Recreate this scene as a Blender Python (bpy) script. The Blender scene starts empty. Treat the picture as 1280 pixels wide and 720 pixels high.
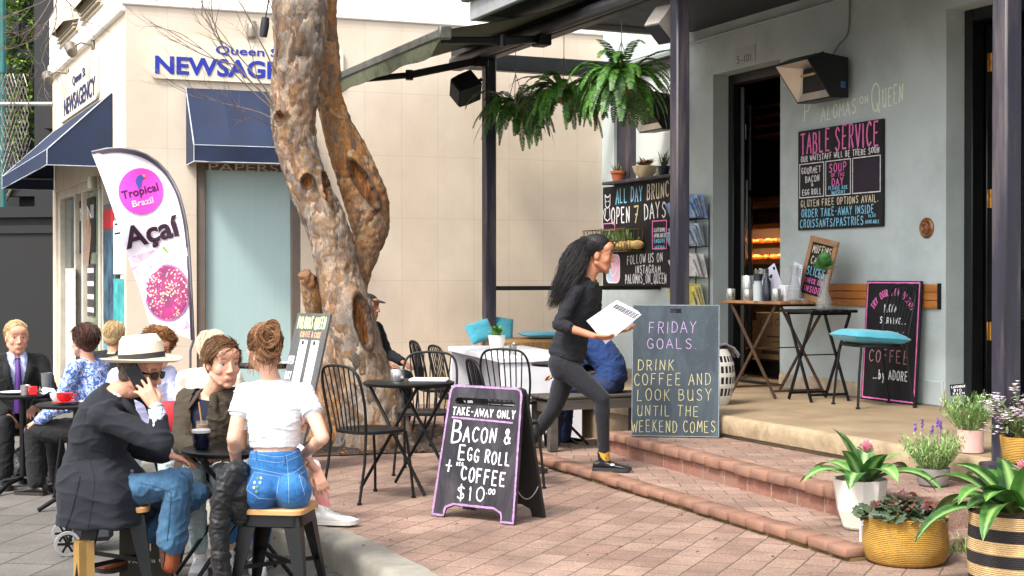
import bpy,bmesh,math,random
import numpy as np
from mathutils import Vector,Matrix,noise as mnoise
R=math.radians
sc=bpy.context.scene
COL=sc.collection
random.seed(7)
# camera
FPX,CH,HOR=1800.0,1.45,345.0
cam_d=bpy.data.cameras.new('camera');cam=bpy.data.objects.new('camera',cam_d);COL.objects.link(cam)
cam_d.sensor_width=36.0;cam_d.lens=36.0*FPX/1280.0
cam_d.clip_end=500.0;cam_d.clip_start=0.1
cam.location=(0,0,CH);cam.rotation_euler=(R(90)+math.atan((HOR-360.0)/FPX),0,0)
sc.camera=cam
# world, sun, exposure
SUN_EL,SUN_AZ=52.0,-140.0
w=bpy.data.worlds.new('World');sc.world=w;w.use_nodes=True
nt=w.node_tree;nt.nodes.clear()
sky=nt.nodes.new('ShaderNodeTexSky');sky.sky_type='NISHITA';sky.sun_disc=False
sky.sun_elevation=R(SUN_EL);sky.sun_rotation=R(SUN_AZ);sky.air_density=1.0;sky.dust_density=3.0;sky.ozone_density=1.0
hs=nt.nodes.new('ShaderNodeHueSaturation');hs.inputs['Saturation'].default_value=0.30
bg=nt.nodes.new('ShaderNodeBackground');bg.inputs['Strength'].default_value=0.15
wo=nt.nodes.new('ShaderNodeOutputWorld')
nt.links.new(sky.outputs[0],hs.inputs['Color']);nt.links.new(hs.outputs[0],bg.inputs[0]);nt.links.new(bg.outputs[0],wo.inputs[0])
sun_d=bpy.data.lights.new('sun','SUN');sun_d.energy=1.4;sun_d.angle=R(10);sun_d.color=(1.0,0.94,0.86)
sun=bpy.data.objects.new('sun',sun_d);COL.objects.link(sun)
_d=Vector((math.sin(R(SUN_AZ))*math.cos(R(SUN_EL)),math.cos(R(SUN_AZ))*math.cos(R(SUN_EL)),math.sin(R(SUN_EL))))
sun.rotation_euler=_d.to_track_quat('Z','Y').to_euler()
sun.location=(0,0,30)
sc.view_settings.view_transform='Standard';sc.view_settings.look='None'
sc.view_settings.gamma=1.0;sc.view_settings.use_curve_mapping=False
sc.view_settings.exposure=1.55
try:
 sc.cycles.max_bounces=6;sc.cycles.diffuse_bounces=4;sc.cycles.transparent_max_bounces=12
except Exception:pass
# geometry of the place
_pt=math.atan((HOR-360.0)/FPX)
def ray(px,py):
 """unit-depth direction (y = 1) through a photo pixel"""
 v=Vector(((px-640.0)/FPX,1.0,(360.0-py)/FPX))
 c,s=math.cos(_pt),math.sin(_pt)
 v=Vector((v.x,v.y*c-v.z*s,v.y*s+v.z*c))
 return v/v.y
def P(px,py,d):
 """the point seen at a pixel, d metres in front of the camera"""
 return Vector((0,0,CH))+ray(px,py)*d
def G(px,py,z=0.0):
 """the point seen at a pixel on the level z"""
 r=ray(px,py); return Vector((0,0,CH))+r*((z-CH)/r.z)
ZR=-0.14
TC=R(-66)
E0=Vector((1.58,10.9,0));CU=Vector((math.cos(TC),math.sin(TC),0));CN=Vector((-math.sin(TC),math.cos(TC),0))
def C(u,n,z=0.0):return E0+CU*u+CN*n+Vector((0,0,z))
WN=2.05
ZV=0.39
def onplane(px,py,o,nrm):
 r=ray(px,py);c=Vector((0,0,CH)); return c+r*((o-c).dot(nrm)/r.dot(nrm))
def CW(px,py,n=WN):
 """pixel -> (u, z) on the plane parallel to the cafe wall"""
 p=onplane(px,py,C(0,n),CN); return ((p-E0).dot(CU),p.z)
TN=R(21);N0=Vector((-4.05,15.12,0));NX=Vector((math.cos(TN),math.sin(TN),0));NY=Vector((-math.sin(TN),math.cos(TN),0))
def N(x,y,z=0.0):return N0+NX*x+NY*y+Vector((0,0,z))
def NW(px,py,y=0.0):
 p=onplane(px,py,N(0,y),NY); return ((p-N0).dot(NX),p.z)
TL=R(-65);LX=Vector((math.cos(TL),math.sin(TL),0));LY=Vector((-math.sin(TL),math.cos(TL),0))
def L(x,y,z=0.0):return N0+LX*x+LY*y+Vector((0,0,z))
def LW(px,py,y=0.0):
 p=onplane(px,py,L(0,y),LY); return ((p-N0).dot(LX),p.z)
def frame(o,ang):return Matrix.Translation(o)@Matrix.Rotation(ang,4,'Z')
MC=frame(E0,TC);MN=frame(N0,TN);ML=frame(N0,TL)
# mesh builder
class MB:
 def __init__(self,m=None):
  self.v=[];self.f=[];self.mi=[];self.cur=0;self.m=m or Matrix.Identity(4)
 def add(self,vs,fs,m=None):
  b=len(self.v);mm=self.m@m if m is not None else self.m
  self.v+=[mm@Vector(p) for p in vs]
  self.f+=[tuple(i+b for i in q) for q in fs];self.mi+=[self.cur]*len(fs)
  return self
 def box(self,lo,hi,bev=0.0,m=None):
  x0,y0,z0=lo;x1,y1,z1=hi
  x0,x1=min(x0,x1),max(x0,x1);y0,y1=min(y0,y1),max(y0,y1);z0,z1=min(z0,z1),max(z0,z1)
  if bev<=0:
   vs=[(x,y,z) for x in (x0,x1) for y in (y0,y1) for z in (z0,z1)]
   fs=[(0,1,3,2),(4,6,7,5),(0,4,5,1),(2,3,7,6),(0,2,6,4),(1,5,7,3)]
   return self.add(vs,fs,m)
  b=min(bev,(x1-x0)*.45,(y1-y0)*.45,(z1-z0)*.45)
  vs=[];idx={}
  for sx in (0,1):
   for sy in (0,1):
    for sz in (0,1):
     p=((x0,x1)[sx],(y0,y1)[sy],(z0,z1)[sz]);s=(1-2*sx,1-2*sy,1-2*sz)
     for a in range(3):
      q=[p[k]+(0 if k==a else b*s[k]) for k in range(3)]
      idx[(sx,sy,sz,a)]=len(vs);vs.append(q)
  fs=[]
  for a in range(3):
   o=[k for k in range(3) if k!=a]
   for s in (0,1):
    q=[]
    for (i,j) in ((0,0),(1,0),(1,1),(0,1)):
     t=[0,0,0];t[a]=s;t[o[0]]=i;t[o[1]]=j;q.append(idx[tuple(t)+(a,)])
    fs.append(tuple(q))
  for a in range(3):
   o=[k for k in range(3) if k!=a]
   for i in (0,1):
    for j in (0,1):
     t0=[0,0,0];t1=[0,0,0]
     for t,e in ((t0,0),(t1,1)):t[a]=e;t[o[0]]=i;t[o[1]]=j
     fs.append((idx[tuple(t0)+(o[0],)],idx[tuple(t1)+(o[0],)],idx[tuple(t1)+(o[1],)],idx[tuple(t0)+(o[1],)]))
  for sx in (0,1):
   for sy in (0,1):
    for sz in (0,1):fs.append(tuple(idx[(sx,sy,sz,a)] for a in range(3)))
  return self.add(vs,fs,m)
 def bar(self,a,b,w,h=None,up=(0,0,1),bev=0.0):
  """rectangular bar from a to b"""
  a=Vector(a);b=Vector(b);h=h or w;d=(b-a);ln=d.length
  if ln<1e-6:return self
  y=d/ln;upv=Vector(up)
  if abs(y.dot(upv))>.98:upv=Vector((1,0,0))
  x=y.cross(upv).normalized();z=x.cross(y)
  mm=Matrix((x,y,z)).transposed().to_4x4();mm.translation=a
  return self.box((-w/2,0,-h/2),(w/2,ln,h/2),bev,mm)
 def tube(self,pts,r,seg=8,cap=True,closed=False,flat=1.0,m=None):
  pts=[Vector(p) for p in pts];n=len(pts)
  rs=[r]*n if not hasattr(r,'__len__') else list(r)
  vs=[];fs=[];prev=None
  for i,p in enumerate(pts):
   if closed:t=pts[(i+1)%n]-pts[i-1]
   else:t=pts[min(i+1,n-1)]-pts[max(i-1,0)]
   if t.length<1e-9:t=Vector((0,0,1))
   t.normalize()
   if prev is None:
    a=Vector((0,0,1)) if abs(t.z)<.9 else Vector((1,0,0))
    x=t.cross(a).normalized()
   else:
    x=(prev-t*prev.dot(t))
    x=x.normalized() if x.length>1e-6 else t.orthogonal().normalized()
   prev=x;y=t.cross(x)
   for k in range(seg):
    q=2*math.pi*k/seg
    vs.append(p+x*(math.cos(q)*rs[i])+y*(math.sin(q)*rs[i]*flat))
  m_=n if closed else n-1
  for i in range(m_):
   j=(i+1)%n
   for k in range(seg):fs.append((i*seg+k,i*seg+(k+1)%seg,j*seg+(k+1)%seg,j*seg+k))
  if cap and not closed:
   fs.append(tuple(range(seg))[::-1]);fs.append(tuple((n-1)*seg+k for k in range(seg)))
  return self.add(vs,fs,m)
 def lathe(self,prof,seg=24,m=None,cap=True):
  """profile of (radius, z) turned about z"""
  vs=[];fs=[];n=len(prof)
  for (r,z) in prof:
   for k in range(seg):
    q=2*math.pi*k/seg;vs.append((r*math.cos(q),r*math.sin(q),z))
  for i in range(n-1):
   for k in range(seg):fs.append((i*seg+k,i*seg+(k+1)%seg,(i+1)*seg+(k+1)%seg,(i+1)*seg+k))
  if cap:
   if prof[0][0]>1e-5:fs.append(tuple(range(seg))[::-1])
   if prof[-1][0]>1e-5:fs.append(tuple((n-1)*seg+k for k in range(seg)))
  return self.add(vs,fs,m)
 def loft(self,rings,cap=True,m=None):
  n=len(rings[0]);vs=[p for r in rings for p in r];fs=[]
  for i in range(len(rings)-1):
   for k in range(n):fs.append((i*n+k,i*n+(k+1)%n,(i+1)*n+(k+1)%n,(i+1)*n+k))
  if cap:fs.append(tuple(range(n))[::-1]);fs.append(tuple((len(rings)-1)*n+k for k in range(n)))
  return self.add(vs,fs,m)
 def prism(self,poly,d0,d1,plane='xz',m=None):
  """closed outline given in 2-D, extruded between d0 and d1"""
  def q(p,d):return (p[0],d,p[1]) if plane=='xz' else ((p[0],p[1],d) if plane=='xy' else (d,p[0],p[1]))
  n=len(poly);vs=[q(p,d0) for p in poly]+[q(p,d1) for p in poly]
  fs=[tuple(range(n)),tuple(range(n,2*n))[::-1]]+[(i,(i+1)%n,n+(i+1)%n,n+i) for i in range(n)]
  return self.add(vs,fs,m)
 def ball(self,c,r,seg=16,m=None,sq=(1,1,1)):
  n=max(6,seg//2);prof=[(math.sin(math.pi*i/n)*r,-math.cos(math.pi*i/n)*r) for i in range(n+1)]
  prof[0]=(1e-4,-r);prof[-1]=(1e-4,r)
  mm=Matrix.Translation(Vector(c))@Matrix.Diagonal((sq[0],sq[1],sq[2],1))
  return self.lathe(prof,seg,(m@mm) if m is not None else mm)
 def sheet(self,fn,nu,nv,m=None):
  vs=[fn(i/nu,j/nv) for j in range(nv+1) for i in range(nu+1)]
  fs=[(j*(nu+1)+i,j*(nu+1)+i+1,(j+1)*(nu+1)+i+1,(j+1)*(nu+1)+i) for j in range(nv) for i in range(nu)]
  return self.add(vs,fs,m)
 def build(self,name,mats,parent=None,smooth=None,recalc=True):
  """link as ONE mesh object; builder coordinates are world coordinates, moved into the parent's space"""
  me=bpy.data.meshes.new(name);me.from_pydata([tuple(p) for p in self.v],[],self.f)
  if not isinstance(mats,(list,tuple)):mats=[mats]
  for q in mats:me.materials.append(q)
  if len(mats)>1:me.polygons.foreach_set('material_index',self.mi)
  if recalc:
   bm=bmesh.new();bm.from_mesh(me);bmesh.ops.recalc_face_normals(bm,faces=bm.faces);bm.to_mesh(me);bm.free()
  if smooth is not None:
   me.polygons.foreach_set('use_smooth',[True]*len(me.polygons))
   if smooth<179:me.set_sharp_from_angle(angle=R(smooth))
  o=bpy.data.objects.new(name,me);COL.objects.link(o)
  if parent is not None:adopt(o,parent)
  return o
def wmat(o):
 m=o.matrix_basis.copy()
 if o.parent:m=wmat(o.parent)@m
 return m
def adopt(o,parent):
 """o's mesh is in world coordinates: move it into the parent's space and parent it"""
 o.data.transform(wmat(parent).inverted());o.parent=parent
 return o
def root(name,label,cat,loc,rz=0.0,group=None):
 o=bpy.data.objects.new(name,None);COL.objects.link(o);o.empty_display_size=.1
 o.location=loc;o.rotation_euler=(0,0,rz)
 o['label']=label;o['category']=cat
 if group:o['group']=group
 return o
def tag(o,label,cat,group=None,base=None):
 o['label']=label;o['category']=cat
 if group:o['group']=group
 if base is not None:
  o.data.transform(Matrix.Translation(-Vector(base)));o.location=base
 return o
def struct(o):o['kind']='structure'; return o
def kids(o):return [c for c in bpy.data.objects if c.parent==o]
def dup(o,loc=None,rz=None,label=None,parent=None,scale=None):
 c=o.copy();COL.objects.link(c)
 if parent is not None:c.parent=parent
 if loc is not None:c.location=loc
 if rz is not None:c.rotation_euler=(0,0,rz)
 if scale is not None:c.scale=(scale,)*3
 if label:c['label']=label
 for ch in kids(o):
  dup(ch,parent=c)
 return c
 # materials
def newmat(name):
 m=bpy.data.materials.new(name);m.use_nodes=True ;t=m.node_tree
 return m,t,t.nodes['Principled BSDF']
def nd(t,typ,**kw):
 n=t.nodes.new(typ)
 for k,v in kw.items():
  if k in n.inputs:n.inputs[k].default_value=v
  else:setattr(n,k,v)
 return n
def lk(t,a,b):t.links.new(a,b)
def ramp(t,fac,stops,interp='LINEAR'):
 r=t.nodes.new('ShaderNodeValToRGB');r.color_ramp.interpolation=interp
 e=r.color_ramp.elements
 while len(e)<len(stops):e.new(.5)
 for i,(p,c) in enumerate(stops):e[i].position=p;e[i].color=(c[0],c[1],c[2],1)
 lk(t,fac,r.inputs[0]); return r.outputs[0]
def mixc(t,fac,a,b,mode='MIX'):
 n=t.nodes.new('ShaderNodeMix');n.data_type='RGBA';n.blend_type=mode
 for sock,v in ((n.inputs[0],fac),(n.inputs[6],a),(n.inputs[7],b)):
  if isinstance(v,(int,float)):sock.default_value=v
  elif isinstance(v,tuple):sock.default_value=(v[0],v[1],v[2],1)
  else:lk(t,v,sock)
 return n.outputs[2]
def hexc(h):
 h=h.lstrip('#');q=[int(h[i:i+2],16)/255 for i in (0,2,4)]
 return tuple(c/12.92 if c<=.04045 else ((c+.055)/1.055)**2.4 for c in q)
def coords(t,scale=None,kind='Object'):
 tc=t.nodes.new('ShaderNodeTexCoord');o=tc.outputs[kind]
 if scale is not None:
  mp=t.nodes.new('ShaderNodeMapping');mp.inputs['Scale'].default_value=scale if hasattr(scale,'__len__') else (scale,)*3
  lk(t,o,mp.inputs[0]);o=mp.outputs[0]
 return o
def noise(t,vec,scale,detail=4,rough=.55,dist=0.0):
 n=nd(t,'ShaderNodeTexNoise');n.inputs['Scale'].default_value=scale;n.inputs['Detail'].default_value=detail
 n.inputs['Roughness'].default_value=rough;n.inputs['Distortion'].default_value=dist;lk(t,vec,n.inputs['Vector'])
 return n.outputs['Fac']
def bump(t,b,h,strength=.3,dist=.01,prev=None):
 n=nd(t,'ShaderNodeBump');n.inputs['Strength'].default_value=strength;n.inputs['Distance'].default_value=dist
 lk(t,h,n.inputs['Height'])
 if prev is not None:lk(t,prev,n.inputs['Normal'])
 lk(t,n.outputs[0],b.inputs['Normal']); return n.outputs[0]
MATS={}
def M(name,col=(.5,.5,.5),rough=.6,metal=0.0,var=.18,scale=6,bmp=.12,bscale=90,stretch=None,spec=None,dirt=None,dscale=2.5,damt=.5,sheen=0):
 if name in MATS:return MATS[name]
 if isinstance(col,str):col=hexc(col)
 m,t,b=newmat(name);v=coords(t,stretch)
 f=noise(t,v,scale,5)
 lo=tuple(c*(1-var) for c in col);hi=tuple(min(1,c*(1+var)) for c in col)
 c=ramp(t,f,[(.3,lo),(.7,hi)])
 if dirt:
  g=ramp(t,noise(t,v,dscale,7,.68),[(.48,(0,0,0)),(.7,(damt,)*3)])
  c=mixc(t,g,c,tuple(dirt))
 lk(t,c,b.inputs['Base Color'])
 b.inputs['Metallic'].default_value=metal
 rr=nd(t,'ShaderNodeMapRange');rr.inputs[3].default_value=max(.03,rough-.08);rr.inputs[4].default_value=min(1,rough+.08)
 lk(t,f,rr.inputs[0]);lk(t,rr.outputs[0],b.inputs['Roughness'])
 if spec is not None:b.inputs['Specular IOR Level'].default_value=spec
 if sheen:b.inputs['Sheen Weight'].default_value=sheen
 if bmp:bump(t,b,noise(t,v,bscale,3),bmp,.004)
 MATS[name]=m; return m
def glass(name,col,rough=.05,alpha=.25,trans=0.0):
 if name in MATS:return MATS[name]
 m,t,b=newmat(name);b.inputs['Base Color'].default_value=(*col,1);b.inputs['Roughness'].default_value=rough
 b.inputs['Alpha'].default_value=alpha;b.inputs['Transmission Weight'].default_value=trans;b.inputs['IOR'].default_value=1.45
 MATS[name]=m; return m
 # setting materials
def brickmat(name,c1,c2,mortar,bw,bh,off=.5,rot=0.0,msize=.006,var=.25,bmp=.5,rough=.85,plane='xy',stain=None,bias=0.0,stamt=.6,grit=.25):
 m,t,b=newmat(name)
 tc=t.nodes.new('ShaderNodeTexCoord');v=tc.outputs['Object']
 if plane=='xz':
  s=t.nodes.new('ShaderNodeSeparateXYZ');lk(t,v,s.inputs[0]);c=t.nodes.new('ShaderNodeCombineXYZ')
  lk(t,s.outputs[0],c.inputs[0]);lk(t,s.outputs[2],c.inputs[1]);v2=c.outputs[0]
 else:
  mp=t.nodes.new('ShaderNodeMapping');mp.inputs['Rotation'].default_value=(0,0,rot);lk(t,v,mp.inputs[0]);v2=mp.outputs[0]
 wn=nd(t,'ShaderNodeTexNoise');wn.inputs['Scale'].default_value=9;lk(t,v2,wn.inputs['Vector'])
 ws=nd(t,'ShaderNodeVectorMath',operation='SCALE');ws.inputs['Scale'].default_value=.012 if off else .0;lk(t,wn.outputs['Color'],ws.inputs[0])
 wa=nd(t,'ShaderNodeVectorMath',operation='ADD');lk(t,v2,wa.inputs[0]);lk(t,ws.outputs[0],wa.inputs[1])
 br=t.nodes.new('ShaderNodeTexBrick');br.offset=off;br.squash=1
 br.inputs['Scale'].default_value=1;br.inputs['Mortar Size'].default_value=msize;br.inputs['Mortar Smooth'].default_value=.35
 br.inputs['Brick Width'].default_value=bw;br.inputs['Row Height'].default_value=bh;br.inputs['Bias'].default_value=bias
 for k,c in (('Color1',c1),('Color2',c2),('Mortar',mortar)):br.inputs[k].default_value=(*hexc(c),1)
 lk(t,wa.outputs[0],br.inputs['Vector'])
 n1=noise(t,v,2.2,6,.65);n2=noise(t,v,70,4,.7)
 c=mixc(t,1.0,br.outputs['Color'],ramp(t,n1,[(.3,(1-var,)*3),(.7,(1+var*.4,)*3)]),'MULTIPLY')
 c=mixc(t,1.0,c,ramp(t,n2,[(.3,(1-grit,1-grit,1-grit)),(.7,(1+grit*.6,1+grit*.6,1+grit*.6))]),'MULTIPLY')
 if stain:
  g=ramp(t,noise(t,v,1.3,8,.7),[(.5,(0,0,0)),(.68,(stamt,)*3)])
  c=mixc(t,g,c,hexc(stain))
 if plane=='xz':
  c=mixc(t,1.0,c,ramp(t,noise(t,coords(t,(1,1,.4)),1.3,6,.6),[(.35,(.93,.92,.90)),(.6,(1.01,1.01,1.01))]),'MULTIPLY')
 else:
  vs_=nd(t,'ShaderNodeTexVoronoi');vs_.inputs['Scale'].default_value=5.5;lk(t,v,vs_.inputs['Vector'])
  c=mixc(t,ramp(t,vs_.outputs['Distance'],[(.06,(.55,)*3),(.10,(0,0,0))]),c,hexc('4b423b'))
  c=mixc(t,1.0,c,ramp(t,noise(t,v,.55,5,.6),[(.35,(.80,.79,.78)),(.62,(1.05,1.05,1.05))]),'MULTIPLY')
 lk(t,c,b.inputs['Base Color']);b.inputs['Roughness'].default_value=rough;b.inputs['Specular IOR Level'].default_value=.3
 iv=nd(t,'ShaderNodeMath',operation='SUBTRACT');iv.inputs[0].default_value=1;lk(t,br.outputs['Fac'],iv.inputs[1])
 p=bump(t,b,iv.outputs[0],bmp,.008)
 bump(t,b,n2,.25,.004,p)
 return m
terr_m=brickmat('terrace_brick','a48a7a','917568','5c5047',.245,.165,rot=-R(90-23),msize=.0045,stain='6c5c51',stamt=.6,grit=.5)
road_m=brickmat('street_paver','77736d','6b6762','413d3a',.60,.30,rot=-R(82),msize=.006,var=.2,stain='625e59',grit=.3,stamt=.45)
clad_m=brickmat('stone_cladding','d6c8b6','d3c3b0','c3b4a2',.43,.70,off=0,plane='xz',msize=.0035,var=.07,bmp=.18,rough=.55,stain='c3b39d',stamt=.4,grit=.05)
cream_m=M('cream_render','dccdb6',.8,var=.06,scale=3,bmp=.15,bscale=60,dirt=hexc('b3a08a'),damt=.35)
white_m=M('white_render','e6e2dc',.8,var=.05,scale=3,bmp=.12,dirt=hexc('c5b9ac'),damt=.3)
grey_m=M('grey_plaster','b3bdbc',.75,var=.06,scale=2.5,bmp=.22,bscale=45,dirt=hexc('99a4a2'),dscale=1.6,damt=.65)
greyd_m=M('grey_plaster_dark','a5afae',.75,var=.05,scale=2.5,bmp=.2,bscale=45)  # slightly darker grey for base course and conduit
post_m=M('worn_post_paint','262430',.5,var=.25,scale=12,bmp=.3,bscale=60,dirt=hexc('6c5f5c'),dscale=7,damt=.55,stretch=(1,1,.12))
black_m=M('black_paint','111214',.45,var=.3,scale=9,bmp=.08)
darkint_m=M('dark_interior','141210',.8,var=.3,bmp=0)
conc_m=M('verandah_concrete','8f7c62',.7,var=.22,scale=1.8,bmp=.2,bscale=120,dirt=hexc('6d5a44'),dscale=1.2,damt=.6)
concedge_m=M('kerb_concrete','888378',.85,var=.18,scale=5,bmp=.5,bscale=70,dirt=hexc('6b665c'),dscale=4,damt=.7)
soffit_m=M('dark_soffit','23242a',.6,var=.2,bmp=.05)
fascia_m=M('grey_fascia','8d9093',.6,var=.15,scale=4,bmp=.15,dirt=hexc('5d5a55'),dscale=5)
# ground
mb=MB();mb.add([(-60,-12,ZR),(60,-12,ZR),(60,110,ZR),(-60,110,ZR)],[(0,1,2,3)])
struct(mb.build('street_paving',road_m))
kin=[(-.02,6.0),(-.36,6.97),(-.80,7.90),(-.93,8.15),(-1.15,8.33),(-1.5,8.62),(-1.85,9.2),(-2.3,10.2),(-3.2,12.5),(-4.25,15.1)]
def offs(pl,d):
 out=[]
 for i,p in enumerate(pl):
  a=Vector(pl[max(i-1,0)]);b=Vector(pl[min(i+1,len(pl)-1)]);t=(b-a).normalized()
  out.append((p[0]-t.y*d,p[1]+t.x*d))
 return out
kin_f=[]
for i in range(len(kin)-1):
 for k in range(6):kin_f.append(tuple(Vector(kin[i]).lerp(Vector(kin[i+1]),k/6)))
kin_f.append(kin[-1])
for _ in range(3):
 kin_f=[kin_f[0]]+[((kin_f[i-1][0]+kin_f[i][0]*2+kin_f[i+1][0])/4,(kin_f[i-1][1]+kin_f[i][1]*2+kin_f[i+1][1])/4) for i in range(1,len(kin_f)-1)]+[kin_f[-1]]
mb=MB();poly=kin_f+[(1.5,18.2),(9,18.2),(9,5.0),(.4,5.0)]
mb.prism(poly,0,-.2,'xy')
struct(mb.build('terrace_paving',terr_m))
kout=offs(kin_f,.20);mb=MB();random.seed(3)
rings=[]
for i,(a,b) in enumerate(zip(kin_f,kout)):
 a=Vector((a[0],a[1],0));b=Vector((b[0],b[1],0));j=random.uniform(-.004,.004)
 rings.append([a+Vector((0,0,-.3)),a+Vector((0,0,.008+j)),a.lerp(b,.5)+Vector((0,0,.008+j)),a.lerp(b,.85)+Vector((0,0,.004+j)),a.lerp(b,.97)+Vector((0,0,-.016)),a.lerp(b,1.0+j)+Vector((0,0,-.05)),a.lerp(b,1.03)+Vector((0,0,-.16)),b+Vector((0,0,-.3))])
mb.loft(rings)
struct(mb.build('kerb',concedge_m,smooth=40))
# steps and verandah floor (cafe frame)
def stepslab(name,u0,u1,n0,n1,ztop,zbot,mat_,ang=0.0):
 pass
nos_m=M('step_nosing_brick','866250',.85,var=.22,scale=7,bmp=.5,bscale=80,dirt=hexc('6f5d52'),dscale=6,damt=.6)
ris_m=brickmat('riser_brick','94685a','835a4a','9a8d7e',.30,.26,plane='xz',off=0,msize=.007,stain='8a7264',grit=.3)
moss_m=M('mossy_mortar','6b5a35',.95,var=.4,scale=14,bmp=.6,bscale=60,dirt=hexc('4a4a1c'),dscale=9,damt=.8)
def steps():
 st=bpy.data.objects.new('steps',None);COL.objects.link(st);st.matrix_basis=MC.copy();struct(st)
 random.seed(11)
 for k,(u0,na,u1,nb,zt,zb,th) in enumerate(((-1.55,-1.17,3.36,-1.345,.075,-.1,.052),(-.67,-.62,3.12,-.86,.235,.06,.062))):
  t=MB(MC);s_ang=math.atan2(nb-na,u1-u0)
  f=MC@Matrix.Translation((u0,na,0))@Matrix.Rotation(s_ang,4,'Z');ln=math.hypot(u1-u0,nb-na)
  t=MB(f);t.box((0,.115,zb),(ln,1.02 if k==0 else .95,zt-.003))
  o=t.build('tread',terr_m,st)
  q=MB(f);x=0.0
  while x<ln-.02:
   wd=min(random.uniform(.19,.225),ln-x)
   q.box((x+.007,-.028+random.uniform(-.006,.006),zt-th+random.uniform(-.006,.004)),(x+wd-.007,.112,zt+random.uniform(-.004,.005)),.0075)
   x+=wd
  q.build('nosing',nos_m,st,smooth=50)
  if k:
   r=MB(f);r.box((.0,.012,.0),(ln-.01,.114,zt-th-.006));r.build('riser',ris_m,st)
  else:
   r=MB(f);r.box((.0,.004,-.1),(ln-.01,.114,zt-th-.004));r.build('riser',moss_m,st)
steps()
mb=MB(MC)
mb.prism([(-6.2,.0),(6,.0),(6,-.2)][:0] or [(0.0,ZV),(2.3,ZV),(2.3,-.1),(0.03,-.1),(.03,ZV-.13),(0.0,ZV-.10),(-.012,ZV-.04),(-.008,ZV-.012)],-6.6,6.0,'yz')
vf=struct(mb.build('verandah_floor',conc_m));vf.data.transform(MC.inverted());vf.matrix_basis=MC.copy()
mb=MB(MC)
def lipfn(a,b):
 u=-6.6+a*12.6;s=b
 nn,zz=[(-.016,ZV-.125),(-.026,ZV-.07),(-.022,ZV-.02),(-.004,ZV+.004),(.05,ZV+.004)][int(round(s*4))]
 k=mnoise.noise(Vector((u*3,s*2,1)))*.008+mnoise.noise(Vector((u*14,s*5,4)))*.004
 return (u,nn+k,zz+min(0,k)*.5)
mb.sheet(lipfn,260,4)
lip=mb.build('verandah_edge',M('worn_edge','9d8a6e',.85,var=.25,scale=9,bmp=.5,bscale=60,dirt=hexc('6f6146'),dscale=5,damt=.7),smooth=60);struct(lip)
# cafe building
cafe=root('cafe_building','grey rendered cafe building with two tall black doorways and a deep verandah','building',E0,TC)
wb=MB(MC)
def wbox(u0,u1,z0,z1,n0=WN,n1=WN+.34):wb.box((u0,n0,z0),(u1,n1,z1))
TOPW=4.6
wbox(-6.6,-4.0,ZV,2.50);wbox(-6.6,-5.56,2.50,TOPW);wbox(-5.56,-4.0,3.85,TOPW)
wbox(-4.0,-3.40,ZV,TOPW);wbox(-3.40,-2.20,3.52,TOPW);wbox(-2.20,.12,ZV,TOPW);wbox(.12,1.35,3.6,TOPW);wbox(1.35,5.0,ZV,TOPW)
o=wb.build('wall',grey_m,cafe)
pl=MB(MC)
def plin(u0,u1):
 n=int((u1-u0)*60)
 def fn(a,b):
  u=u0+a*(u1-u0);h=.13+.035*mnoise.noise(Vector((u*4,0,0)))+.025*mnoise.noise(Vector((u*15,3,0)))
  return (u,WN-(.012 if b<.9 else .001)-.004*mnoise.noise(Vector((u*20,b*6,7))),ZV+.002+b*h)
 pl.sheet(fn,n,4)
for u_ in ((-2.2,.12),(-4.0,-3.4)):
 pl=MB(MC);plin(*u_);pl.build('plinth',M('flaked_plinth','b9a58c',.9,var=.35,scale=10,bmp=.6,bscale=40,dirt=hexc('8c8f8a'),dscale=7,damt=.9),cafe,smooth=60)
s=MB(MC);s.box((-.34,WN-.02,ZV+.002),(.10,WN+.1,ZV+.21),.01);s.build('base_course',greyd_m,cafe,smooth=40)
def doorway(u0,u1,top,leaf):
 f=MB(MC);n0=WN+.18;n1=WN+.30
 f.box((u0+.002,n0,ZV),(u0+.10,n1,top-.002),.006);f.box((u1-.08,n0,ZV),(u1-.002,n1,top-.002),.006)
 f.box((u0+.10,n0,top-.10),(u1-.08,n1,top-.002),.006)
 f.box((u0+.10,n0-.17,ZV+.003),(u1-.002,n1,ZV+.03),.006)
 return f.build('door_frame',black_m,cafe,smooth=40)
doorway(-3.40,-2.20,3.52,0);doorway(.12,1.35,3.6,1)
d=MB(MC);lf=MC@Matrix.Translation((-3.27,WN+.30,0))@Matrix.Rotation(R(140),4,'Z')
d=MB(lf)
for a in ((0,.12),(.62,.74)):d.box((a[0],0,ZV+.03),(a[1],.045,3.40),.006)
for z in ((ZV+.03,ZV+.3),(1.25,1.36),(3.28,3.40),(2.28,2.36)):d.box((.12,.002,z[0]),(.62,.043,z[1]),.006)
dl=d.build('door',M('black_green_paint','0c1110',.35,var=.3,bmp=.06),cafe,smooth=40)
g=MB(lf);g.box((.12,.018,ZV+.3),(.62,.026,3.28));g.build('glazing',glass('dark_glass',(.03,.04,.04),.05,.55),dl)
for z in (1.62,2.86):
 g=MB(lf);g.box((.02,-.014,z),(.12,-.001,z+.16),.004);g.build('lock_plate',M('old_steel','6a6762',.35,.8,bmp=.05),dl,smooth=40)
g=MB(lf);g.box((.14,-.012,1.66),(.185,-.001,2.45),.003);g.build('notice',M('pale_paper','c9ccd6',.7,var=.08,bmp=0),dl)
lf2=MC@Matrix.Translation((.24,WN+.31,0))@Matrix.Rotation(R(72),4,'Z')
d=MB(lf2)
for a in ((0,.11),(.70,.81)):d.box((a[0],0,ZV+.03),(a[1],.045,3.48),.006)
for z in ((ZV+.03,ZV+.7),(1.35,1.5),(3.36,3.48)):d.box((.11,.002,z[0]),(.70,.043,z[1]),.006)
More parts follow.
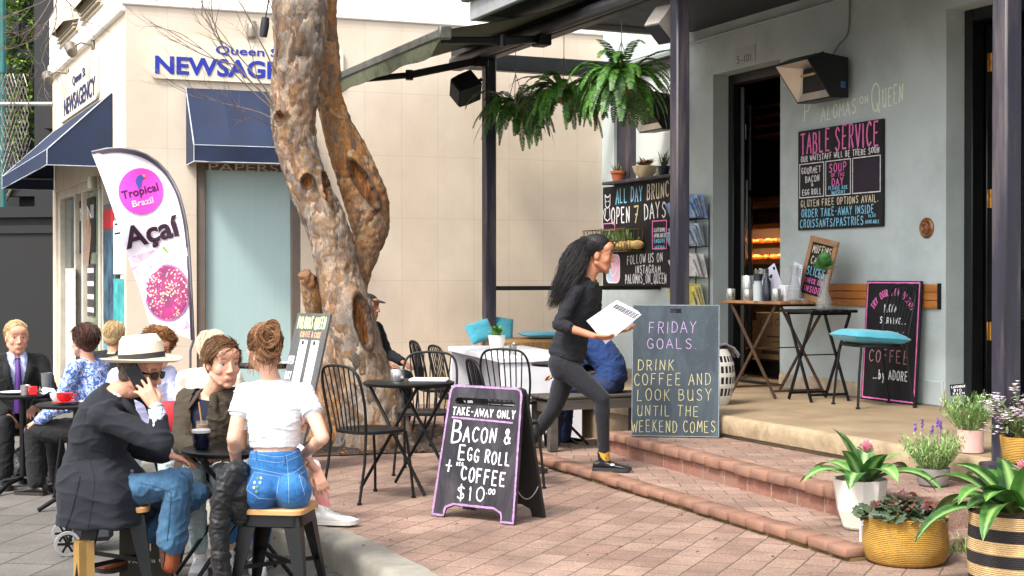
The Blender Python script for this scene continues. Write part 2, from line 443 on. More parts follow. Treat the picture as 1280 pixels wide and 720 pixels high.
dl2=d.build('door',MATS['black_green_paint'],cafe,smooth=40)
g=MB(lf2);g.box((.11,.018,ZV+.7),(.70,.026,3.36));g.build('glazing',MATS['dark_glass'],dl2)
for z in (.93,2.0,3.10):
 g=MB(lf2);g.box((.004,-.008,z),(.065,-.001,z+.15),.003);g.tube([(.034,-.010,z),(.034,-.010,z+.15)],.008,8);g.build('hinge',M('aged_brass','b8863a',.35,.7,var=.35,scale=30,bmp=.2),dl2,smooth=40)
f=MB(MC)
f.box((-5.555,WN+.03,2.502),(-5.25,WN+.2,3.848),.01);f.box((-4.10,WN+.05,2.54),(-4.002,WN+.2,3.848),.01);f.box((-5.25,WN+.05,3.74),(-4.10,WN+.2,3.848),.01)
wf=f.build('window',post_m,cafe,smooth=40)
g=MB(MC);g.box((-5.25,WN+.12,2.54),(-4.10,WN+.14,3.74));g.build('pane',M('bright_room_pane','c3c9c6',.3,var=.05,scale=2,bmp=0),wf)  # opaque pale colour stands in for the bright white room behind
g=MB(MC);g.box((-5.56,WN-.16,2.505),(-4.0,WN+.05,2.54),.006);g.build('sill',post_m,wf,smooth=40)
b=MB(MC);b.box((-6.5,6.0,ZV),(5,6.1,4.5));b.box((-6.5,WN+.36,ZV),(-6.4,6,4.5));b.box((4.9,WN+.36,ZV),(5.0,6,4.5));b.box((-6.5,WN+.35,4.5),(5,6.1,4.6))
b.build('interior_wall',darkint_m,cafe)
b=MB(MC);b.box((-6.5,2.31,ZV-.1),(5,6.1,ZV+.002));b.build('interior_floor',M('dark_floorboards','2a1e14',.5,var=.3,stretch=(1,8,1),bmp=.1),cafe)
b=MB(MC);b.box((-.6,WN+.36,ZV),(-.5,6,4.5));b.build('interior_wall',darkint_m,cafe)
r=MB(MC)
r.box((-3.80,-.42,4.16),(6.0,WN-.003,4.24));r.build('verandah_roof',M('roof_metal','3c3d40',.5,.3,bmp=.05),cafe)
r=MB(MC);r.box((-3.80,-.38,4.02),(6.0,WN-.002,4.06));r.build('soffit',soffit_m,cafe)
r=MB(MC);r.box((-3.88,-.46,3.97),(6.0,-.40,4.158),.008);r.box((-3.88,-.40,3.97),(-3.81,2.0,4.158),.008)
fa=r.build('fascia',fascia_m,cafe,smooth=40)
r=MB(MC);r.box((-3.95,-.54,4.161),(6.0,-.43,4.26),.02);r.box((-3.95,-.43,4.161),(-3.82,2.0,4.26),.02);r.build('gutter',M('stained_gutter','7d7970',.8,var=.35,scale=14,bmp=.5,dirt=hexc('2f2b22'),dscale=9,damt=.9),cafe,smooth=40)
r=MB(MC);r.box((-5.4,-.06,3.70),(6.0,.06,3.95),.01);r.box((-5.40,.06,3.72),(-5.28,WN-.003,3.90),.008)
r.box((-.95,.06,3.88),(-.84,WN-.003,4.018),.008)
r.build('beam',black_m,cafe,smooth=40)
r=MB(MC);r.tube([(-6.1,WN-.03,3.90),(5,WN-.03,3.93)],.012,8);r.build('conduit',greyd_m,cafe,smooth=60)
for u in (-4.47,-.607,3.0,6.6):
 q=MB(MC);q.box((u-.06,-.06,ZV),(u+.06,.06,3.70),.012)
 q.build('verandah_post',post_m,cafe,smooth=40)
q=MB(MC);q.box((-4.52,.06,1.30),(-4.46,WN-.003,1.345),.005);q.build('end_rail',black_m,cafe,smooth=40)
# newsagency building
shop=root('newsagency_building','pale stone clad corner newsagency with frosted shop window and cream upper storey','building',N0,TN)
XR=5.9
wb=MB(MN)
WX0,WX1,WZ=.73,1.86,2.66
wb.box((.0,0,ZR),(WX0,.3,4.30));wb.box((WX0,0,WZ),(WX1,.3,4.30));wb.box((WX1,0,ZR),(XR+1.2,.3,4.30));wb.box((WX0,0,ZR),(WX1,.3,.1))
wb.build('wall',clad_m,shop)
wb=MB(MN);wb.box((-.02,.10,4.30),(XR+1.5,.4,9.0));wb.box((-.04,-.03,4.295),(XR+1.2,.12,4.335),.01);wb.build('upper_wall',white_m,shop)
f=MB(MN)
f.box((WX0+.002,.02,.102),(WX0+.10,.16,WZ-.002),.006);f.box((WX1-.10,.02,.102),(WX1-.002,.16,WZ-.002),.006);f.box((WX0+.1,.02,WZ-.07),(WX1-.1,.16,WZ-.002),.006);f.box((WX0+.1,.02,.102),(WX1-.1,.16,.2),.006)
wf=f.build('window',M('brown_alloy','6f645a',.5,.2,var=.1,bmp=.05),shop,smooth=40)
g=MB(MN);g.box((WX0+.1,.08,.2),(WX1-.1,.1,WZ-.07))
gm,gt,gb=newmat('frosted_teal_glass');gb.inputs['Roughness'].default_value=.16
v=coords(gt);lk(gt,mixc(gt,.5,ramp(gt,noise(gt,v,1.2,4),[(.3,hexc('a9c3c3')),(.7,hexc('b6cece'))]),ramp(gt,noise(gt,coords(gt,(14,1,.4)),2,3),[(.3,hexc('a2bfbe')),(.7,hexc('a9c5c4'))])),gb.inputs['Base Color'])
g.build('pane',gm,wf)
wb=MB(ML)
wb.box((-.35,0,ZR),(-.001,.3,4.28));wb.box((-5.75,0,2.62),(-.35,.3,4.28));wb.box((-5.75,0,ZR),(-5.45,.3,2.62));wb.box((-5.75,.3,ZR),(-5.65,3,9.0))
wb.build('wall',cream_m,shop)
wb=MB(ML);wb.box((-5.75,.02,4.285),(.0,.3,9.0));wb.build('upper_wall',cream_m,shop)
wb=MB(ML);wb.box((-5.8,-.06,4.22),(-.0,.019,4.42),.015)
wb.box((-5.8,-.035,4.42),(-.0,.019,5.1),.01);wb.build('cornice',white_m,shop,smooth=40)
for (x0,x1,z0,z1) in ((-4.72,-3.0,4.52,4.98),(-2.75,-1.15,4.52,4.98)):
 v=MB(ML)
 def hood(a,b):
  x=x0+(x1-x0)*a;s=math.sin(math.pi*min(1,max(0,a)))
  return (x,-.035-.15*math.sin(b*math.pi/2)*min(1,6*a,6*(1-a)),z1-(z1-z0)*.75*b)
 v.sheet(hood,24,8)
 for k in range(4):v.box((x0+.12,-.09,z0+.02+k*.045),(x1-.12,-.036,z0+.035+k*.045))
 v.box((x0+.02,-.055,z0-.03),(x1-.02,-.036,z0+.01),.005)
 v.build('vent',M('vent_cream','c2b49c',.8,var=.2,bmp=.2,dirt=hexc('6d6253'),dscale=6),shop,smooth=50)
f=MB(ML)
for (x,wd) in ((-5.44,.16),(-3.95,.09),(-3.32,.09),(-2.02,.12),(-1.75,.06),(-.42,.066)):f.box((x,.03,ZR+.002),(x+wd,.16,2.618),.008)
f.box((-5.28,.03,2.5),(-.42,.16,2.618),.008)
f.build('shopfront_frame',M('cream_frame','c9bfae',.6,var=.1,bmp=.1,dirt=hexc('8a7d6b')),shop,smooth=40)
f=MB(ML);f.box((-5.4,.9,ZR),(-.36,1.0,2.6));f.box((-5.4,.3,ZR),(-5.3,.9,2.6));f.box((-.42,.3,ZR),(-.36,.9,2.6));f.build('interior_wall',M('dim_shop_interior','2a2b27',.8,var=.3,scale=3,bmp=0),shop)
f=MB(ML);f.box((-3.23,.10,ZR+.1),(-2.02,.13,2.49));f.build('door',M('olive_glass','7c8a72',.15,var=.12,scale=2,bmp=0),shop)
f=MB(ML);f.box((-5.28,.10,ZR+.1),(-3.95,.13,2.49));f.build('window',M('grimy_glass','59655f',.12,var=.4,scale=3,bmp=0),shop)
# dark hoarding and buildings further along the street
h=root('black_hoarding','black painted site hoarding beyond the newsagency at the left edge','hoarding',(-9.2,22.6,ZR),0)
m_=M('hoarding_black','0f0f10',.7,var=.2,scale=3,bmp=.15)
b=MB();a0=Vector((-6.05,21.6,ZR));a1=Vector((-13.5,23.5,ZR));b.bar(a0+Vector((0,0,1.25)),a1+Vector((0,0,1.25)),.06,2.5);b.build('panel',m_,h)
b=MB();b.bar(a0+Vector((0,-.06,2.56)),a1+Vector((0,-.06,2.56)),.16,.16);b.bar(a0+Vector((0,-.05,2.3)),a1+Vector((0,-.05,2.3)),.04,.12);b.build('top_rail',m_,h)
tw=root('dark_building','tall dark clad building behind the hoarding at the left edge','building',(-10,30,ZR),0)
b=MB();b.box((-8.35,25.2,ZR),(-7.0,32,14));b.box((-9.1,26.6,ZR),(-8.35,33,14));b.box((-30,27.4,ZR),(-9.1,33,11));b.build('wall',M('charcoal_cladding','131317',.6,var=.15,bmp=.1),tw)
b=MB()
for z in (2.9,5.4,7.4):b.box((-9.3,26.2,z),(-8.3,26.5,z+.18))
b.box((-8.1,24.9,4.0),(-7.35,25.19,4.6));b.box((-7.6,25.14,ZR),(-7.52,25.198,14));b.build('ledge',M('black_ledge','151517',.6,bmp=.05),tw)
# hand lettering (own stroke alphabet) and printed lettering
GL={'A':'0,0 .45,1 .95,0;.17,.36 .8,.38','B':'.08,0 .08,1;~.08,1 .6,.97 .72,.78 .55,.57 .08,.54;~.08,.54 .7,.5 .85,.26 .65,.04 .08,0','C':'~.85,.85 .55,1 .2,.85 .05,.5 .2,.14 .55,0 .88,.14','D':'.1,0 .1,1;~.1,1 .6,.93 .9,.55 .7,.12 .1,0','E':'.8,1 .1,1 .1,0 .82,0;.1,.52 .68,.53','F':'.8,1 .1,1 .1,0;.1,.53 .66,.54','G':'~.82,.86 .5,1 .17,.83 .05,.48 .2,.12 .55,0 .85,.14;.85,.14 .86,.44 .55,.44','H':'.1,0 .1,1;.85,0 .85,1;.1,.52 .85,.52','I':'.2,0 .2,1','J':'~.6,1 .6,.25 .45,.02 .2,.02 .05,.2','K':'.1,0 .1,1;.78,1 .1,.45;.25,.58 .85,0','L':'.1,1 .1,0 .75,0','M':'.05,0 .15,1 .52,.35 .9,1 1,0','N':'.08,0 .1,1 .82,0 .84,1','O':'~.45,1 .12,.8 .05,.45 .2,.1 .5,0 .8,.15 .92,.5 .8,.86 .45,1','P':'.1,0 .1,1;~.1,1 .65,.95 .8,.72 .62,.48 .1,.44','Q':'~.45,1 .12,.8 .05,.45 .2,.1 .5,0 .8,.15 .92,.5 .8,.86 .45,1;.6,.25 .95,-.08','R':'.1,0 .1,1;~.1,1 .65,.95 .78,.74 .6,.52 .1,.48;.4,.5 .85,0','S':'~.8,.86 .5,1 .2,.9 .14,.7 .45,.53 .78,.35 .72,.1 .4,0 .08,.12','T':'0,1 .9,1;.45,1 .44,0','U':'~.08,1 .08,.3 .25,.03 .6,.03 .8,.3 .82,1;.82,1 .83,0','V':'.02,1 .42,0 .85,1','W':'0,1 .25,0 .52,.75 .78,0 1.05,1','X':'.05,0 .85,1;.05,1 .85,0','Y':'.02,1 .42,.5 .85,1;.42,.5 .4,0','Z':'.05,1 .85,1 .05,0 .88,0','0':'~.45,1 .12,.8 .05,.45 .2,.1 .5,0 .8,.15 .9,.5 .78,.86 .45,1','1':'.08,.8 .3,1 .3,0','2':'~.08,.8 .35,1 .7,.85 .65,.55 .1,0;.1,0 .8,0','7':'.05,1 .8,1 .3,0;.3,.5 .7,.5','5':'.7,1 .15,1 .12,.58;~.12,.58 .55,.62 .75,.35 .5,.03 .08,.08','8':'~.45,.54 .18,.72 .3,.98 .6,.98 .72,.72 .45,.54 .12,.3 .25,.02 .65,.02 .78,.28 .45,.54','3':'~.1,.9 .4,1 .68,.8 .4,.55 .72,.3 .45,0 .08,.1','6':'~.65,.95 .25,.6 .12,.25 .4,0 .7,.2 .55,.5 .18,.4','9':'~.68,.7 .4,1 .12,.75 .35,.5 .68,.7 .6,.3 .4,0','4':'.6,0 .6,1 .05,.35 .8,.35','&':'~.85,.05 .5,.5 .2,.8 .4,1 .62,.82 .3,.5 .05,.25 .3,0 .65,.12 .85,.42','$':'~.8,.82 .5,.93 .2,.85 .14,.68 .45,.52 .76,.36 .7,.14 .4,.06 .08,.16;.45,1.1 .45,-.1','+':'.1,.5 .8,.5;.45,.88 .45,.12','.':'.15,0 .22,.05',',':'.2,.08 .1,-.12',"'":'.2,1 .15,.8','-':'.1,.5 .6,.5','_':'.0,-.05 .7,-.05','/':'0,-.05 .6,1.05','!':'.2,1 .2,.3;.2,.05 .21,.0',':':'.2,.2 .22,.25;.2,.7 .22,.75','y':'.05,.6 .35,.05;.7,.6 .15,-.4','b':'.1,1 .1,0;~.1,.1 .45,0 .65,.3 .45,.58 .1,.48',}
GW={'I':.4,'1':.5,'.':.35,',':.35,"'":.3,'-':.75,'/':.7,'!':.4,':':.4,'M':1.08,'W':1.1,' ':.55}
def catmull(pts,k=4):
 out=[];n=len(pts)
 for i in range(n-1):
  p0=pts[max(i-1,0)];p1=pts[i];p2=pts[i+1];p3=pts[min(i+2,n-1)]
  for j in range(k):
   t=j/k
   out.append(tuple(.5*((2*b)+(-a+c)*t+(2*a-5*b+4*c-d)*t*t+(-a+3*b-3*c+d)*t**3) for a,b,c,d in zip(p0,p1,p2,p3)))
 out.append(tuple(pts[-1])); return out
def glyph(ch):
 out=[]
 for s in GL.get(ch,GL.get(ch.upper(),'')).split(';'):
  if not s:continue
  sm=s[0]=='~';pts=[tuple(float(q) for q in p.split(',')) for p in s.lstrip('~').split()]
  out.append(catmull(pts) if sm else pts)
 return out
def stroke(mb,pts,wd,y=0.0,th=.0014,rng=random):
 """a flat chalk ribbon along 2-D points (x, z), lying at depth y and rising towards -y"""
 pts=[Vector((p[0],p[1])) for p in pts]
 q=[pts[0]]
 for a,b in zip(pts,pts[1:]):
  n=max(1,int((b-a).length/(wd*1.6)))
  q+=[a.lerp(b,(i+1)/n) for i in range(n)]
 if len(q)<2:return
 L_=[];R_=[]
 for i,p in enumerate(q):
  t=q[min(i+1,len(q)-1)]-q[max(i-1,0)]
  if t.length<1e-9:t=Vector((1,0))
  t.normalize();nn=Vector((-t.y,t.x));ww=wd*.5*rng.uniform(.78,1.2)
  e=t*(wd*.35) if i==len(q)-1 else (t*(-wd*.35) if i==0 else Vector((0,0)))
  L_.append(p+nn*ww+e);R_.append(p-nn*ww*rng.uniform(.85,1.1)+e)
 vs=[];n=len(q)
 for p in L_:vs.append((p.x,y-th,p.y))
 for p in R_:vs.append((p.x,y-th,p.y))
 for p in L_:vs.append((p.x,y,p.y))
 for p in R_:vs.append((p.x,y,p.y))
 fs=[]
 for i in range(n-1):
  fs+=[(i,i+1,n+i+1,n+i),(i,2*n+i,2*n+i+1,i+1),(n+i,n+i+1,3*n+i+1,3*n+i)]
 mb.add(vs,fs)
def textw(s):return sum(GW.get(c,GW.get(c.upper(),1.0 if c.upper() in GL else .6))*(1.0)+.2 for c in s)
def chalk(mb,s,x0,x1,z,h,wd,y=0.0,slope=0.0,jit=.05,arc=None,seed=1,small=None):
 """write s between x0 and x1 on the baseline z with cap height h"""
 rng=random.Random(seed*131+len(s));tw=textw(s)-.2;k=(x1-x0)/tw;x=0.0;first=True
 for c in s:
  gw=GW.get(c,GW.get(c.upper(),1.0))
  hh=h*rng.uniform(1-jit,1+jit);oz=h*rng.uniform(-jit,jit);sk=rng.uniform(-.05,.08)
  if small and not first and c.isalpha():hh*=small
  if c.islower() and c in GL:hh=h
  for pl in glyph(c):
   o=[]
   for (a,b) in pl:
    px=x0+(x+a*gw*.86+sk*b+rng.uniform(-.012,.012))*k;pz=z+b*hh+oz+rng.uniform(-.012,.012)*h
    if arc:pz+=arc*(1-(2*(px-x0)/(x1-x0)-1)**2)
    o.append((px,pz+slope*(px-x0)))
   stroke(mb,o,wd,y,rng=rng)
  x+=gw+.2;first=(c==' ')
def chalkm(name,col):
 if name in MATS:return MATS[name]
 m,t,b=newmat(name);v=coords(t)
 g=noise(t,v,260,3,.7);c=hexc(col);d=tuple(q*.55 for q in c)
 lk(t,ramp(t,g,[(.33,d),(.55,c)]),b.inputs['Base Color']);b.inputs['Roughness'].default_value=.95;b.inputs['Specular IOR Level'].default_value=.1
 MATS[name]=m; return m
CH_W=chalkm('white_chalk','e9e8ea');CH_P=chalkm('pink_chalk','f07fc0');CH_L=chalkm('lilac_chalk','b59cc8');CH_Y=chalkm('yellow_chalk','bdb688');CH_B=chalkm('blue_chalk','8fd2ee');CH_G=chalkm('green_chalk','cfeaa8');CH_O=chalkm('orange_chalk','e6b08c')
def boardm(name,col,smear):
 m,t,b=newmat(name);v=coords(t)
 f=noise(t,coords(t,(1,1,.35)),5,8,.7,.6);g=noise(t,coords(t,(1,1,.12)),26,4,.7)
 a=mixc(t,ramp(t,f,[(.42,(0,0,0)),(.75,(.8,)*3)]),hexc(col),hexc(smear))
 a=mixc(t,ramp(t,g,[(.55,(0,0,0)),(.8,(.35,)*3)]),a,hexc(smear))
 lk(t,a,b.inputs['Base Color']);b.inputs['Roughness'].default_value=.62;b.inputs['Specular IOR Level'].default_value=.3
 bump(t,b,noise(t,v,150,3),.1,.003)
 return m
BRD=boardm('blackboard','242228','5a555c');BRD_S=boardm('slate_board','333b42','4f5f69');BRD_D=boardm('dark_board','121114','242327')
def printed(s,h,thick=.004,shear=0.0,bold=0.0,spacing=1.0,sx=1.0,font=None):
 """lettering from Blender's own font as a mesh: list of verts (x, z), faces; cap height h, left aligned at x = 0"""
 cu=bpy.data.curves.new('lettering','FONT');cu.body=s;cu.size=1.0;cu.extrude=.5;cu.offset=bold;cu.shear=shear;cu.space_character=spacing
 cu.resolution_u=3
 o=bpy.data.objects.new('lettering',cu);COL.objects.link(o)
 dg=bpy.context.evaluated_depsgraph_get();me=bpy.data.meshes.new_from_object(o.evaluated_get(dg))
 vs=[tuple(v.co) for v in me.vertices];fs=[tuple(p.vertices) for p in me.polygons]
 bpy.data.objects.remove(o);bpy.data.curves.remove(cu);bpy.data.meshes.remove(me)
 k=h/.70
 return [(x*k*sx,-z*thick-thick*.5,y*k) for (x,y,z) in vs],fs
def put_text(mb,s,x,z,h,y=0.0,width=None,align='l',m=None,**kw):
 vs,fs=printed(s,h,**kw);xs=[v[0] for v in vs];x0,x1=min(xs),max(xs);k=(width/(x1-x0)) if width else 1.0
 wd=(x1-x0)*k;ox=x if align=='l' else (x-wd/2 if align=='c' else x-wd)
 mb.add([((v[0]-x0)*k+ox,y+v[1],v[2]+z) for v in vs],fs,m); return wd
 # chalkboards and signs
def bbox_frame(loc,rz,lean=0.0):return frame(Vector(loc),rz)@Matrix.Rotation(lean,4,'X')
def rectline(mb,x0,z0,x1,z1,wd,y,seed=1):
 rng=random.Random(seed)
 for a,b in (((x0,z0),(x1,z0)),((x1,z0),(x1,z1)),((x1,z1),(x0,z1)),((x0,z1),(x0,z0))):stroke(mb,[a,b],wd,y,rng=rng)
def aframe():
 loc=(G(541,645)+G(643,657))/2;rz=math.atan2(8.37-8.70,.4925);W,H=.60,.80
 t=root('sandwich_board','black sandwich board edged in pink chalk advertising bacon and egg roll with coffee','sandwich board',loc,rz)
 def outline(w,h):
  a=w/2;o=[(-a,0),(-a+.085,0)]
  o+=[(-a+.085+.02*(1-math.cos(q))+.0,.06*math.sin(q)) for q in (R(30),R(60))]
  o+=[(-a+.15,.075),(a-.15,.075)]
  o+=[(a-.085-.02*(1-math.cos(q)),.06*math.sin(q)) for q in (R(60),R(30))]
  o+=[(a-.085,0),(a,0),(a-.035,h-.04),(a-.045,h-.012),(a-.075,h),(-a+.075,h),(-a+.045,h-.012),(-a+.035,h-.04)]
  return o
 def panel(mb,m,d0,d1):
  o=outline(W,H);sx=.205
  hole=[(-sx,.685),(-sx-.012,.705),(-sx,.725),(sx,.725),(sx+.012,.705),(sx,.685)]
  lowp=[p for p in o if p[1]<.5];a=W/2
  def xa(z):return a-.035*(z/(H-.04))
  mb.prism(lowp+[(xa(.685),.685),(-xa(.685),.685)][:],d0,d1,'xz',m)
  mb.prism([(-xa(.685),.685),(-sx,.685),(-sx-.015,.705),(-sx,.725),(-xa(.725),.725)],d0,d1,'xz',m)
  mb.prism([(xa(.685),.685),(xa(.725),.725),(sx,.725),(sx+.015,.705),(sx,.685)],d0,d1,'xz',m)
  mb.prism([(-xa(.725),.725),(xa(.725),.725)]+[p for p in o if p[1]>.73],d0,d1,'xz',m)
 ln=math.atan2(.155,H)
 mf=frame(loc,rz)@Matrix.Rotation(-ln,4,'X')
 b=MB();panel(b,mf,-.012,.012);fp=b.build('front_panel',BRD,t)
 mbk=frame(loc,rz)@Matrix.Translation((0,.325,0))@Matrix.Rotation(ln,4,'X')
 b=MB();panel(b,mbk,-.012,.012);b.build('back_panel',M('board_back','1b1a18',.6,var=.25,bmp=.2),t)
 c=MB(mf);y=-.0125
 chalk(c,'TAKE-AWAY ONLY',-.225,.235,.62,.045,.0075,y,-.01,seed=2)
 chalk(c,'B',-.215,-.125,.455,.125,.013,y,seed=3);chalk(c,'ACON &',-.125,.225,.465,.085,.011,y,seed=4)
 chalk(c,'E',-.15,-.085,.35,.085,.011,y,seed=5);chalk(c,'GG ROLL',-.08,.235,.35,.072,.0095,y,-.03,seed=6)
 chalk(c,'+',-.235,-.17,.265,.085,.009,y,seed=7);chalk(c,'REG',-.155,-.10,.315,.02,.004,y,seed=17);chalk(c,'COFFEE',-.11,.215,.235,.078,.011,y,-.06,seed=8)
 chalk(c,'$10',-.125,.085,.118,.08,.008,y,seed=9);chalk(c,'.00',.085,.15,.165,.03,.006,y,seed=10)
 c.build('lettering',CH_W,fp)
 c=MB(mf);rng=random.Random(5)
 o=[(p[0]*.975,.012+p[1]*.978) for p in outline(W,H)];o.append(o[0])
 stroke(c,o,.013,y,rng=rng);stroke(c,[(-.225,.602),(.215,.592)],.011,y,rng=rng)
 c.build('chalk_border',M('pink_border_chalk','9c7aa2',.95,var=.35,scale=60,bmp=0),fp)
 ch=MB();p0=mf@Vector((.285,.013,.20));p1=mbk@Vector((.285,-.013,.20));pts=[]
 for i in range(25):
  k=i/24;pts.append(p0.lerp(p1,k)-Vector((0,0,.06*4*k*(1-k))))
 for a,b in zip(pts,pts[1:]):
  ch.tube([a,(a+b)/2,b],[.0025,.0045,.0025],6)
 ch.build('chain',M('steel_chain','a8a8a5',.35,.8,bmp=0),t,smooth=60)
 hg=MB(mf)
 for x in (-.2,.2):hg.box((x-.03,-.002,H-.012),(x+.03,.03,H+.006),.003)
 hg.build('hinge',MATS['steel_chain'],t,smooth=40)
aframe()
def friday():
 a,b_=G(789,545,.238),G(899,547,.238);loc=(a+b_)/2;rz=math.atan2(b_.y-a.y,b_.x-a.x);W=(b_-a).length;H=1.0;ln=R(7)
 t=root('chalkboard','tall slate grey chalkboard on the step reading Friday goals in lilac and yellow','chalkboard',loc,rz)
 m=bbox_frame(loc,rz,-ln);b=MB(m);sx=.042
 b.box((-W/2,-.010,.0),(W/2,.010,.935),.004);b.box((-W/2,-.010,.965),(W/2,.010,H),.004)
 b.box((-W/2,-.0098,.93),(-sx,.0098,.97));b.box((sx,-.0098,.93),(W/2,.0098,.97))
 p=b.build('panel',BRD_S,t,smooth=40);y=-.0105
 c=MB(m);chalk(c,'FRIDAY',-.205,.165,.785,.082,.0052,y,.0,seed=21);chalk(c,'GOALS.',-.215,.17,.665,.075,.0052,y,.0,seed=22);c.build('lettering',CH_L,p)
 c=MB(m)
 chalk(c,'DRINK',-.285,.0,.50,.08,.0052,y,-.01,seed=23);chalk(c,'COFFEE AND',-.31,.275,.385,.085,.0052,y,.02,seed=24)
 chalk(c,'LOOK BUSY',-.29,.285,.265,.085,.0052,y,.03,seed=25);chalk(c,'UNTIL THE',-.285,.185,.155,.078,.0052,y,.0,seed=26);chalk(c,'WEEKEND COMES',-.325,.31,.03,.085,.0054,y,.015,seed=27)
 c.build('lettering',CH_Y,p)
 c=MB(m);rectline(c,-W/2+.004,.004,W/2-.004,H-.004,.006,-.0102);c.build('chalk_border',M('faint_border','7d8587',.9,bmp=0),p)
friday()
def palomas():
 loc=Vector((-1.72,10.75,0));rz=R(-50);W,H,ln=.46,1.20,R(14)
 t=root('menu_board','grey menu board leaning on the tree with two white paper menus clipped on','menu board',loc,rz)
 m=bbox_frame(loc,rz,-ln);b=MB(m);b.box((-W/2,-.012,0),(W/2,.012,H),.004);p=b.build('panel',boardm('menu_grey','4c4d4c','6a6b69'),t,smooth=40);y=-.0125
 c=MB(m);chalk(c,'PALOMAS QUEEN',-.19,.20,H-.115,.085,.009,y,seed=31);chalk(c,'PALOMAS QUEEN',-.185,.205,H-.118,.085,.009,y-.001,seed=32);c.build('lettering',CH_G,p)
 c=MB(m);chalk(c,'COFFEE & CAKE',-.12,.17,H-.185,.04,.007,y,seed=33);c.build('lettering',CH_O,p)
 c=MB(m);chalk(c,'OPEN',-.215,-.135,.80,.06,.007,y,seed=34);chalk(c,'DAILY',-.215,-.13,.68,.06,.007,y,seed=35);chalk(c,'ALL DAY',-.2,.1,.33,.08,.009,y,seed=36);c.build('lettering',CH_W,p)
 c=MB(m);chalk(c,'MENU',-.05,.19,.2,.07,.009,y,seed=37);c.build('lettering',CH_B,p)
 for x in (-.10,.06):
  c=MB(m);c.box((x,-.016,.55),(x+.105,-.0125,.99));s=c.build('paper_menu',M('white_paper','e8e8ea',.7,var=.04,bmp=0),p)
  c=MB(m);c.box((x+.04,-.026,.955),(x+.06,-.0165,.985),.003);c.build('clip',black_m,s)
  c=MB(m)
  for k in range(3):c.box((x+.006,-.0175,.565+.022*k),(x+.099,-.0165,.572+.022*k))
  c.build('print',black_m,s)
palomas()
def allday():
 u0,u1,z0,z1=-5.79,-4.12,1.325,2.495;loc=C((u0+u1)/2,WN-.03,z0)
 t=root('wall_chalkboard','large black chalkboard on the wall reading all day brunch open 7 days','chalkboard',loc,TC)
 b=MB(MC);b.box((u0,WN-.028,z0),(u1,WN-.003,z1),.004);p=b.build('panel',BRD_D,t,smooth=40)
 m=MC@Matrix.Translation((u0,WN-.0285,z0));y=0
 c=MB(m);chalk(c,'ALL DAY',.33,.97,.96,.16,.018,y,.02,seed=41);c.build('lettering',CH_B,p)
 c=MB(m);chalk(c,'BRUNCH',1.06,1.66,.98,.16,.016,y,.02,seed=42);c.build('lettering',chalkm('cream_chalk','e6d8bd'),p)
 c=MB(m);chalk(c,'OPEN',.22,.68,.735,.175,.018,y,.0,seed=43);chalk(c,'DAYS',1.0,1.50,.76,.165,.017,y,.02,seed=44)
 chalk(c,'FOLLOW US ON',.60,1.42,.26,.095,.010,y,.03,seed=45);chalk(c,'INSTAGRAM...',.80,1.46,.155,.085,.010,y,.0,seed=46);chalk(c,'PALOMAS_ON_QUEEN',.56,1.50,.04,.10,.010,y,.01,seed=47)
 rng=random.Random(3)
 for pl in ([(.07,.95),(.06,1.08),(.10,1.05),(.15,1.05),(.19,1.08),(.18,.95),(.12,.92),(.07,.95)],[(.08,.92),(.05,.80),(.12,.77),(.19,.80),(.17,.92)],[(.09,1.0),(.11,1.0)],[(.14,1.0),(.16,1.0)],[(.05,.80),(.02,.88),(.06,.92)]):stroke(c,pl,.012,y,rng=rng)
 c.build('lettering',CH_W,p)
 c=MB(m);chalk(c,'7',.76,.90,.735,.18,.02,y,seed=48);c.build('lettering',CH_Y,p)
 c=MB(m);c.box((1.20,-.012,.42),(1.52,-.002,.735),.003);q=c.build('small_panel',BRD_D,p)
 c=MB(m);rectline(c,1.205,.425,1.515,.73,.014,-.012);rectline(c,.02,.66,.30,.74,.012,0);c.build('chalk_border',CH_P,q)
 c=MB(m);chalk(c,'CATERING',1.24,1.49,0.610,.04,.007,-.012,seed=49);chalk(c,'AVAILABLE',1.24,1.49,0.550,.04,.007,-.012,seed=50);c.build('lettering',CH_W,q)
 c=MB(m);chalk(c,'ENQUIRE',1.24,1.49,0.490,.04,.007,-.012,seed=51);chalk(c,'WITHIN',1.26,1.47,.415,.04,.007,-.012,seed=52);c.build('lettering',CH_B,q)
 def rr(x0,z0,x1,z1,r,n=6):
  o=[]
  for (cx,cz,a) in ((x1-r,z1-r,0),(x0+r,z1-r,90),(x0+r,z0+r,180),(x1-r,z0+r,270)):
   for i in range(n+1):q=R(a+90*i/n);o.append((cx+r*math.cos(q),cz+r*math.sin(q)))
  return o
 c=MB(m);c.prism(rr(.09,.04,.43,.38,.08),-.002,-.0002,'xz')
 lm,lt,lb=newmat('pastel_chalk_fill');v=coords(lt);sp=lt.nodes.new('ShaderNodeSeparateXYZ');lk(lt,v,sp.inputs[0])
 lk(lt,ramp(lt,noise(lt,v,4,3),[(.35,hexc('c795c8')),(.5,hexc('e3a5b8')),(.65,hexc('9fc3de'))]),lb.inputs['Base Color']);lb.inputs['Roughness'].default_value=.95
 lg=c.build('camera_mark',lm,p)
 c=MB(m);rng=random.Random(4);q=rr(.10,.05,.42,.37,.075);stroke(c,q+[q[0]],.014,-.002,rng=rng)
 stroke(c,[(.26+.08*math.cos(R(a)),.21+.08*math.sin(R(a))) for a in range(0,375,15)],.014,-.002,rng=rng);stroke(c,[(.345,.30),(.36,.30)],.02,-.002,rng=rng)
 c.build('lettering',CH_W,lg)
allday()
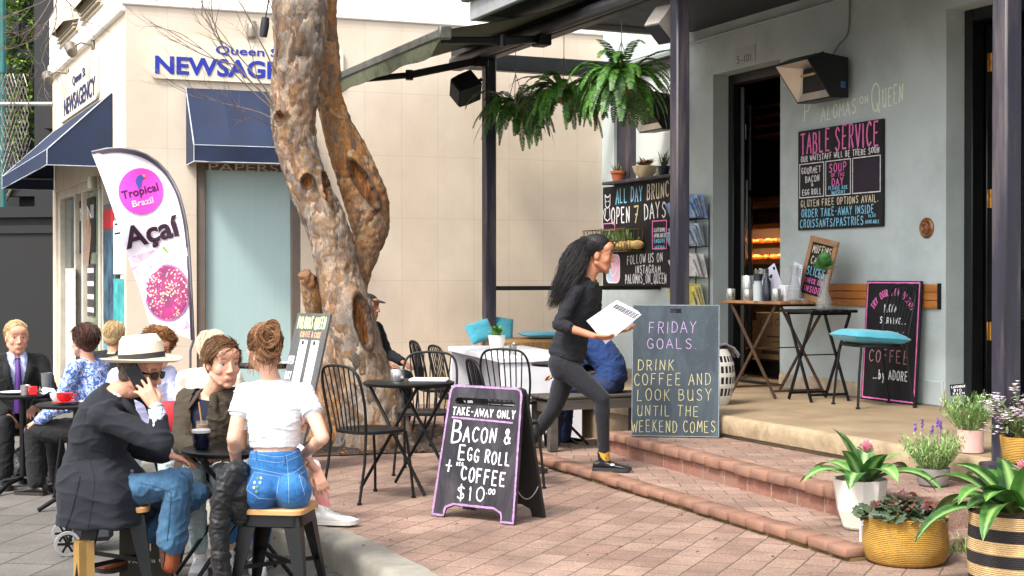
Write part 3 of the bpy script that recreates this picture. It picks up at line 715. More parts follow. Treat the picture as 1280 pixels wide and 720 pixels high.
def service():
 u0,u1,z0,z1=-1.87,-.64,1.875,2.795;loc=C((u0+u1)/2,WN-.03,z0)
 t=root('wall_chalkboard','black chalkboard on the grey wall headed table service in pink letters','chalkboard',loc,TC)
 b=MB(MC);b.box((u0,WN-.03,z0),(u1,WN-.003,z1),.004);p=b.build('panel',BRD_D,t,smooth=40)
 m=MC@Matrix.Translation((u0,WN-.0305,z0));y=0
 c=MB(m);chalk(c,'TABLE',.05,.50,.70,.19,.018,y,.0,seed=61);chalk(c,'SERVICE',.57,1.19,.70,.20,.018,y,.0,seed=62);c.build('lettering',CH_P,p)
 c=MB(m);chalk(c,'OUR WAITSTAFF WILL BE THERE SOON',.05,1.19,.635,.05,.008,y,.0,jit=.1,seed=63)
 for k,(a,b_) in enumerate(((.03,.40),(.43,.79),(.82,1.20))):rectline(c,a,.30,b_,.61,.009,y,k)
 chalk(c,'GOURMET',.06,.36,.52,.055,.008,y,seed=64);chalk(c,'BACON',.12,.34,.44,.055,.008,y,seed=65);chalk(c,'&',.21,.25,.40,.03,.006,y,seed=66);chalk(c,'EGG ROLL',.07,.37,.325,.05,.008,y,seed=67)
 c.build('lettering',CH_W,p)
 c=MB(m);chalk(c,'GLUTEN FREE OPTIONS AVAIL.',.05,1.18,.215,.06,.008,y,.0,seed=68);c.build('lettering',MATS['cream_chalk'],p)
 c=MB(m);chalk(c,'SOUP',.48,.74,.51,.075,.010,y,seed=69);chalk(c,'OF THE',.51,.71,.465,.03,.006,y,seed=70);chalk(c,'DAY',.52,.70,.385,.065,.010,y,seed=71);c.build('lettering',CH_P,p)
 c=MB(m);chalk(c,'PLEASE ASK',.47,.75,.35,.03,.006,y,seed=72);chalk(c,'WAITSTAFF',.52,.72,.31,.028,.006,y,seed=73)
 chalk(c,'ORDER TAKE-AWAY INSIDE',.06,1.12,.12,.07,.009,y,.0,seed=74);chalk(c,'CROISSANTS/PASTRIES',.04,.98,.025,.07,.009,y,.0,seed=75);chalk(c,'ALSO',1.04,1.14,.085,.025,.005,y,seed=76);chalk(c,'AVAILABLE',1.0,1.19,.03,.03,.005,y,seed=77)
 c.build('lettering',CH_B,p)
 c=MB(m);c.box((.84,-.0012,.32),(1.18,-.0002,.59));c.build('smudge',M('chalk_smudge','2d2430',.95,var=.2,bmp=0),p)
 c=MB(MC@Matrix.Translation((0,WN-.0005,0)))
 chalk(c,'P',-1.82,-1.70,2.88,.20,.013,0,seed=81);chalk(c,'ALOMAS',-1.55,-1.03,2.86,.12,.012,0,.06,seed=82);chalk(c,'ON',-.99,-.86,2.96,.06,.010,0,seed=83);chalk(c,'Q',-.83,-.69,2.87,.24,.013,0,seed=84);chalk(c,'UEEN',-.68,-.40,2.90,.15,.012,0,.06,seed=85)
 c.build('wall_lettering',chalkm('pale_green_chalk','e9f5dc'),cafe)
 c=MB(MC);c.box((-2.99,WN-.006,3.545),(-2.62,WN-.001,3.72));c.build('number_plate',M('plate_grey','aab0ae',.6,var=.05,bmp=0),cafe)
 c=MB(MC);put_text(c,'5',-2.94,3.57,.08,WN-.0065,thick=.001);put_text(c,'-101',-2.86,3.57,.075,WN-.0065,thick=.001);c.build('number',black_m,cafe)
service()
def adore():
 u0,u1=-.80,-.09;loc=C((u0+u1)/2,1.93,ZV);W,H,ln=u1-u0,1.02,R(3.5)
 t=root('chalkboard','black chalkboard edged in pink standing behind the cushioned chair on the verandah','chalkboard',loc,TC)
 m=bbox_frame(loc,TC,-ln);b=MB(m);b.box((-W/2,-.011,0),(W/2,.011,H),.004);p=b.build('panel',BRD_D,t,smooth=40);y=-.0115
 c=MB(m);s='TRY OUR NEW BLEND'
 for i,ch in enumerate(s):
  q=R(155-130*i/(len(s)-1));cx,cz=.255*math.cos(q)+.0,.70+.20*math.sin(q)
  gm_=m@Matrix.Translation((cx,0,cz))@Matrix.Rotation(-(q-R(90))*.8,4,'Y');g=MB(gm_);chalk(g,ch,-.014,.018,0,.055,.008,y,seed=90+i)
  c.v+=g.v;c.f+=[tuple(k+len(c.v)-len(g.v) for k in f) for f in g.f];c.mi+=g.mi
 rectline(c,-W/2+.02,.02,W/2-.02,H-.015,.012,y,5);c.build('lettering',CH_P,p)
 c=MB(m);chalk(c,'NOW',-.10,.08,.755,.065,.009,y,seed=101);chalk(c,'SERVING...',-.15,.19,.66,.05,.008,y,seed=102);chalk(c,'...by ADORE',-.20,.25,.19,.075,.009,y,seed=103);c.build('lettering',CH_W,p)
 c=MB(m);chalk(c,'KILLER',-.2,.2,.50,.09,.008,y,seed=104);chalk(c,'COFFEE',-.27,.25,.335,.10,.009,y,seed=105);c.build('lettering',chalkm('dull_pink_chalk','a97f86'),p)
adore()
BLUE_L=M('blue_letters','1d2f9a',.4,var=.08,bmp=0);NAVY=M('navy_letters','2a2d55',.5,var=.08,bmp=0)
def signs():
 sm_=M('sign_cream','ddd2bd',.5,var=.05,scale=2,bmp=.03,dirt=hexc('b3a48c'),damt=.25)
 def rr(x0,z0,x1,z1,r,n=5):
  o=[]
  for (cx,cz,a) in ((x1-r,z1-r,0),(x0+r,z1-r,90),(x0+r,z0+r,180),(x1-r,z0+r,270)):
   for i in range(n+1):q=R(a+90*i/n);o.append((cx+r*math.cos(q),cz+r*math.sin(q)))
  return o
 t=root('shop_sign','cream shop sign with large blue lettering on the stone wall above the window awning','sign',N(1.3,-.03,3.53),TN)
 b=MB(MN);b.prism(rr(.245,3.535,2.33,3.965,.07),-.035,-.004,'xz');p=b.build('panel',sm_,t)
 c=MB(MN);put_text(c,'NEWSAGENCY',.295,3.595,.175,-.0365,width=1.93,thick=.006,bold=.032);put_text(c,'Queen St',.93,3.83,.085,-.0365,width=.74,thick=.006,bold=.012);c.build('lettering',BLUE_L,p)
 t=root('shop_sign','cream shop sign with narrow navy lettering on the side wall above the door','sign',L(-3,-.03,3.5),TL)
 b=MB(ML);b.prism(rr(-4.75,3.50,-1.66,4.08,.10),-.035,-.004,'xz');p=b.build('panel',sm_,t)
 c=MB(ML);put_text(c,'NEWSAGENCY',-4.3,3.56,.21,-.0365,width=2.55,thick=.006,bold=.015);put_text(c,'Queen St',-3.55,3.87,.11,-.0365,width=1.05,thick=.006,bold=.01);c.build('lettering',NAVY,p)
 st_=M('tarnished_metal','8d8577',.4,.6,var=.2,bmp=.1)
 for k,(x,z,lab) in enumerate(((-4.15,4.10,'farther small metal spotlight above the side shop sign'),(-2.05,4.17,'nearer small metal spotlight above the side shop sign'))):
  t=root('spotlight',lab,'spotlight',L(x,0,z),TL,'spotlights over the side sign')
  b=MB(ML);b.box((x-.04,-.03,z-.06),(x+.04,-.036+.031,z+.06),.005);b.tube([(x,-.03,z),(x,-.16,z+.02),(x-.05,-.22,z-.02)],.015,8);b.build('bracket',st_,t,smooth=60)
  b=MB(ML@Matrix.Translation((x-.08,-.25,z-.06))@Matrix.Rotation(R(-55),4,'Y'));b.lathe([(.03,-.09),(.06,-.08),(.075,.07),(.062,.075),(.0,.05)],18);b.build('lamp_head',st_,t,smooth=50)
 t=root('wall_lamp','small grey bulkhead lamp above the front shop sign','lamp',N(1.33,-.02,4.1),TN)
 p=NW(314,38);b=MB(MN@Matrix.Translation((p[0],-.04,p[1])));b.lathe([(.0,-.09),(.045,-.075),(.055,.0),(.05,.06),(.02,.09),(0,.095)],16);b.box((-.05,.0,-.09),(.05,.036,.1),.01);b.build('lamp_body',st_,t,smooth=50)
signs()
AW=M('navy_canvas','12223f',.75,var=.28,scale=3,bmp=.15,bscale=300,dirt=hexc('142442'),dscale=2);AWP=M('pale_piping','b9bfc6',.7,bmp=0)
def awning(lab,m,x0,x1,zt,zb,proj,val,org,ang):
 t=root('window_awning',lab,'awning',org,ang)
 b=MB(m);n=24
 def top(a,c):
  x=x0+(x1-x0)*a;sag=.012*math.sin(c*math.pi)*abs(math.sin(a*math.pi*3)); return (x,-.01-proj*c,zt+(zb-zt)*c-sag)
 b.sheet(top,n,6)
 b.add([(x0,-.01,zt),(x0,-.01-proj,zb),(x0,-.01,zb)],[(0,1,2)]);b.add([(x1,-.01,zt),(x1,-.01-proj,zb),(x1,-.01,zb)],[(0,1,2)])
 b.build('canopy',AW,t)
 v=MB(m)
 def vf(a,c):x=x0+(x1-x0)*a; return (x,-.01-proj-.004-.02*c*math.sin(a*9)*.5,zb-val*c)
 v.sheet(vf,n,3)
 for x in (x0,x1):v.sheet(lambda a,c:(x,-.01-proj*(1-a)-.003,zb-val*c),4,2)
 v.build('valance',AW,t)
 p=MB(m)
 for x in (x0,x1):p.tube([(x,-.012,zt),(x,-.014-proj,zb)],.007,6);p.tube([(x,-.014-proj,zb-.004),(x,-.016-proj,zb-val)],.005,6);p.tube([(x,-.014-proj,zb-val),(x,-.012,zb-val)],.005,6)
 p.tube([(x0,-.014-proj,zb),(x1,-.014-proj,zb)],.005,6);p.tube([(x0,-.018-proj,zb-val),(x1,-.018-proj,zb-val)],.006,6)
 p.build('piping',AWP,t,smooth=60)
 f=MB(m)
 for x in (x0+.03,x1-.03):f.tube([(x,-.012,zb-.02),(x,-proj,zb-.02)],.012,6)
 f.build('frame',M('galv_tube','7d7f80',.4,.7,bmp=0),t,smooth=60)
awning('navy canvas wedge awning over the frosted front window, behind the tree',MN,.62,1.78,3.45,2.80,.55,.17,N(1.2,0,2.7),TN)
awning('navy canvas wedge awning over the side shopfront at the far left',ML,-5.55,-.80,3.47,2.82,.68,.17,L(-3,0,2.8),TL)
c=MB(MN);put_text(c,'PAPERS',.86,2.58,.085,.0,width=.75,thick=.004);c.build('window_lettering',M('beige_letters','cdbfa5',.6,bmp=0),shop)
def posters():
 def flat(name,lab,cat,x0,x1,z0,z1,y,col,extra=None):
  t=root(name,lab,cat,L((x0+x1)/2,y,z0),TL);b=MB(ML);b.box((x0,y-.01,z0),(x1,y,z1),.002);p=b.build('sheet',col,t)
  if extra:extra(p,x0,x1,z0,z1,y-.011)
  return t
 dk=M('poster_black','1a1615',.5,var=.3,bmp=0)
 def mini(p,x0,x1,z0,z1,y):
  c=MB(ML);put_text(c,'MINI',x0+.08,z1-.26,.17,y,width=x1-x0-.16,thick=.002);c.build('lettering',M('poster_white','d8d2cc',.6,bmp=0),p)
  c=MB(ML);s=M('poster_tan','a8836e',.6,var=.2,bmp=0);xm=(x0+x1)/2;w_=(x1-x0)
  c.prism([(xm-.12*w_,z1-.75),(xm-.2*w_,z1-.55),(xm-.05*w_,z1-.42),(xm+.15*w_,z1-.42),(xm+.28*w_,z1-.3),(xm+.3*w_,z1-.45),(xm+.12*w_,z1-.85),(xm-.05*w_,z1-.85)],y-.002,y,'xz');c.box((xm-.25*w_,y-.002,z0+.22),(xm+.2*w_,y,z0+.52));c.build('picture',s,p)
 flat('poster','black poster headed MINI behind the shop door glass','poster',-3.05,-2.18,1.85,2.42+.0,.095,dk,None) if False else None
 p0,p1=LW(98,250,.095),LW(119,310,.095)
 flat('poster','black poster headed MINI on the olive shop door','poster',p0[0]+.12,p1[0]+.02,p1[1]-.05,p0[1]-.02,.095,dk,mini)
 p0,p1=LW(110,330,.095),LW(119,396,.095)
 def strip(p,x0,x1,z0,z1,y):
  c=MB(ML);n=4
  for k in range(n):
   a=z0+(z1-z0)*k/n;c.box((x0+.03,y-.002,a+.05),(x1-.03,y,a+.11))
  c.build('print',M('poster_white','d8d2cc',.6,bmp=0),p)
 flat('poster','narrow strip of black and white photos on the shop door','poster',p0[0],p1[0],p1[1],p0[1],.095,M('photo_grey','3c3a3a',.5,var=.6,scale=14,bmp=0),strip)
 x0,x1=LW(128,300,.0)[0],LW(142,300,.0)[0]
 t=root('poster_case','blue and black poster case with red header beside the shop corner','poster case',L((x0+x1)/2,.02,ZR),TL)
 b=MB(ML);b.box((x0,.01,ZR),(x1,.14,2.26),.006);b.build('case',M('case_steel','6a7075',.4,.5,bmp=0),t,smooth=40)
 b=MB(ML);b.box((x0+.03,.003,1.98),(x1-.03,.009,2.20));b.build('header',M('case_red','b3262c',.4,bmp=0),t)
 b=MB(ML);b.box((x0+.03,.003,.95),(x1-.03,.009,1.95));b.build('picture',M('case_picture','3d5566',.4,var=.7,scale=5,bmp=0),t)
 b=MB(ML);b.box((x0+.03,.003,.72),(x1-.03,.009,.86));b.build('footer',MATS['case_red'],t)
 b=MB(ML);b.box((x0+.03,.003,.2),(x1-.03,.009,.68));b.build('lower_picture',M('case_lower','3f93a8',.4,var=.6,scale=6,bmp=0,dirt=hexc('cfa53d'),dscale=5,damt=.8),t)
 x0,x1=LW(143,300)[0],LW(155,300)[0]
 flat('poster','teal poster pasted on the corner pier','poster',x0,x1,.25,1.42,-.002,M('poster_teal','3f9c9c',.5,var=.45,scale=7,bmp=0))
 flat('notice','white notice pasted above the teal poster on the corner pier','notice',x0,x1,1.47,2.05,-.002,M('white_paper','e8e8ea',.7,bmp=0),lambda p,a,b_,c_,d_,y:(lambda q:(rectline(q,a+.1,d_-.14,b_-.1,d_-.04,.02,y),q.build('print',black_m,p)))(MB(ML)))
 a,b_=LW(80,350)[0],LW(92,350)[0]
 flat('poster','pale poster strip with small coloured figures beside the far shop window','poster',a,b_,-.05,1.55,.028,M('poster_figures','d9cdb8',.6,var=.1,bmp=0,dirt=hexc('6f8fb0'),dscale=7,damt=.9))
 b=MB(ML);b.tube([(LW(115,236,-.06)[0],-.06,2.47),(LW(115,236,-.06)[0],-.06,2.61)],.06,14);tag(b.build('wall_lantern',M('lantern_glass','a7a393',.3,.3,var=.3,bmp=0),smooth=40),'small pale cylinder lantern by the shop door','lantern')
posters()
def flag():
 D=13.3;base=P(238,545,D);base.z=ZR
 t=root('feather_flag','white feather flag printed with a pink disc and purple acai bowl','flag',base,0)
 ol=[(114,190),(140,185),(163,187),(183,194),(202,208),(215,226),(224,246),(231,275),(235,305),(237,340),(239,380),(241,425)]
 ol_f=catmull(ol,4);left=catmull([(114,190),(128,225),(141,262),(150,290),(158,315),(170,350),(180,380),(187,405)],6)
 def wav(px,py):return .05*math.sin((px-110)*.05+py*.012)+.02*math.sin(py*.05+px*.02)
 def pt(px,py,dd=0.0):return P(px,py,D+wav(px,py)-dd)
 rows=46
 def along(pl,k):
  y0,y1=pl[0],pl[-1];i=k*(len(pl)-1);a=int(min(i,len(pl)-2));f=i-a
  return (pl[a][0]+(pl[a+1][0]-pl[a][0])*f,pl[a][1]+(pl[a+1][1]-pl[a][1])*f)
 def sh(dd):
  def fn(a,b):
   l=along(left,b);r=along(ol_f,b);x=l[0]+(r[0]-l[0])*a;y=l[1]+(r[1]-l[1])*a; return pt(x,y,dd)
  return fn
 b=MB();b.sheet(sh(0),20,rows);b.sheet(sh(-.006),20,rows)
 cl=b.build('cloth',M('flag_white','e9e2ea',.7,var=.04,scale=3,bmp=.1,dirt=hexc('d5cfe0'),damt=.4),t,smooth=80)
 s=MB()
 sl=[along(ol_f,k/60) for k in range(61)]
 rings=[]
 for i,p in enumerate(sl):
  q=sl[max(0,i-1)];q2=sl[min(60,i+1)];dx,dy=q2[0]-q[0],q2[1]-q[1];l_=math.hypot(dx,dy);nx,ny=-dy/l_,dx/l_
  wd=5.5 if i>2 else 2.5
  rings.append((p,(p[0]+nx*wd*.5,p[1]+ny*wd),))
 vs=[];
 for (a,b_) in rings:vs+=[pt(a[0],a[1],.012),pt(b_[0],b_[1],.012)]
 s.add(vs,[(2*i,2*i+1,2*i+3,2*i+2) for i in range(60)])
 s.build('pole_sleeve',M('sleeve_dark','3b2f3f',.7,bmp=0),cl)
 pole=MB();pole.tube([base,base+Vector((0,0,.9))]+[pt(p[0]+1,p[1],.0) for p in sl[::-4]],.012,8);pole.build('pole',M('pole_grey','77787a',.4,.5,bmp=0),t,smooth=60)
 pole=MB();pole.lathe([(.25,0),(.25,.03),(.04,.05),(.03,.2)],24,frame(base,0));pole.build('base',black_m,t,smooth=40)
 def poly(name,pts,mat_,dd):
  q=MB();c=(sum(p[0] for p in pts)/len(pts),sum(p[1] for p in pts)/len(pts));n=len(pts);R_=4
  vs=[pt(c[0],c[1],dd)]
  for r in range(1,R_+1):vs+=[pt(c[0]+(p[0]-c[0])*r/R_,c[1]+(p[1]-c[1])*r/R_,dd) for p in pts]
  fs=[(0,1+i,1+(i+1)%n) for i in range(n)]
  for r in range(R_-1):fs+=[(1+r*n+i,1+(r+1)*n+i,1+(r+1)*n+(i+1)%n,1+r*n+(i+1)%n) for i in range(n)]
  q.add(vs,fs); return q.build(name,mat_,cl)
 disc=[(176+28*math.cos(R(a)),239+29*math.sin(R(a))) for a in range(0,360,12)]
 poly('pink_disc',disc,M('flag_pink','d63fb6',.7,var=.08,bmp=0),.010)
 def ftext(s,px,py,hpx,wpx,rot,mat_,bold=.02,dd=.014):
  vs,fs=printed(s,1.0,thick=.0,bold=bold);xs=[v[0] for v in vs];x0,x1=min(xs),max(xs);k=wpx/(x1-x0);q=MB();o=[]
  c,sn=math.cos(R(rot)),math.sin(R(rot));back=[i for i,v in enumerate(vs)]
  for v in vs:
   a=(v[0]-x0)*k;b_=v[2]*hpx;o.append(pt(px+a*c-b_*sn*-1*0-b_*sn,py-a*sn-b_*c,dd))
  q.add(o,fs); return q.build('lettering',mat_,cl)
 ftext('Tropical',153,249,10,47,14,M('flag_purple','5c1f6e',.7,bmp=0));ftext('Brazil',166,259,8,27,12,M('flag_white2','f6eef6',.7,bmp=0))
 ftext('Açaí',158,311,26,72,15,M('flag_plum','46293f',.7,bmp=0),bold=.03)
 bird=[(171,232),(169,226),(172,220),(177,218),(180,222),(177,226),(176,234),(173,236)];poly('bird_mark',bird,M('flag_blue','3a49a0',.7,bmp=0),.014)
 poly('bird_mark',[(177,218),(181,218),(182,221),(180,222)],M('flag_orange','d98a3a',.7,bmp=0),.015)
 pic=[(160,322),(205,308),(232,300),(236,330),(238,370),(240,418),(215,413),(189,404),(180,380),(170,350)]
 m_,t_,b_=newmat('flag_picture');v=coords(t_);lk(t_,ramp(t_,noise(t_,v,9,6,.7,1.5),[(.35,hexc('efe6ef')),(.52,hexc('e8d6e6')),(.62,hexc('b98abd')),(.7,hexc('e9dfe9'))]),b_.inputs['Base Color']);b_.inputs['Roughness'].default_value=.8
 poly('picture',pic,m_,.008)
 bowl=[(209+28.5*math.cos(R(a)),366+36*math.sin(R(a))) for a in range(0,360,10)]
 poly('picture',bowl,M('bowl_rim','9c5f92',.6,bmp=0),.011)
 m_,t_,b_=newmat('acai_bowl');v=coords(t_);vo=nd(t_,'ShaderNodeTexVoronoi');vo.inputs['Scale'].default_value=42;lk(t_,v,vo.inputs['Vector'])
 sp=ramp(t_,vo.outputs['Distance'],[(.2,(1,1,1)),(.45,(0,0,0))]);msk=ramp(t_,noise(t_,v,3.2,3),[(.46,(0,0,0)),(.56,(1,1,1))])
 mul=mixc(t_,1.0,sp,msk,'MULTIPLY');base_=ramp(t_,noise(t_,v,6,4),[(.35,hexc('63124a')),(.65,hexc('9c2068'))])
 lk(t_,mixc(t_,mul,base_,hexc('e8cfa0')),b_.inputs['Base Color']);b_.inputs['Roughness'].default_value=.6
 poly('picture',[(209+26.5*math.cos(R(a)),366+33.5*math.sin(R(a))) for a in range(0,360,10)],m_,.013)
 poly('picture',[(203,307),(206,309),(212,316),(209,316),(204,312)],M('leaf_print','7aa33a',.7,bmp=0),.012)
flag()
# awning of the cafe, heaters, speakers
def cafe_awning():
 t=root('folding_awning','weathered dark green folding arm awning reaching out from the verandah roof','awning',C(-3.4,-.1,3.7),TC)
 u0,u1,nb,zb=-5.0,-1.9,-1.5,3.47
 cm,ct,cb=newmat('weathered_canvas');v=coords(ct);
 a=ramp(ct,noise(ct,coords(ct,(1,.5,1)),6,6,.7),[(.38,hexc('30351f')),(.62,hexc('3d4226'))])
 lk(ct,a,cb.inputs['Base Color']);cb.inputs['Roughness'].default_value=.85
 b=MB(MC)
 def top(a,c):
  n=nb+(-.05-nb)*c; return (u0+(u1-u0)*a,n,zb+.035+.40*c-.03*math.sin(math.pi*c))
 b.sheet(top,16,12);b.sheet(lambda a,c:tuple(Vector(top(a,c))-Vector((0,0,.006))),16,12)
 b.build('canvas',cm,t,smooth=80)
 vm,vt,vb=newmat('mildewed_valance');v=coords(vt)
 a=ramp(vt,noise(vt,coords(vt,(1,1,1)),5,8,.7,.8),[(.35,hexc('363a28')),(.5,hexc('50523c')),(.62,hexc('2b3019')),(.75,hexc('66654f'))]);lk(vt,a,vb.inputs['Base Color']);vb.inputs['Roughness'].default_value=.85
 b=MB(MC);b.sheet(lambda a,c:(u0+(u1-.1*c*3-u0)*a,nb-.03+.015*math.sin(a*14)*c,zb-.03-(.13+.008*math.sin(a*22))*c),40,4);b.build('valance',vm,t,smooth=80)
 b=MB(MC);b.box((u0-.03,nb-.045,zb-.035),(u1+.03,nb+.035,zb+.045),.012);b.box((u1+.0,nb-.06,zb-.05),(u1+.05,nb+.05,zb+.06),.01)
 b.build('front_bar',M('grey_bar','55564f',.5,.3,var=.3,scale=8,bmp=.1,dirt=hexc('2c2d26'),dscale=6,damt=.8),t,smooth=40)
 b=MB(MC);b.tube([(-5.1,-.14,3.75),(1.5,-.14,3.75)],.062,14);b.build('roller',M('grey_roller','4b4a4f',.45,.3,var=.2,bmp=.05),t,smooth=50)
 for (ua,ub,ue) in ((-4.85,-4.40,-4.55),(-2.05,-2.9,-2.2)):
  b=MB(MC);e=Vector((ue,-.85,3.50));b.bar((ua,nb+.03,zb-.03),e,.045,.06,bev=.01);b.bar(e,(ub,-.18,3.66),.05,.075,bev=.01);b.box((ub-.09,-.2,3.60),(ub+.09,-.07,3.70),.01)
  b.lathe([(.04,-.05),(.04,.05)],12,MC.inverted()@MC@Matrix.Translation(e));b.build('folding_arm',black_m,t,smooth=40)
cafe_awning()
def heater(label,du,rootobj=None):
 t=root('wall_heater',label,'heater',C(-1.3+du,WN,3.2),TC,'radiant heaters on the cafe wall')
 u0,u1=-1.56+du,-1.06+du;A,B_,Cc,D=(1.55,3.33),(1.79,3.02),(1.98,3.03),(1.98,3.37);E=(1.72,3.40)
 b=MB(MC);b.prism([(1.80,3.055),(1.97,3.04),(1.97,3.36),(1.74,3.37)],u0+.01,u1-.01,'yz')
 for u in (u0,u1-.012):b.prism([A,B_,Cc,D,E],u,u+.012,'yz')
 b.prism([A,E,(1.72,3.41),(1.55,3.342)],u0,u1,'yz');b.prism([B_,Cc,(1.98,3.018),(1.79,3.008)],u0,u1,'yz')
 b.build('housing',M('heater_black','17181a',.45,.3,var=.2,bmp=.05),t)
 b=MB(MC);q=[(u0+.013,1.552,3.328),(u1-.013,1.552,3.328),(u1-.013,1.788,3.022),(u0+.013,1.788,3.022)];um=(u0+u1)/2
 i=[(u0+.15,1.755,3.30),(u1-.15,1.755,3.30),(u1-.15,1.80,3.16),(u0+.15,1.80,3.16)]
 b.add(q+i,[(0,1,5,4),(1,2,6,5),(2,3,7,6),(3,0,4,7),(4,5,6,7)]);b.build('reflector',M('brushed_reflector','d6cec2',.38,.75,var=.15,scale=3,bmp=.05),t)
 b=MB(MC);b.tube([(u0+.15,1.73,3.235),(u1-.15,1.73,3.235)],.012,8);b.build('element',M('quartz_element','b9a07c',.3,.2,bmp=0),t,smooth=60)
 b=MB(MC);b.box((u1-.09,1.90,3.10),(u1+.003,1.95,3.16),.003);b.build('switch_plate',M('blue_plate','2c4f8f',.4,bmp=0),t)
 b=MB(MC);b.box((u0+.12,1.975,3.12),(u1-.12,WN-.002,3.28));b.build('bracket',black_m,t)
 return t
heater('nearer black radiant heater, mounted above the table service chalkboard',0)
heater('farther black radiant heater, partly hidden by the nearest hanging fern',-2.93)
c=MB(MC);c.tube(catmull([(-1.25,1.93,3.37),(-1.22,1.99,3.5),(-1.14,WN-.012,3.62),(-1.12,WN-.012,3.95)],6),.008,8);c.tube(catmull([(-4.2,1.93,3.37),(-4.12,1.99,3.55),(-4.05,WN-.012,3.75),(-4.03,WN-.012,3.95)],6),.008,8)
c.build('heater_cable',M('cable_grey','6d7575',.6,bmp=0),cafe,smooth=60)
def speaker(lab,p,rot,s,body,grille):
 t=root('speaker',lab,'loudspeaker',p,0,'verandah speakers')
 m=Matrix.Translation(p)@rot@Matrix.Diagonal((s,s,s,1))
 b=MB(m);b.prism([(-.10,-.10),(.10,-.10),(.115,.0),(.115,.16),(-.115,.16),(-.115,.0)],-.13,.13,'xy');b.build('cabinet',body,t)
 b=MB(m);b.box((-.095,-.112,-.12),(.095,-.101,.12),.008);b.build('grille',grille,t,smooth=40)
 b=MB(m);b.tube([(0,.15,0),(0,.24,.05)],.02,8);b.build('bracket',black_m,t,smooth=60)
from mathutils import Euler
speaker('beige loudspeaker under the roof at the top of the middle verandah post',C(-.86,.0,3.47),Euler((R(50),0,R(-52))).to_matrix().to_4x4(),.84,M('speaker_beige','a39a8f',.7,var=.1,bmp=.1),M('grille_dark','2a2a35',.7,bmp=.3,bscale=300))
speaker('small dark loudspeaker tilted on the far verandah post beside the fern',C(-4.40,-.32,3.36),Euler((R(35),R(45),R(-40))).to_matrix().to_4x4(),.95,M('speaker_black','1d1f20',.6,bmp=.05),M('speaker_grille_black','2b2d2d',.7,bmp=.2,bscale=300))
# plants: helpers
def leafmat(name,dark,light,rough=.45,bmp=.15,trans=.15,scale=5,vein=None):
 if name in MATS:return MATS[name]
 m,t,b=newmat(name);v=coords(t);oi=t.nodes.new('ShaderNodeNewGeometry')
 f=noise(t,v,scale,3);rnd=nd(t,'ShaderNodeMath',operation='ADD');lk(t,f,rnd.inputs[0])
 sc_=nd(t,'ShaderNodeMath',operation='MULTIPLY_ADD');lk(t,oi.outputs['Random Per Island'],sc_.inputs[0]);sc_.inputs[1].default_value=.5;sc_.inputs[2].default_value=-.25;lk(t,sc_.outputs[0],rnd.inputs[1])
 lk(t,ramp(t,rnd.outputs[0],[(.25,hexc(dark)),(.75,hexc(light))]),b.inputs['Base Color']);b.inputs['Roughness'].default_value=rough
 if vein:
  am=t.nodes.new('ShaderNodeAttribute');am.attribute_name='mid';lk(t,mixc(t,ramp(t,am.outputs['Fac'],[(.55,(0,0,0)),(1,(.8,)*3)]),ramp(t,rnd.outputs[0],[(.25,hexc(dark)),(.75,hexc(light))]),hexc(vein)),b.inputs['Base Color'])
 if trans:
  b.inputs['Transmission Weight'].default_value=0;b.inputs['Subsurface Weight'].default_value=0
 if bmp:bump(t,b,noise(t,v,60,3),bmp,.003)
 MATS[name]=m; return m
def leaf_blade(mb,base,d,up,ln,wd,droop=.8,fold=.18,n=9,tip=1.0,twist=0.0,wave=0.0):
 """an arching strap leaf starting at base towards d, bending down; folded along its midrib"""
 base=Vector(base);d=Vector(d).normalized();p=base.copy();t=d.copy();vs=[];fs=[]
 for i in range(n+1):
  k=i/n;wk=wd*(math.sin(math.pi*min(1,(k*.86+.14))**.9)**.75 if tip else 1)*(1 if i<n else .05)
  side=t.cross(Vector((0,0,1)))
  side=side.normalized() if side.length>.02 else d.cross(Vector((0,0,1))).normalized()
  if twist:side=Matrix.Rotation(twist*k,3,t)@side
  nn=side.cross(t).normalized();wv=wave*math.sin(k*11)
  vs+=[p-side*wk+nn*(wk*fold+wv),p,p+side*wk+nn*(wk*fold-wv)]
  p=p+t*(ln/n);t=(t+Vector((0,0,-1))*(droop/n)*(.4+1.2*k)).normalized()
 for i in range(n):a=i*3;fs+=[(a,a+1,a+4,a+3),(a+1,a+2,a+5,a+4)]
 mb.add(vs,fs)
def midrib(o):
 at=o.data.attributes.new('mid','FLOAT','POINT');at.data.foreach_set('value',[1.0 if i%3==1 else 0.0 for i in range(len(o.data.vertices))]); return o
def frond(mb,base,d,ln,rng,droop=1.5,wd=.055,n=26):
 p=Vector(base);t=Vector(d).normalized();pts=[];ts=[]
 for i in range(n+1):
  pts.append(p.copy());ts.append(t.copy());k=i/n
  p=p+t*(ln/n);t=(t+Vector((rng.uniform(-.03,.03),rng.uniform(-.03,.03),-droop/n*(.5+k)))).normalized()
 mb.tube(pts,[.003*(1-.7*i/n) for i in range(n+1)],3,cap=False)
 for i in range(2,n):
  k=i/n;w_=wd*(math.sin(math.pi*(k*.92+.06))**.6)*rng.uniform(.85,1.1);t=ts[i]
  side=t.cross(Vector((0,0,1)));side=side.normalized() if side.length>.1 else ts[1].cross(Vector((0,0,1))).normalized()
  for s in (-1,1):
   a=pts[i];q=(side*s+t*.35+Vector((0,0,-.22+rng.uniform(-.12,.12)))).normalized();h=ln/n*.52
   b_=a+q*w_*.55;c_=a+q*w_
   mb.add([a-t*h*.7,b_-t*h,c_,b_+t*h*.9,a+t*h*.7],[(0,1,2,3,4)])
FERN=leafmat('fern_green','20400d','4a7a26',.5,bmp=0,scale=3)
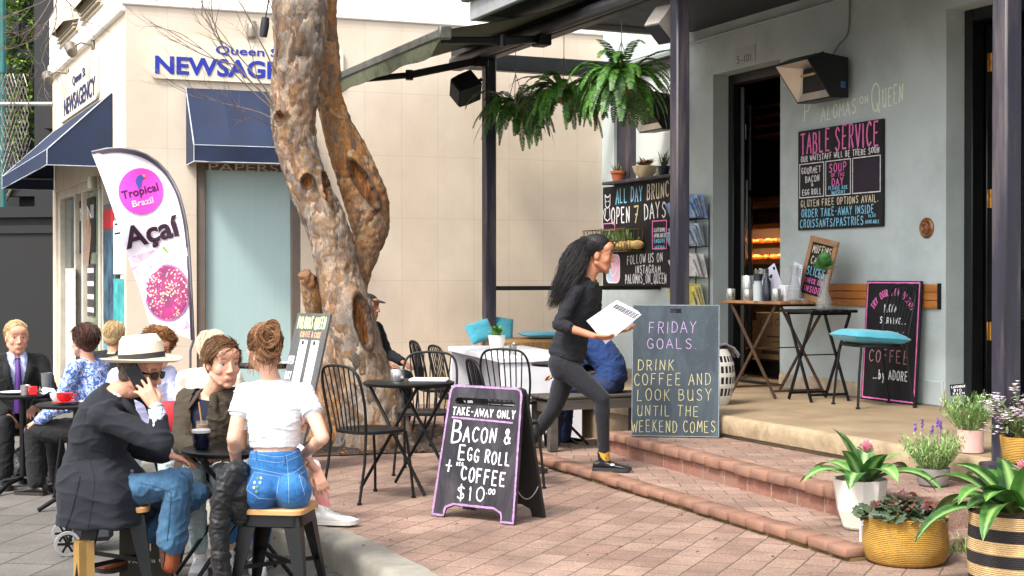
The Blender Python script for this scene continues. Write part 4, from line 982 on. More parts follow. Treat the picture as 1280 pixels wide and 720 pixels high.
def fern(lab,u,n,z,s,seed,nf=84):
 rng=random.Random(seed);o=C(u,n,z);t=root('hanging_fern',lab,'fern',o,0,'hanging ferns')
 b=MB(frame(o,0));b.lathe([(.02,-.17*s),(.09*s,-.15*s),(.135*s,-.05*s),(.14*s,.02*s),(.125*s,.02*s),(.12*s,-.02)],16);b.build('basket',M('coir_basket','9a5a2e',.95,var=.4,scale=20,bmp=.8,bscale=60),t,smooth=60)
 f=MB()
 for i in range(nf):
  a=rng.uniform(0,2*math.pi);el=rng.uniform(-.4,1.0);rr=rng.uniform(.03,.10)*s
  d=Vector((math.cos(a)*math.cos(el),math.sin(a)*math.cos(el),math.sin(el)))
  frond(f,o+Vector((math.cos(a)*rr,math.sin(a)*rr,.0)),d,s*rng.uniform(.42,.74),rng,droop=rng.uniform(1.6,3.6),wd=.066*s*rng.uniform(.8,1.2))
 f.build('fronds',FERN,t)
 h=MB();top=Vector((o.x,o.y,3.70))
 for k in range(3):a=k*2.094+.4;h.tube([o+Vector((.13*s*math.cos(a),.13*s*math.sin(a),.0)),o+Vector((0,0,.30))],.0035,5)
 h.tube([o+Vector((0,0,.30)),top],.0035,5);h.build('hanger',M('hanger_wire','77736a',.5,.6,bmp=0),t)
fern('farthest hanging fern, drooping beside the far verandah post',-3.84,.02,3.17,.80,1)
fern('middle hanging fern, its brown coir basket showing',-2.70,.0,3.18,.80,2,84)
fern('nearest and fullest hanging fern, in front of a wall heater',-1.62,.02,3.16,.84,3,110)
# the street tree
def bark():
 m,t,b=newmat('plane_bark');v=coords(t,(1,1,.55))
 at=t.nodes.new('ShaderNodeAttribute');at.attribute_name='warm'
 wd=t.nodes.new('ShaderNodeAttribute');wd.attribute_name='wound'
 wn=nd(t,'ShaderNodeTexNoise');wn.inputs['Scale'].default_value=5;wn.inputs['Detail'].default_value=6;lk(t,v,wn.inputs['Vector'])
 wa=mixc(t,.16,v,wn.outputs['Color'],'LINEAR_LIGHT')
 vo=nd(t,'ShaderNodeTexVoronoi');vo.inputs['Scale'].default_value=19;lk(t,wa,vo.inputs['Vector'])
 ve=nd(t,'ShaderNodeTexVoronoi',feature='DISTANCE_TO_EDGE');ve.inputs['Scale'].default_value=19;lk(t,wa,ve.inputs['Vector'])
 sx=t.nodes.new('ShaderNodeSeparateColor');lk(t,vo.outputs['Color'],sx.inputs[0])
 grey=ramp(t,sx.outputs[0],[(0,hexc('6f665e')),(.3,hexc('9a9086')),(.5,hexc('544b44')),(.75,hexc('876b50')),(1,hexc('b3a593'))])
 warm=ramp(t,sx.outputs[1],[(0,hexc('7b4f2d')),(.3,hexc('a06f3e')),(.5,hexc('5f5047')),(.75,hexc('a5703a')),(1,hexc('ad916d'))])
 f=nd(t,'ShaderNodeMath',operation='ADD');lk(t,at.outputs['Fac'],f.inputs[0])
 f2=nd(t,'ShaderNodeMath',operation='MULTIPLY_ADD');lk(t,noise(t,v,2.6,5),f2.inputs[0]);f2.inputs[1].default_value=2.2;f2.inputs[2].default_value=-1.1;lk(t,f2.outputs[0],f.inputs[1]);f.use_clamp=True
 c=mixc(t,f.outputs[0],grey,warm)
 n2=noise(t,v,45,5,.7)
 c=mixc(t,1.0,c,ramp(t,n2,[(.3,(.62,.6,.58)),(.6,(1.05,1.05,1.05))]),'MULTIPLY')
 c=mixc(t,ramp(t,ve.outputs['Distance'],[(0,(.55,)*3),(.03,(0,0,0))]),c,hexc('4a3c30'))
 c=mixc(t,ramp(t,noise(t,v,1.7,7,.7),[(.52,(0,0,0)),(.64,(.7,)*3)]),c,hexc('54463b'))
 wood=ramp(t,noise(t,coords(t,(14,14,1.2)),3,5),[(.3,hexc('33200f')),(.55,hexc('6b4222')),(.75,hexc('94673e'))])
 c=mixc(t,ramp(t,wd.outputs['Fac'],[(.62,(0,0,0)),(.72,(1,1,1))]),c,wood)
 c=mixc(t,ramp(t,wd.outputs['Fac'],[(.30,(0,0,0)),(.45,(.85,)*3),(.62,(.85,)*3),(.72,(0,0,0))]),c,hexc('3d2a1e'))
 lk(t,c,b.inputs['Base Color']);b.inputs['Roughness'].default_value=.9;b.inputs['Specular IOR Level'].default_value=.2
 p=bump(t,b,sx.outputs[2],.5,.02);p=bump(t,b,ve.outputs['Distance'],.25,.03,p);bump(t,b,n2,.55,.012,p)
 return m
BARK=bark()
tree=root('street_tree','old street tree with mottled bark and two twisting trunks, bare twigs','tree',G(450,562),0)
def trunk(pts,seg=96,sub=14,wounds=(),warm=0.0,seed=0,name='trunk',cap0=True,flare=0.0):
 """pts: (px, py, depth, radius px)"""
 q=catmull([(*P(a,b_,d),r*d/FPX) for (a,b_,d,r) in pts],sub);n=len(q);vs=[];fs=[];wv=[];wm=[];prev=None
 cs=[Vector(p[:3]) for p in q]
 ws=[(onp,a,b_,s) for (onp,a,b_,s) in wounds]
 for i,c in enumerate(cs):
  t=(cs[min(i+1,n-1)]-cs[max(i-1,0)]).normalized();x=Vector((1,0,0))-t*t.x;x.normalize();y=t.cross(x)
  for k in range(seg):
   a=2*math.pi*k/seg;dr=x*math.cos(a)+y*math.sin(a);s=c+dr*q[i][3]
   r=q[i][3]*(1+.10*mnoise.noise(s*2.3+Vector((seed,0,0)))+.05*mnoise.noise(s*7+Vector((0,seed,0))))+.012*mnoise.noise(s*22)
   if flare:
    h=max(0,.55-s.z)/.55;r+=h*h*flare*(.55+.6*mnoise.noise(Vector((math.cos(a)*1.6,math.sin(a)*1.6,seed+2)))+.35*math.sin(a*5+1))
   p=c+dr*r;best=0.0
   for (wp,ra,rb,tilt) in ws:
    if dr.y>.15:continue
    v=p-wp;e=Vector((v.x,v.z));ct,st_=math.cos(tilt),math.sin(tilt);ex=(e.x*ct+e.y*st_)/ra;ez=(-e.x*st_+e.y*ct)/rb
    g=math.sqrt(ex*ex+ez*ez)+.15*mnoise.noise(p*9)
    if g<1.5:best=max(best,1.5-g);
    if g<1.5:
     p=p+dr*(.028*math.exp(-((g-1.02)/.16)**2)-(.035 if g<.85 else 0))
   vs.append(p);wv.append(min(1,best));wm.append(warm)
 for i in range(n-1):
  for k in range(seg):fs.append((i*seg+k,i*seg+(k+1)%seg,(i+1)*seg+(k+1)%seg,(i+1)*seg+k))
 fs.append(tuple(range(seg))[::-1]);fs.append(tuple((n-1)*seg+k for k in range(seg)))
 mb=MB();mb.add(vs,fs);o=mb.build(name,BARK,tree,smooth=180)
 for nm,val in (('wound',wv),('warm',wm)):
  at=o.data.attributes.new(nm,'FLOAT','POINT');at.data.foreach_set('value',val)
 return o
T=12.1
trunk([(378,-220,T+.1,34.1),(376,-60,T+.05,34.1),(375,30,T,33.1),(372,85,T,31.1),(368,120,T,29.1),(367,160,T,26.1),(374,195,T,25.1),(389,240,T,25.1),(407,280,T,26.1),(417,312,T,27.0),(424,345,T,28.1),(435,390,T-.02,30.4),(450,437,T,30.4),(460,485,T+.05,35.9),(467,535,T+.1,41.4),(468,578,T+.15,47.8)],wounds=[(P(384,227,T-.15),.05,.062,0),(P(452,402,T-.2),.058,.24,R(12)),(P(350,146,T-.15),.04,.045,0),(P(406,235,T-.15),.022,.15,R(16))],warm=.14,seed=1,flare=.10)
trunk([(408,-200,T+.45,16.0),(406,-60,T+.42,14.1),(408,20,T+.4,13.1),(411,80,T+.4,14.1),(412,120,T+.4,16.0),(425,167,T+.4,20.1),(438,198,T+.4,24.1),(449,226,T+.4,27.0),(459,255,T+.4,28.1),(463,285,T+.4,24.1),(458,312,T+.38,18.1),(449,340,T+.34,15.0),(436,385,T+.3,18.4),(422,430,T+.3,27.6),(424,480,T+.35,30.0),(430,530,T+.4,32.0),(432,575,T+.42,38.0)],wounds=[(P(453,229,T+.15),.058,.24,R(30))],warm=.75,seed=5,flare=.12)
trunk([(381,341,T-.05,8.5),(386,354,T,11),(394,376,T+.1,15),(404,410,T+.25,17)],seg=48,sub=8,warm=.8,seed=9,name='limb_stub')
sm_=MB();e=P(379,337,T-.05);
tw_m=M('twig_bark','6f6258',.85,var=.25,scale=14,bmp=.2)
def twig(mb,p,d,ln,r,rng,depth):
 pts=[p.copy()];t=d.normalized();n=6
 for i in range(n):
  t=(t+Vector((rng.uniform(-.22,.22),rng.uniform(-.22,.22),rng.uniform(-.16,.2)))).normalized();p=p+t*(ln/n);pts.append(p.copy())
  if depth and i>0 and rng.random()<.72:
   s=Vector((rng.uniform(-1,1),rng.uniform(-.8,.8),rng.uniform(-.5,.9)));twig(mb,p,(t*1.1+s*.8),ln*rng.uniform(.35,.62),r*.55,rng,depth-1)
 mb.tube(pts,[r*(1-.7*i/n) for i in range(n+1)],5,cap=False)
tw=MB();rng=random.Random(12)
for (a,b_,c_,d_,ln,r) in ((346,140,262,20,1.0,.011),(345,133,300,60,.85,.008),(344,150,280,100,.7,.006),(346,120,330,-10,.9,.009),(345,140,250,60,.95,.007),(347,160,300,150,.55,.005),(350,100,318,20,.8,.008)):
 p0=P(a,b_,T-.12);p1=P(c_,d_,T-.3+rng.uniform(-.3,.3));twig(tw,p0,p1-p0,ln,r,rng,3)
tw.build('twigs',tw_m,tree)
tw=MB();rng=random.Random(22)
p0=P(350,-140,T);pts=[p0,P(250,-180,T-.1),P(140,-120,T-.2),P(70,-10,T-.3)]
tw.tube(catmull(pts,5),[.03-.0012*i for i in range(16)],6)
for (c_,d_,ln) in ((10,40,.55),(45,85,.6),(60,40,.5),(20,20,.5),(90,10,.4)):
 p1=P(c_,d_,T-.3);twig(tw,P(72,-10,T-.3),p1-P(72,-10,T-.3),ln,.006,rng,3)
tw.build('overhanging_branch',tw_m,tree)
def soilfn(a,b):
 q=a*2*math.pi;r=b;c=G(462,552);rr=1.0+.15*math.sin(3*q+1)+.1*math.sin(5*q);x=c.x+.12+math.cos(q)*r*1.30*rr;y=c.y+.30+math.sin(q)*r*1.25*rr
 return (x,y,.008+.06*(1-b)+.018*mnoise.noise(Vector((x*6,y*6,0)))*(1 if b<.95 else 0))
s=MB();s.sheet(soilfn,64,14);struct(s.build('soil',M('dark_soil','33261e',.95,var=.4,scale=12,bmp=.8,bscale=40),smooth=80))
l=MB();rng=random.Random(4)
for i in range(900):
 a=rng.uniform(0,6.28);b_=math.sqrt(rng.random());p=Vector(soilfn(a/6.283,min(1,b_*1.1)));s_=rng.uniform(.012,.032);m=Matrix.Translation(p+Vector((0,0,.012)))@Euler((rng.uniform(-.6,.6),rng.uniform(-.6,.6),rng.uniform(0,6.28))).to_matrix().to_4x4()
 l.add([(-s_,0,0),(0,-s_*.45,.006),(s_,0,.0),(0,s_*.45,.006)],[(0,1,2),(0,2,3)],m)
for i in range(70):
 p=Vector((rng.uniform(-1.4,2.4),rng.uniform(7.2,11),.006));s_=rng.uniform(.008,.02);m=Matrix.Translation(p+Vector((0,0,.006)))@Euler((rng.uniform(-.4,.4),rng.uniform(-.4,.4),rng.uniform(0,6.28))).to_matrix().to_4x4()
 l.add([(-s_,0,0),(0,-s_*.45,.005),(s_,0,.0),(0,s_*.45,.005)],[(0,1,2),(0,2,3)],m)
o=l.build('leaf_litter',leafmat('litter','4a2f1c','8a6238',.9,bmp=0));tag(o,'brown fallen leaves scattered on the soil and paving','fallen leaves');o['kind']='stuff'
b=MB();a=P(337,-40,11.6);b_=P(332,22,11.6);b.tube([a,P(336,0,11.6),b_],.006,6);b.tube([b_,P(331,32,11.6),P(329,46,11.6)],[.03,.036,.03],10);tag(b.build('hanging_lamp_socket',black_m,smooth=60),'black lamp socket hanging on a cable left of the trunk','lamp socket',base=a)
# furniture
BLK=M('black_steel','0d0e0f',.42,.4,var=.25,scale=12,bmp=.06)
CHW=M('wire_chair_steel','131415',.45,.4,var=.2,scale=12,bmp=.05)
SEATW=M('stool_timber','b98a58',.5,var=.22,scale=4,stretch=(1,9,1),bmp=.15,bscale=30)
def bistro_chair(lab,loc,ang,group=None):
 """sitter faces local -y"""
 t=root('wire_chair',lab,'chair',loc,ang,group);m=frame(loc,ang)
 s=MB(m);o=[]
 for i in range(40):
  a=2*math.pi*i/40;c,q=math.cos(a),math.sin(a);e=.62
  o.append((.205*math.copysign(abs(c)**e,c)*(1-.08*(q>0)*abs(q)),.195*math.copysign(abs(q)**e,q)))
 s.loft([[(x*k,y*k,z) for x,y in o] for (k,z) in ((.9,.432),(1,.436),(1.0,.452),(.97,.456),(.80,.449),(.3,.447))])
 s.build('seat',CHW,t,smooth=50)
 for (x,y,fx,fy,top) in ((-.17,-.165,-.20,-.205,.44),(.17,-.165,.20,-.205,.44)):
  b=MB(m);b.tube([(x,y,top),((x+fx)/2,(y+fy)/2-.005,.22),(fx,fy,.012)],.0095,8);b.lathe([(.016,0),(.016,.014),(.0095,.016)],10,Matrix.Translation((fx,fy,0)));b.build('leg',CHW,t,smooth=50)
 for x,fx in ((-.165,-.195),(.165,.195)):
  b=MB(m);b.tube([(x*1.12,.175,.45),(x*1.15,.19,.25),(fx,.235,.012)],.0095,8);b.lathe([(.016,0),(.016,.014),(.0095,.016)],10,Matrix.Translation((fx,.235,0)));b.build('leg',CHW,t,smooth=50)
 h=MB(m);pts=[(-.185,.175,.45)]+catmull([(-.185,.175,.45),(-.205,.20,.62),(-.198,.235,.78),(-.15,.255,.855),(-.05,.263,.875),(.05,.263,.875),(.15,.255,.855),(.198,.235,.78),(.205,.20,.62),(.185,.175,.45)],5)[1:]
 h.tube(pts,.0095,8);hp=h.build('back_hoop',CHW,t,smooth=50)
 for k in range(7):
  a=(k-3)/3;b=MB(m);xt=a*.155;zt=.872-.03*abs(a)**3;b.tube([(a*.115,.178,.445),(a*.135,.205,.62),(xt,.256-.004*abs(a),zt)],.0052,6);b.build('spindle',CHW,t,smooth=50)
 b=MB(m);b.tube([(-.17,-.165,.33),(0,-.01,.30),(.185,.185,.33)],.005,6) if False else None
 return t
V3=lambda *a:Vector(a)
def fang(dx,dy):return math.atan2(dx,-dy)
g='black wire chairs on the brick terrace'
ch=bistro_chair('nearest black wire chair, its back to the woman in the white tee',Vector((-.93,9.40,0)),fang(.72,.69),g)
dup(ch,Vector((-.64,10.62,0)),fang(-.1,-1),'black wire chair facing the camera behind the small round black table')
dup(ch,Vector((-.62,12.75,0)),fang(.8,.25),'black wire chair farthest left of those along the white table')
dup(ch,Vector((-.40,11.95,0)),fang(.9,.35),'black wire chair at the near left corner of the white table')
dup(ch,Vector((.02,11.55,0)),fang(.35,.94),'black wire chair with its tall back against the white end panel')
dup(ch,Vector((-.03,9.95,0)),fang(.95,.25),'black wire chair just behind the top of the sandwich board')
dup(ch,Vector((-1.44,13.55,0)),fang(.85,-.45),'black wire chair half hidden behind the tree under the man in a cap')
dup(ch,Vector((-3.03,10.45,ZR)),fang(-.93,.28),'black wire chair under the woman in the floral blouse')
def stool(lab,loc,ang,group=None,h=.45):
 t=root('metal_stool',lab,'stool',loc,ang,group);m=frame(loc,ang);k=h/.45
 s=MB(m);o=[]
 for (cx,cy,a) in ((.115,.115,0),(-.115,.115,90),(-.115,-.115,180),(.115,-.115,270)):
  for i in range(7):q=R(a+15*i);o.append((cx+.055*math.cos(q),cy+.055*math.sin(q)))
 s.loft([[(x*f,y*f,z) for x,y in o] for f,z in ((.95,h-.030),(1,h-.026),(1,h-.006),(.97,h),(.5,h-.002))]);s.build('seat',SEATW,t,smooth=40)
 a=MB(m);a.loft([[(x*f,y*f,z) for x,y in o] for f,z in ((.90,h-.031),(.93,h-.085),(.90,h-.09),(.87,h-.04))],cap=False);a.build('apron',BLK,t,smooth=40)
 for sx in (-1,1):
  for sy in (-1,1):
   l=MB(m);ax,ay,bx,by=sx*.145,sy*.145,sx*.198,sy*.198;w0,w1=.085,.034
   z0=h-.04
   l.add([(ax,ay,z0),(ax-sx*w0,ay,z0),(bx-sx*w1,by,0),(bx,by,0),(ax,ay-sy*w0,z0),(bx,by-sy*w1,0),(ax-sx*.006,ay-sy*.006,z0),(ax-sx*w0,ay-sy*.006,z0),(bx-sx*w1,by-sy*.006,0),(bx-sx*.006,by-sy*.006,0),(ax-sx*.006,ay-sy*w0,z0),(bx-sx*.006,by-sy*w1,0)],[(0,1,2,3),(0,3,5,4),(6,9,8,7),(6,10,11,9),(1,7,8,2),(4,5,11,10),(3,2,8,9),(3,9,11,5),(0,6,7,1),(0,4,10,6)])
   l.build('leg',BLK,t)
 b=MB(m);b.bar((-.16,-.16,.16),(.16,.16,.16),.006,.022);b.bar((-.16,.16,.183),(.16,-.16,.183),.006,.022);b.build('cross_brace',BLK,t)
 return t
g='black metal stools with timber seats'
S1=Vector((-1.165,7.18,ZR));S2=Vector((-1.99,7.22,ZR));S3=Vector((-1.72,8.08,ZR));S4=Vector((-3.86,11.2,ZR));S5=Vector((-1.40,8.42,0));S6=Vector((-2.45,9.65,ZR));S7=Vector((-3.30,10.75,ZR))
st=stool('metal stool with timber seat under the woman in the white tee',S1,R(-8),g)
dup(st,S2,R(12),'metal stool under the man in the straw hat, shopping bags beside it')
dup(st,S3,R(20),'metal stool under the young man in the olive jacket')
dup(st,S4,R(5),'metal stool under the man in the purple tie at the left edge')
dup(st,Vector((-2.50,9.72,ZR)),R(15),'metal stool under the curly haired man in the lilac shirt')
dup(st,Vector((-1.94,9.40,ZR)),R(5),'metal stool under the pale blond person in the cream top')
dup(st,Vector((-3.40,12.25,ZR)),R(5),'metal stool under the grey blond person beyond the floral blouse')
dup(st,Vector((-1.475,8.43,ZR)),R(5),'metal stool under the crouching person behind the woman in white')
dup(st,Vector((-1.33,8.52,ZR)),R(5),'metal stool hidden behind the woman in the white tee') if False else None
def round_table(lab,loc,h,r,group,legs='cross',ang=0.0,topmat=BLK):
 t=root('round_table',lab,'table',loc,ang,group);m=frame(loc,ang)
 b=MB(m);b.lathe([(.02,h-.022),(r-.004,h-.022),(r,h-.016),(r,h-.004),(r-.006,h),(.02,h)],48);b.lathe([(.0,h),(.02,h)],48,cap=False);b.build('tabletop',topmat,t,smooth=40)
 if legs=='cross':
  for k,(a0,a1) in enumerate(((-1,1),(1,-1))):
   for y in (-.16-.015*k,.16+.015*k):
    l=MB(m);l.tube([(a0*.21,y,h-.03),(a1*.27,y*1.05,.008)],.0115,8);l.build('leg',BLK,t,smooth=50)
  l=MB(m);l.tube([(-.21,-.19,h-.03),(-.21,.19,h-.03)],.008,6);l.tube([(.21,-.19,h-.03),(.21,.19,h-.03)],.008,6);l.build('rail',BLK,t,smooth=50)
 else:
  l=MB(m);l.tube([(0,0,h-.03),(0,0,.05)],.025,10);l.build('pedestal',BLK,t,smooth=50)
  for k in range(4):
   a=k*math.pi/2+.5;l=MB(m);l.tube([(0,0,.10),(.16*math.cos(a),.16*math.sin(a),.07),(.27*math.cos(a),.27*math.sin(a),.012)],.016,8);l.build('foot',BLK,t,smooth=50)
 return t
g='round black cafe tables'
T1=Vector((-1.46,7.57,ZR));T2=Vector((-.70,9.76,0));T3=Vector((-2.98,9.85,ZR));T4=Vector((-3.62,10.65,ZR));T5=Vector((.46,11.95,0))
round_table('round black cafe table with carafe and coffees between the hat man and the woman',T1,.685,.275,g,ang=R(25))
round_table('small round black folding table on the terrace holding a sugar tin and napkins',T2,.735,.31,g,ang=R(-35))
round_table('round black table holding the red cup beside the woman in the floral blouse',T3,.72,.27,g,ang=R(10),legs='ped')
round_table('round black table with plates before the man in the purple tie',T4,.72,.27,g,ang=R(40),legs='ped')
round_table('dark round table just behind the walking waitress',T5,.73,.30,g,legs='ped')
round_table('round black table by the tree with a white plate, behind the woman in white',Vector((-1.95,11.6,0)),.74,.30,g,legs='ped')
WHT=M('white_laminate','d9dbe0',.4,var=.04,scale=3,bmp=.03,dirt=hexc('aeb0b5'),damt=.3)
def white_table():
 o=Vector((-.105,12.55,0));ang=R(15);t=root('white_table','long white slab ended table beside the black wire chairs','table',o,ang);m=frame(o,ang)
 b=MB(m);b.box((0,0,.69),(.78,2.1,.74),.006);b.build('tabletop',WHT,t,smooth=40)
 for y in (.02,2.03):b=MB(m);b.box((.02,y,0),(.76,y+.05,.689),.005);b.build('end_panel',WHT,t,smooth=40)
 b=MB(m);b.box((.36,.071,.1),(.39,2.029,.689));b.build('stretcher_panel',WHT,t)
white_table()
def wicker():
 o=Vector((.22,15.0,0));ang=R(15);t=root('wicker_bench','low wicker bench seat by the stone wall under turquoise cushions','bench',o,ang);m=frame(o,ang)
 wk=M('wicker','8f6a3e',.7,var=.35,scale=30,stretch=(3,3,.4),bmp=.7,bscale=40)
 b=MB(m);b.box((-.5,-.25,.05),(.75,.3,.80),.03);b.build('wicker_base',wk,t,smooth=40)
 for x in (-.45,.7):
  for y in (-.2,.25):b=MB(m);b.tube([(x,y,0),(x,y,.1)],.025,8);b.build('leg',wk,t)
 return m
wm_=wicker()
TEAL=M('turquoise_fabric','3c93a6',.9,var=.12,scale=5,bmp=.25,bscale=200,sheen=.3)
def cushion(lab,m,sx,sy,sz,mat_=TEAL,name='cushion',n=18,group=None,base=None):
 b=MB(m)
 def f(a,c,s):
  x,y=(a*2-1),(c*2-1);e=max(0,(1-x**4))**.5*max(0,(1-y**4))**.5
  return (x*sx*(1-.06*(1-y*y)*0),y*sy,s*sz*e+.006*mnoise.noise(Vector((x*3,y*3,s))))
 b.sheet(lambda a,c:f(a,c,1),n,n);b.sheet(lambda a,c:f(a,c,-1),n,n)
 return tag(b.build(name,mat_,smooth=80),lab,'cushion',group,base or m.to_translation())
g='turquoise cushions on the wicker bench'
cushion('flat turquoise seat pad on the wicker bench',wm_@Matrix.Translation((.3,0,.84)),.42,.24,.035,group=g)
cushion('turquoise cushion leaning at the left end of the wicker bench',wm_@Matrix.Translation((-.36,.1,.90))@Euler((R(70),R(8),0)).to_matrix().to_4x4(),.17,.13,.05,group=g)
cushion('smaller turquoise cushion propped behind the white pot',wm_@Matrix.Translation((-.58,-.05,.88))@Euler((R(65),R(-15),R(15))).to_matrix().to_4x4(),.14,.11,.04,group=g)
def bench():
 o=C(-1.17,-1.04,.078);ang=TC;t=root('slatted_bench','weathered dark timber bench standing on the lower step behind the waitress','bench',o,ang);m=frame(o,ang)
 wd=M('weathered_timber','4a443d',.8,var=.35,scale=5,stretch=(8,.6,4),bmp=.4,bscale=40)
 b=MB(m)
 for k in range(4):b.box((.0+k*.092,-.03,.405),(.084+k*.092,.98,.43),.006)
 b.build('seat',wd,t,smooth=40)
 for y in (.0,.88):
  for x in (.0,.29):b=MB(m);b.box((x,y,0 if y<.5 else .0),(x+.07,y+.07,.403),.006);b.build('leg',wd,t,smooth=40)
 for lo_,hi_ in (((.005,.071,.32),(.03,.879,.40)),((.33,.071,.32),(.355,.879,.40)),((.071,.0,.30),(.289,.03,.38))):b=MB(m);b.box(lo_,hi_);b.build('rail',wd,t)
 b=MB(m);b.bar((.18,.10,.33),(.18,.42,.02),.012,.02);b.build('brace',BLK,t)
bench()
# verandah: folding tables, chair, crockery
TIMB=M('old_table_timber','8a6340',.6,var=.35,scale=4,stretch=(1,8,1),bmp=.35,bscale=40,dirt=hexc('5a3d26'),dscale=6)
RUST=M('rusty_brown_steel','4e3a2c',.6,.4,var=.4,scale=14,bmp=.2)
def uvz(px,py,z):p=G(px,py,z); return (p-E0).dot(CU),(p-E0).dot(CN)
def folding_table(lab,u0,u1,n0,n1,h,topm,legm):
 o=C((u0+u1)/2,(n0+n1)/2,ZV);t=root('folding_table',lab,'table',o,TC,'folding tables on the verandah');m=frame(o,TC);a=(u1-u0)/2;d=(n1-n0)/2
 b=MB(m);k=5;wd=2*d/k
 for i in range(k):b.box((-a,-d+i*wd+.003,h-.025),(a,-d+(i+1)*wd-.003,h),.004)
 b.build('tabletop',topm,t,smooth=40)
 for y in (-d+.05,d-.05):
  for s in (-1,1):b=MB(m);b.bar((s*a*.72,y+.012*s,h-.026),(-s*a*.78,y+.012*s,.005),.012,.028);b.build('leg',legm,t)
 b=MB(m)
 for s in (-1,1):b.bar((s*a*.62,-d+.04,.06),(s*a*.62,d-.04,.06),.01,.02);b.bar((s*a*.72,-d+.04,h-.035),(s*a*.72,d-.04,h-.035),.012,.018)
 b.build('rail',legm,t)
 b=MB(m);b.tube([(-.02,-d+.04,h*.5),(-.02,d-.04,h*.5)],.006,6);b.build('hinge_rod',legm,t)
 return m
ma=folding_table('worn timber topped folding table by the cafe doorway crowded with tins',-1.92,-.98,1.20,1.82,.84,TIMB,RUST)
mbk_=folding_table('small black folding table beside the cushioned chair',-1.06,-.60,1.26,1.74,.775,BLK,BLK)
g=None
cc=dup(ch,V3(2.93,11.72,ZV),fang(-1,-.22),'black wire chair with a turquoise cushion on the verandah',scale=1.13);cc['group']='black wire chairs on the verandah'; del cc['group']
cm_=frame(V3(2.93,11.72,ZV),fang(-1,-.22))@Matrix.Translation((0,-.02,.565))@Euler((R(-4),0,0)).to_matrix().to_4x4()
def seatpad():
 t=cushion('turquoise cushion with white piped edge on the verandah chair',cm_,.245,.245,.058,n=22)
seatpad()
CHR=M('brushed_steel','b9b9b6',.25,.9,var=.08,scale=4,bmp=.04,stretch=(1,1,12));WP=M('napkin_white','e4e3e6',.6,var=.04,bmp=.05)
def on_table(u,n,h):return C(u,n,ZV+h)
def can(lab,u,n,r,h,name='steel_tin',cat='tin',mat_=None,z=.84,group='steel tins on the timber table'):
 p=on_table(u,n,z);b=MB(frame(p,0));b.lathe([(r*.96,0),(r,.006),(r,h-.003),(r*.98,h),(r*.93,h),(r*.92,h*.35),(0.001,h*.35)],20);tag(b.build(name,mat_ or CHR,smooth=40),lab,cat,group,p); return p
can('small steel tumbler at the left end of the timber table',-1.86,1.28,.040,.105)
can('tallest steel canister on the timber table, second from the left',-1.76,1.40,.060,.225)
can('steel canister holding cutlery in front of the white menus',-1.58,1.42,.058,.21)
can('squat steel cup in front of the cutlery canister',-1.56,1.27,.045,.10)
can('steel cup beside the glass carafe at the right end of the timber table',-1.17,1.30,.042,.11)
b=MB();rng=random.Random(8);p=on_table(-1.58,1.42,.84)
for k in range(14):
 a=rng.uniform(0,6.28);q=p+Vector((.03*math.cos(a),.03*math.sin(a),.06));e=q+Vector((.02*math.cos(a),.02*math.sin(a),rng.uniform(.15,.18)));b.tube([q,q.lerp(e,.8),e+V3(0,0,.05)],[.003,.004,.009],6)
tag(b.build('cutlery',CHR,smooth=60),'bunch of steel cutlery standing in a canister','cutlery')
def box_thing(name,lab,cat,u0,u1,n0,n1,z0,z1,mat_,bev=.004):
 b=MB(MC);b.box((u0,n0,z0),(u1,n1,z1),bev); return tag(b.build(name,mat_,smooth=40),lab,cat,None,C((u0+u1)/2,(n0+n1)/2,z0))
box_thing('napkin_box','white napkin box left of the dark bottle on the timber table','napkin box',-1.47,-1.34,1.26,1.36,ZV+.841,ZV+.985,WP)
box_thing('napkin_box','white napkin box right of the dark bottle on the timber table','napkin box',-1.25,-1.16,1.38,1.48,ZV+.841,ZV+.98,WP)
def bottle(lab,u,n,prof,mat_,capm=None,caph=None,z=.84,name='bottle',cat='bottle'):
 p=on_table(u,n,z);t=root(name,lab,cat,p,0);b=MB(frame(p,0));b.lathe(prof,20);b.build('body',mat_,t,smooth=50)
 if capm:b=MB(frame(p,0));b.lathe([(caph[0],caph[1]),(caph[0],caph[2]),(0.001,caph[2]+.003)],16);b.build('cap',capm,t,smooth=40)
 return t
CLR=glass('clear_glass',(.35,.38,.38),.04,.22);DKB=M('dark_bottle','1b2030',.2,var=.1,bmp=0)
bottle('clear pepper grinder with black cap beside the napkin boxes',-1.33,1.22,[(.042,0),(.042,.12),(.034,.16),(.036,.18)],M('grinder_glass','a4acae',.15,var=.1,bmp=0),DKB,(.041,.18,.24))
bottle('slim dark navy bottle between the napkin boxes',-1.25,1.26,[(.033,0),(.036,.02),(.036,.17),(.017,.20),(.015,.24)],DKB,DKB,(.016,.241,.285))
def carafe(lab,p,s=1.0):
 t=root('glass_carafe',lab,'carafe',p,0);b=MB(frame(p,0));b.lathe([(.05*s,0),(.058*s,.02*s),(.056*s,.06*s),(.036*s,.14*s),(.026*s,.19*s),(.03*s,.235*s),(.036*s,.26*s),(.033*s,.26*s),(.024*s,.19*s),(.033*s,.14*s),(.052*s,.06*s),(.053*s,.02*s),(0.001,.008*s)],24);b.build('glass_body',CLR,t,smooth=60)
 b=MB(frame(p,0));b.lathe([(.0,.009*s),(.052*s,.012*s),(.053*s,.055*s),(.046*s,.085*s),(0.001,.085*s)],20);b.build('water',glass('water',(.4,.45,.47),.03,.15),t,smooth=60)
carafe('clear glass carafe at the right end of the timber table',on_table(-1.13,1.46,.84),1.2)
carafe('clear glass carafe on the front table before the olive jacket',Vector((T1.x+.06,T1.y+.06,ZR+.686)),1.15)
MEN=M('menu_white','d7d7e6',.6,var=.05,bmp=0)
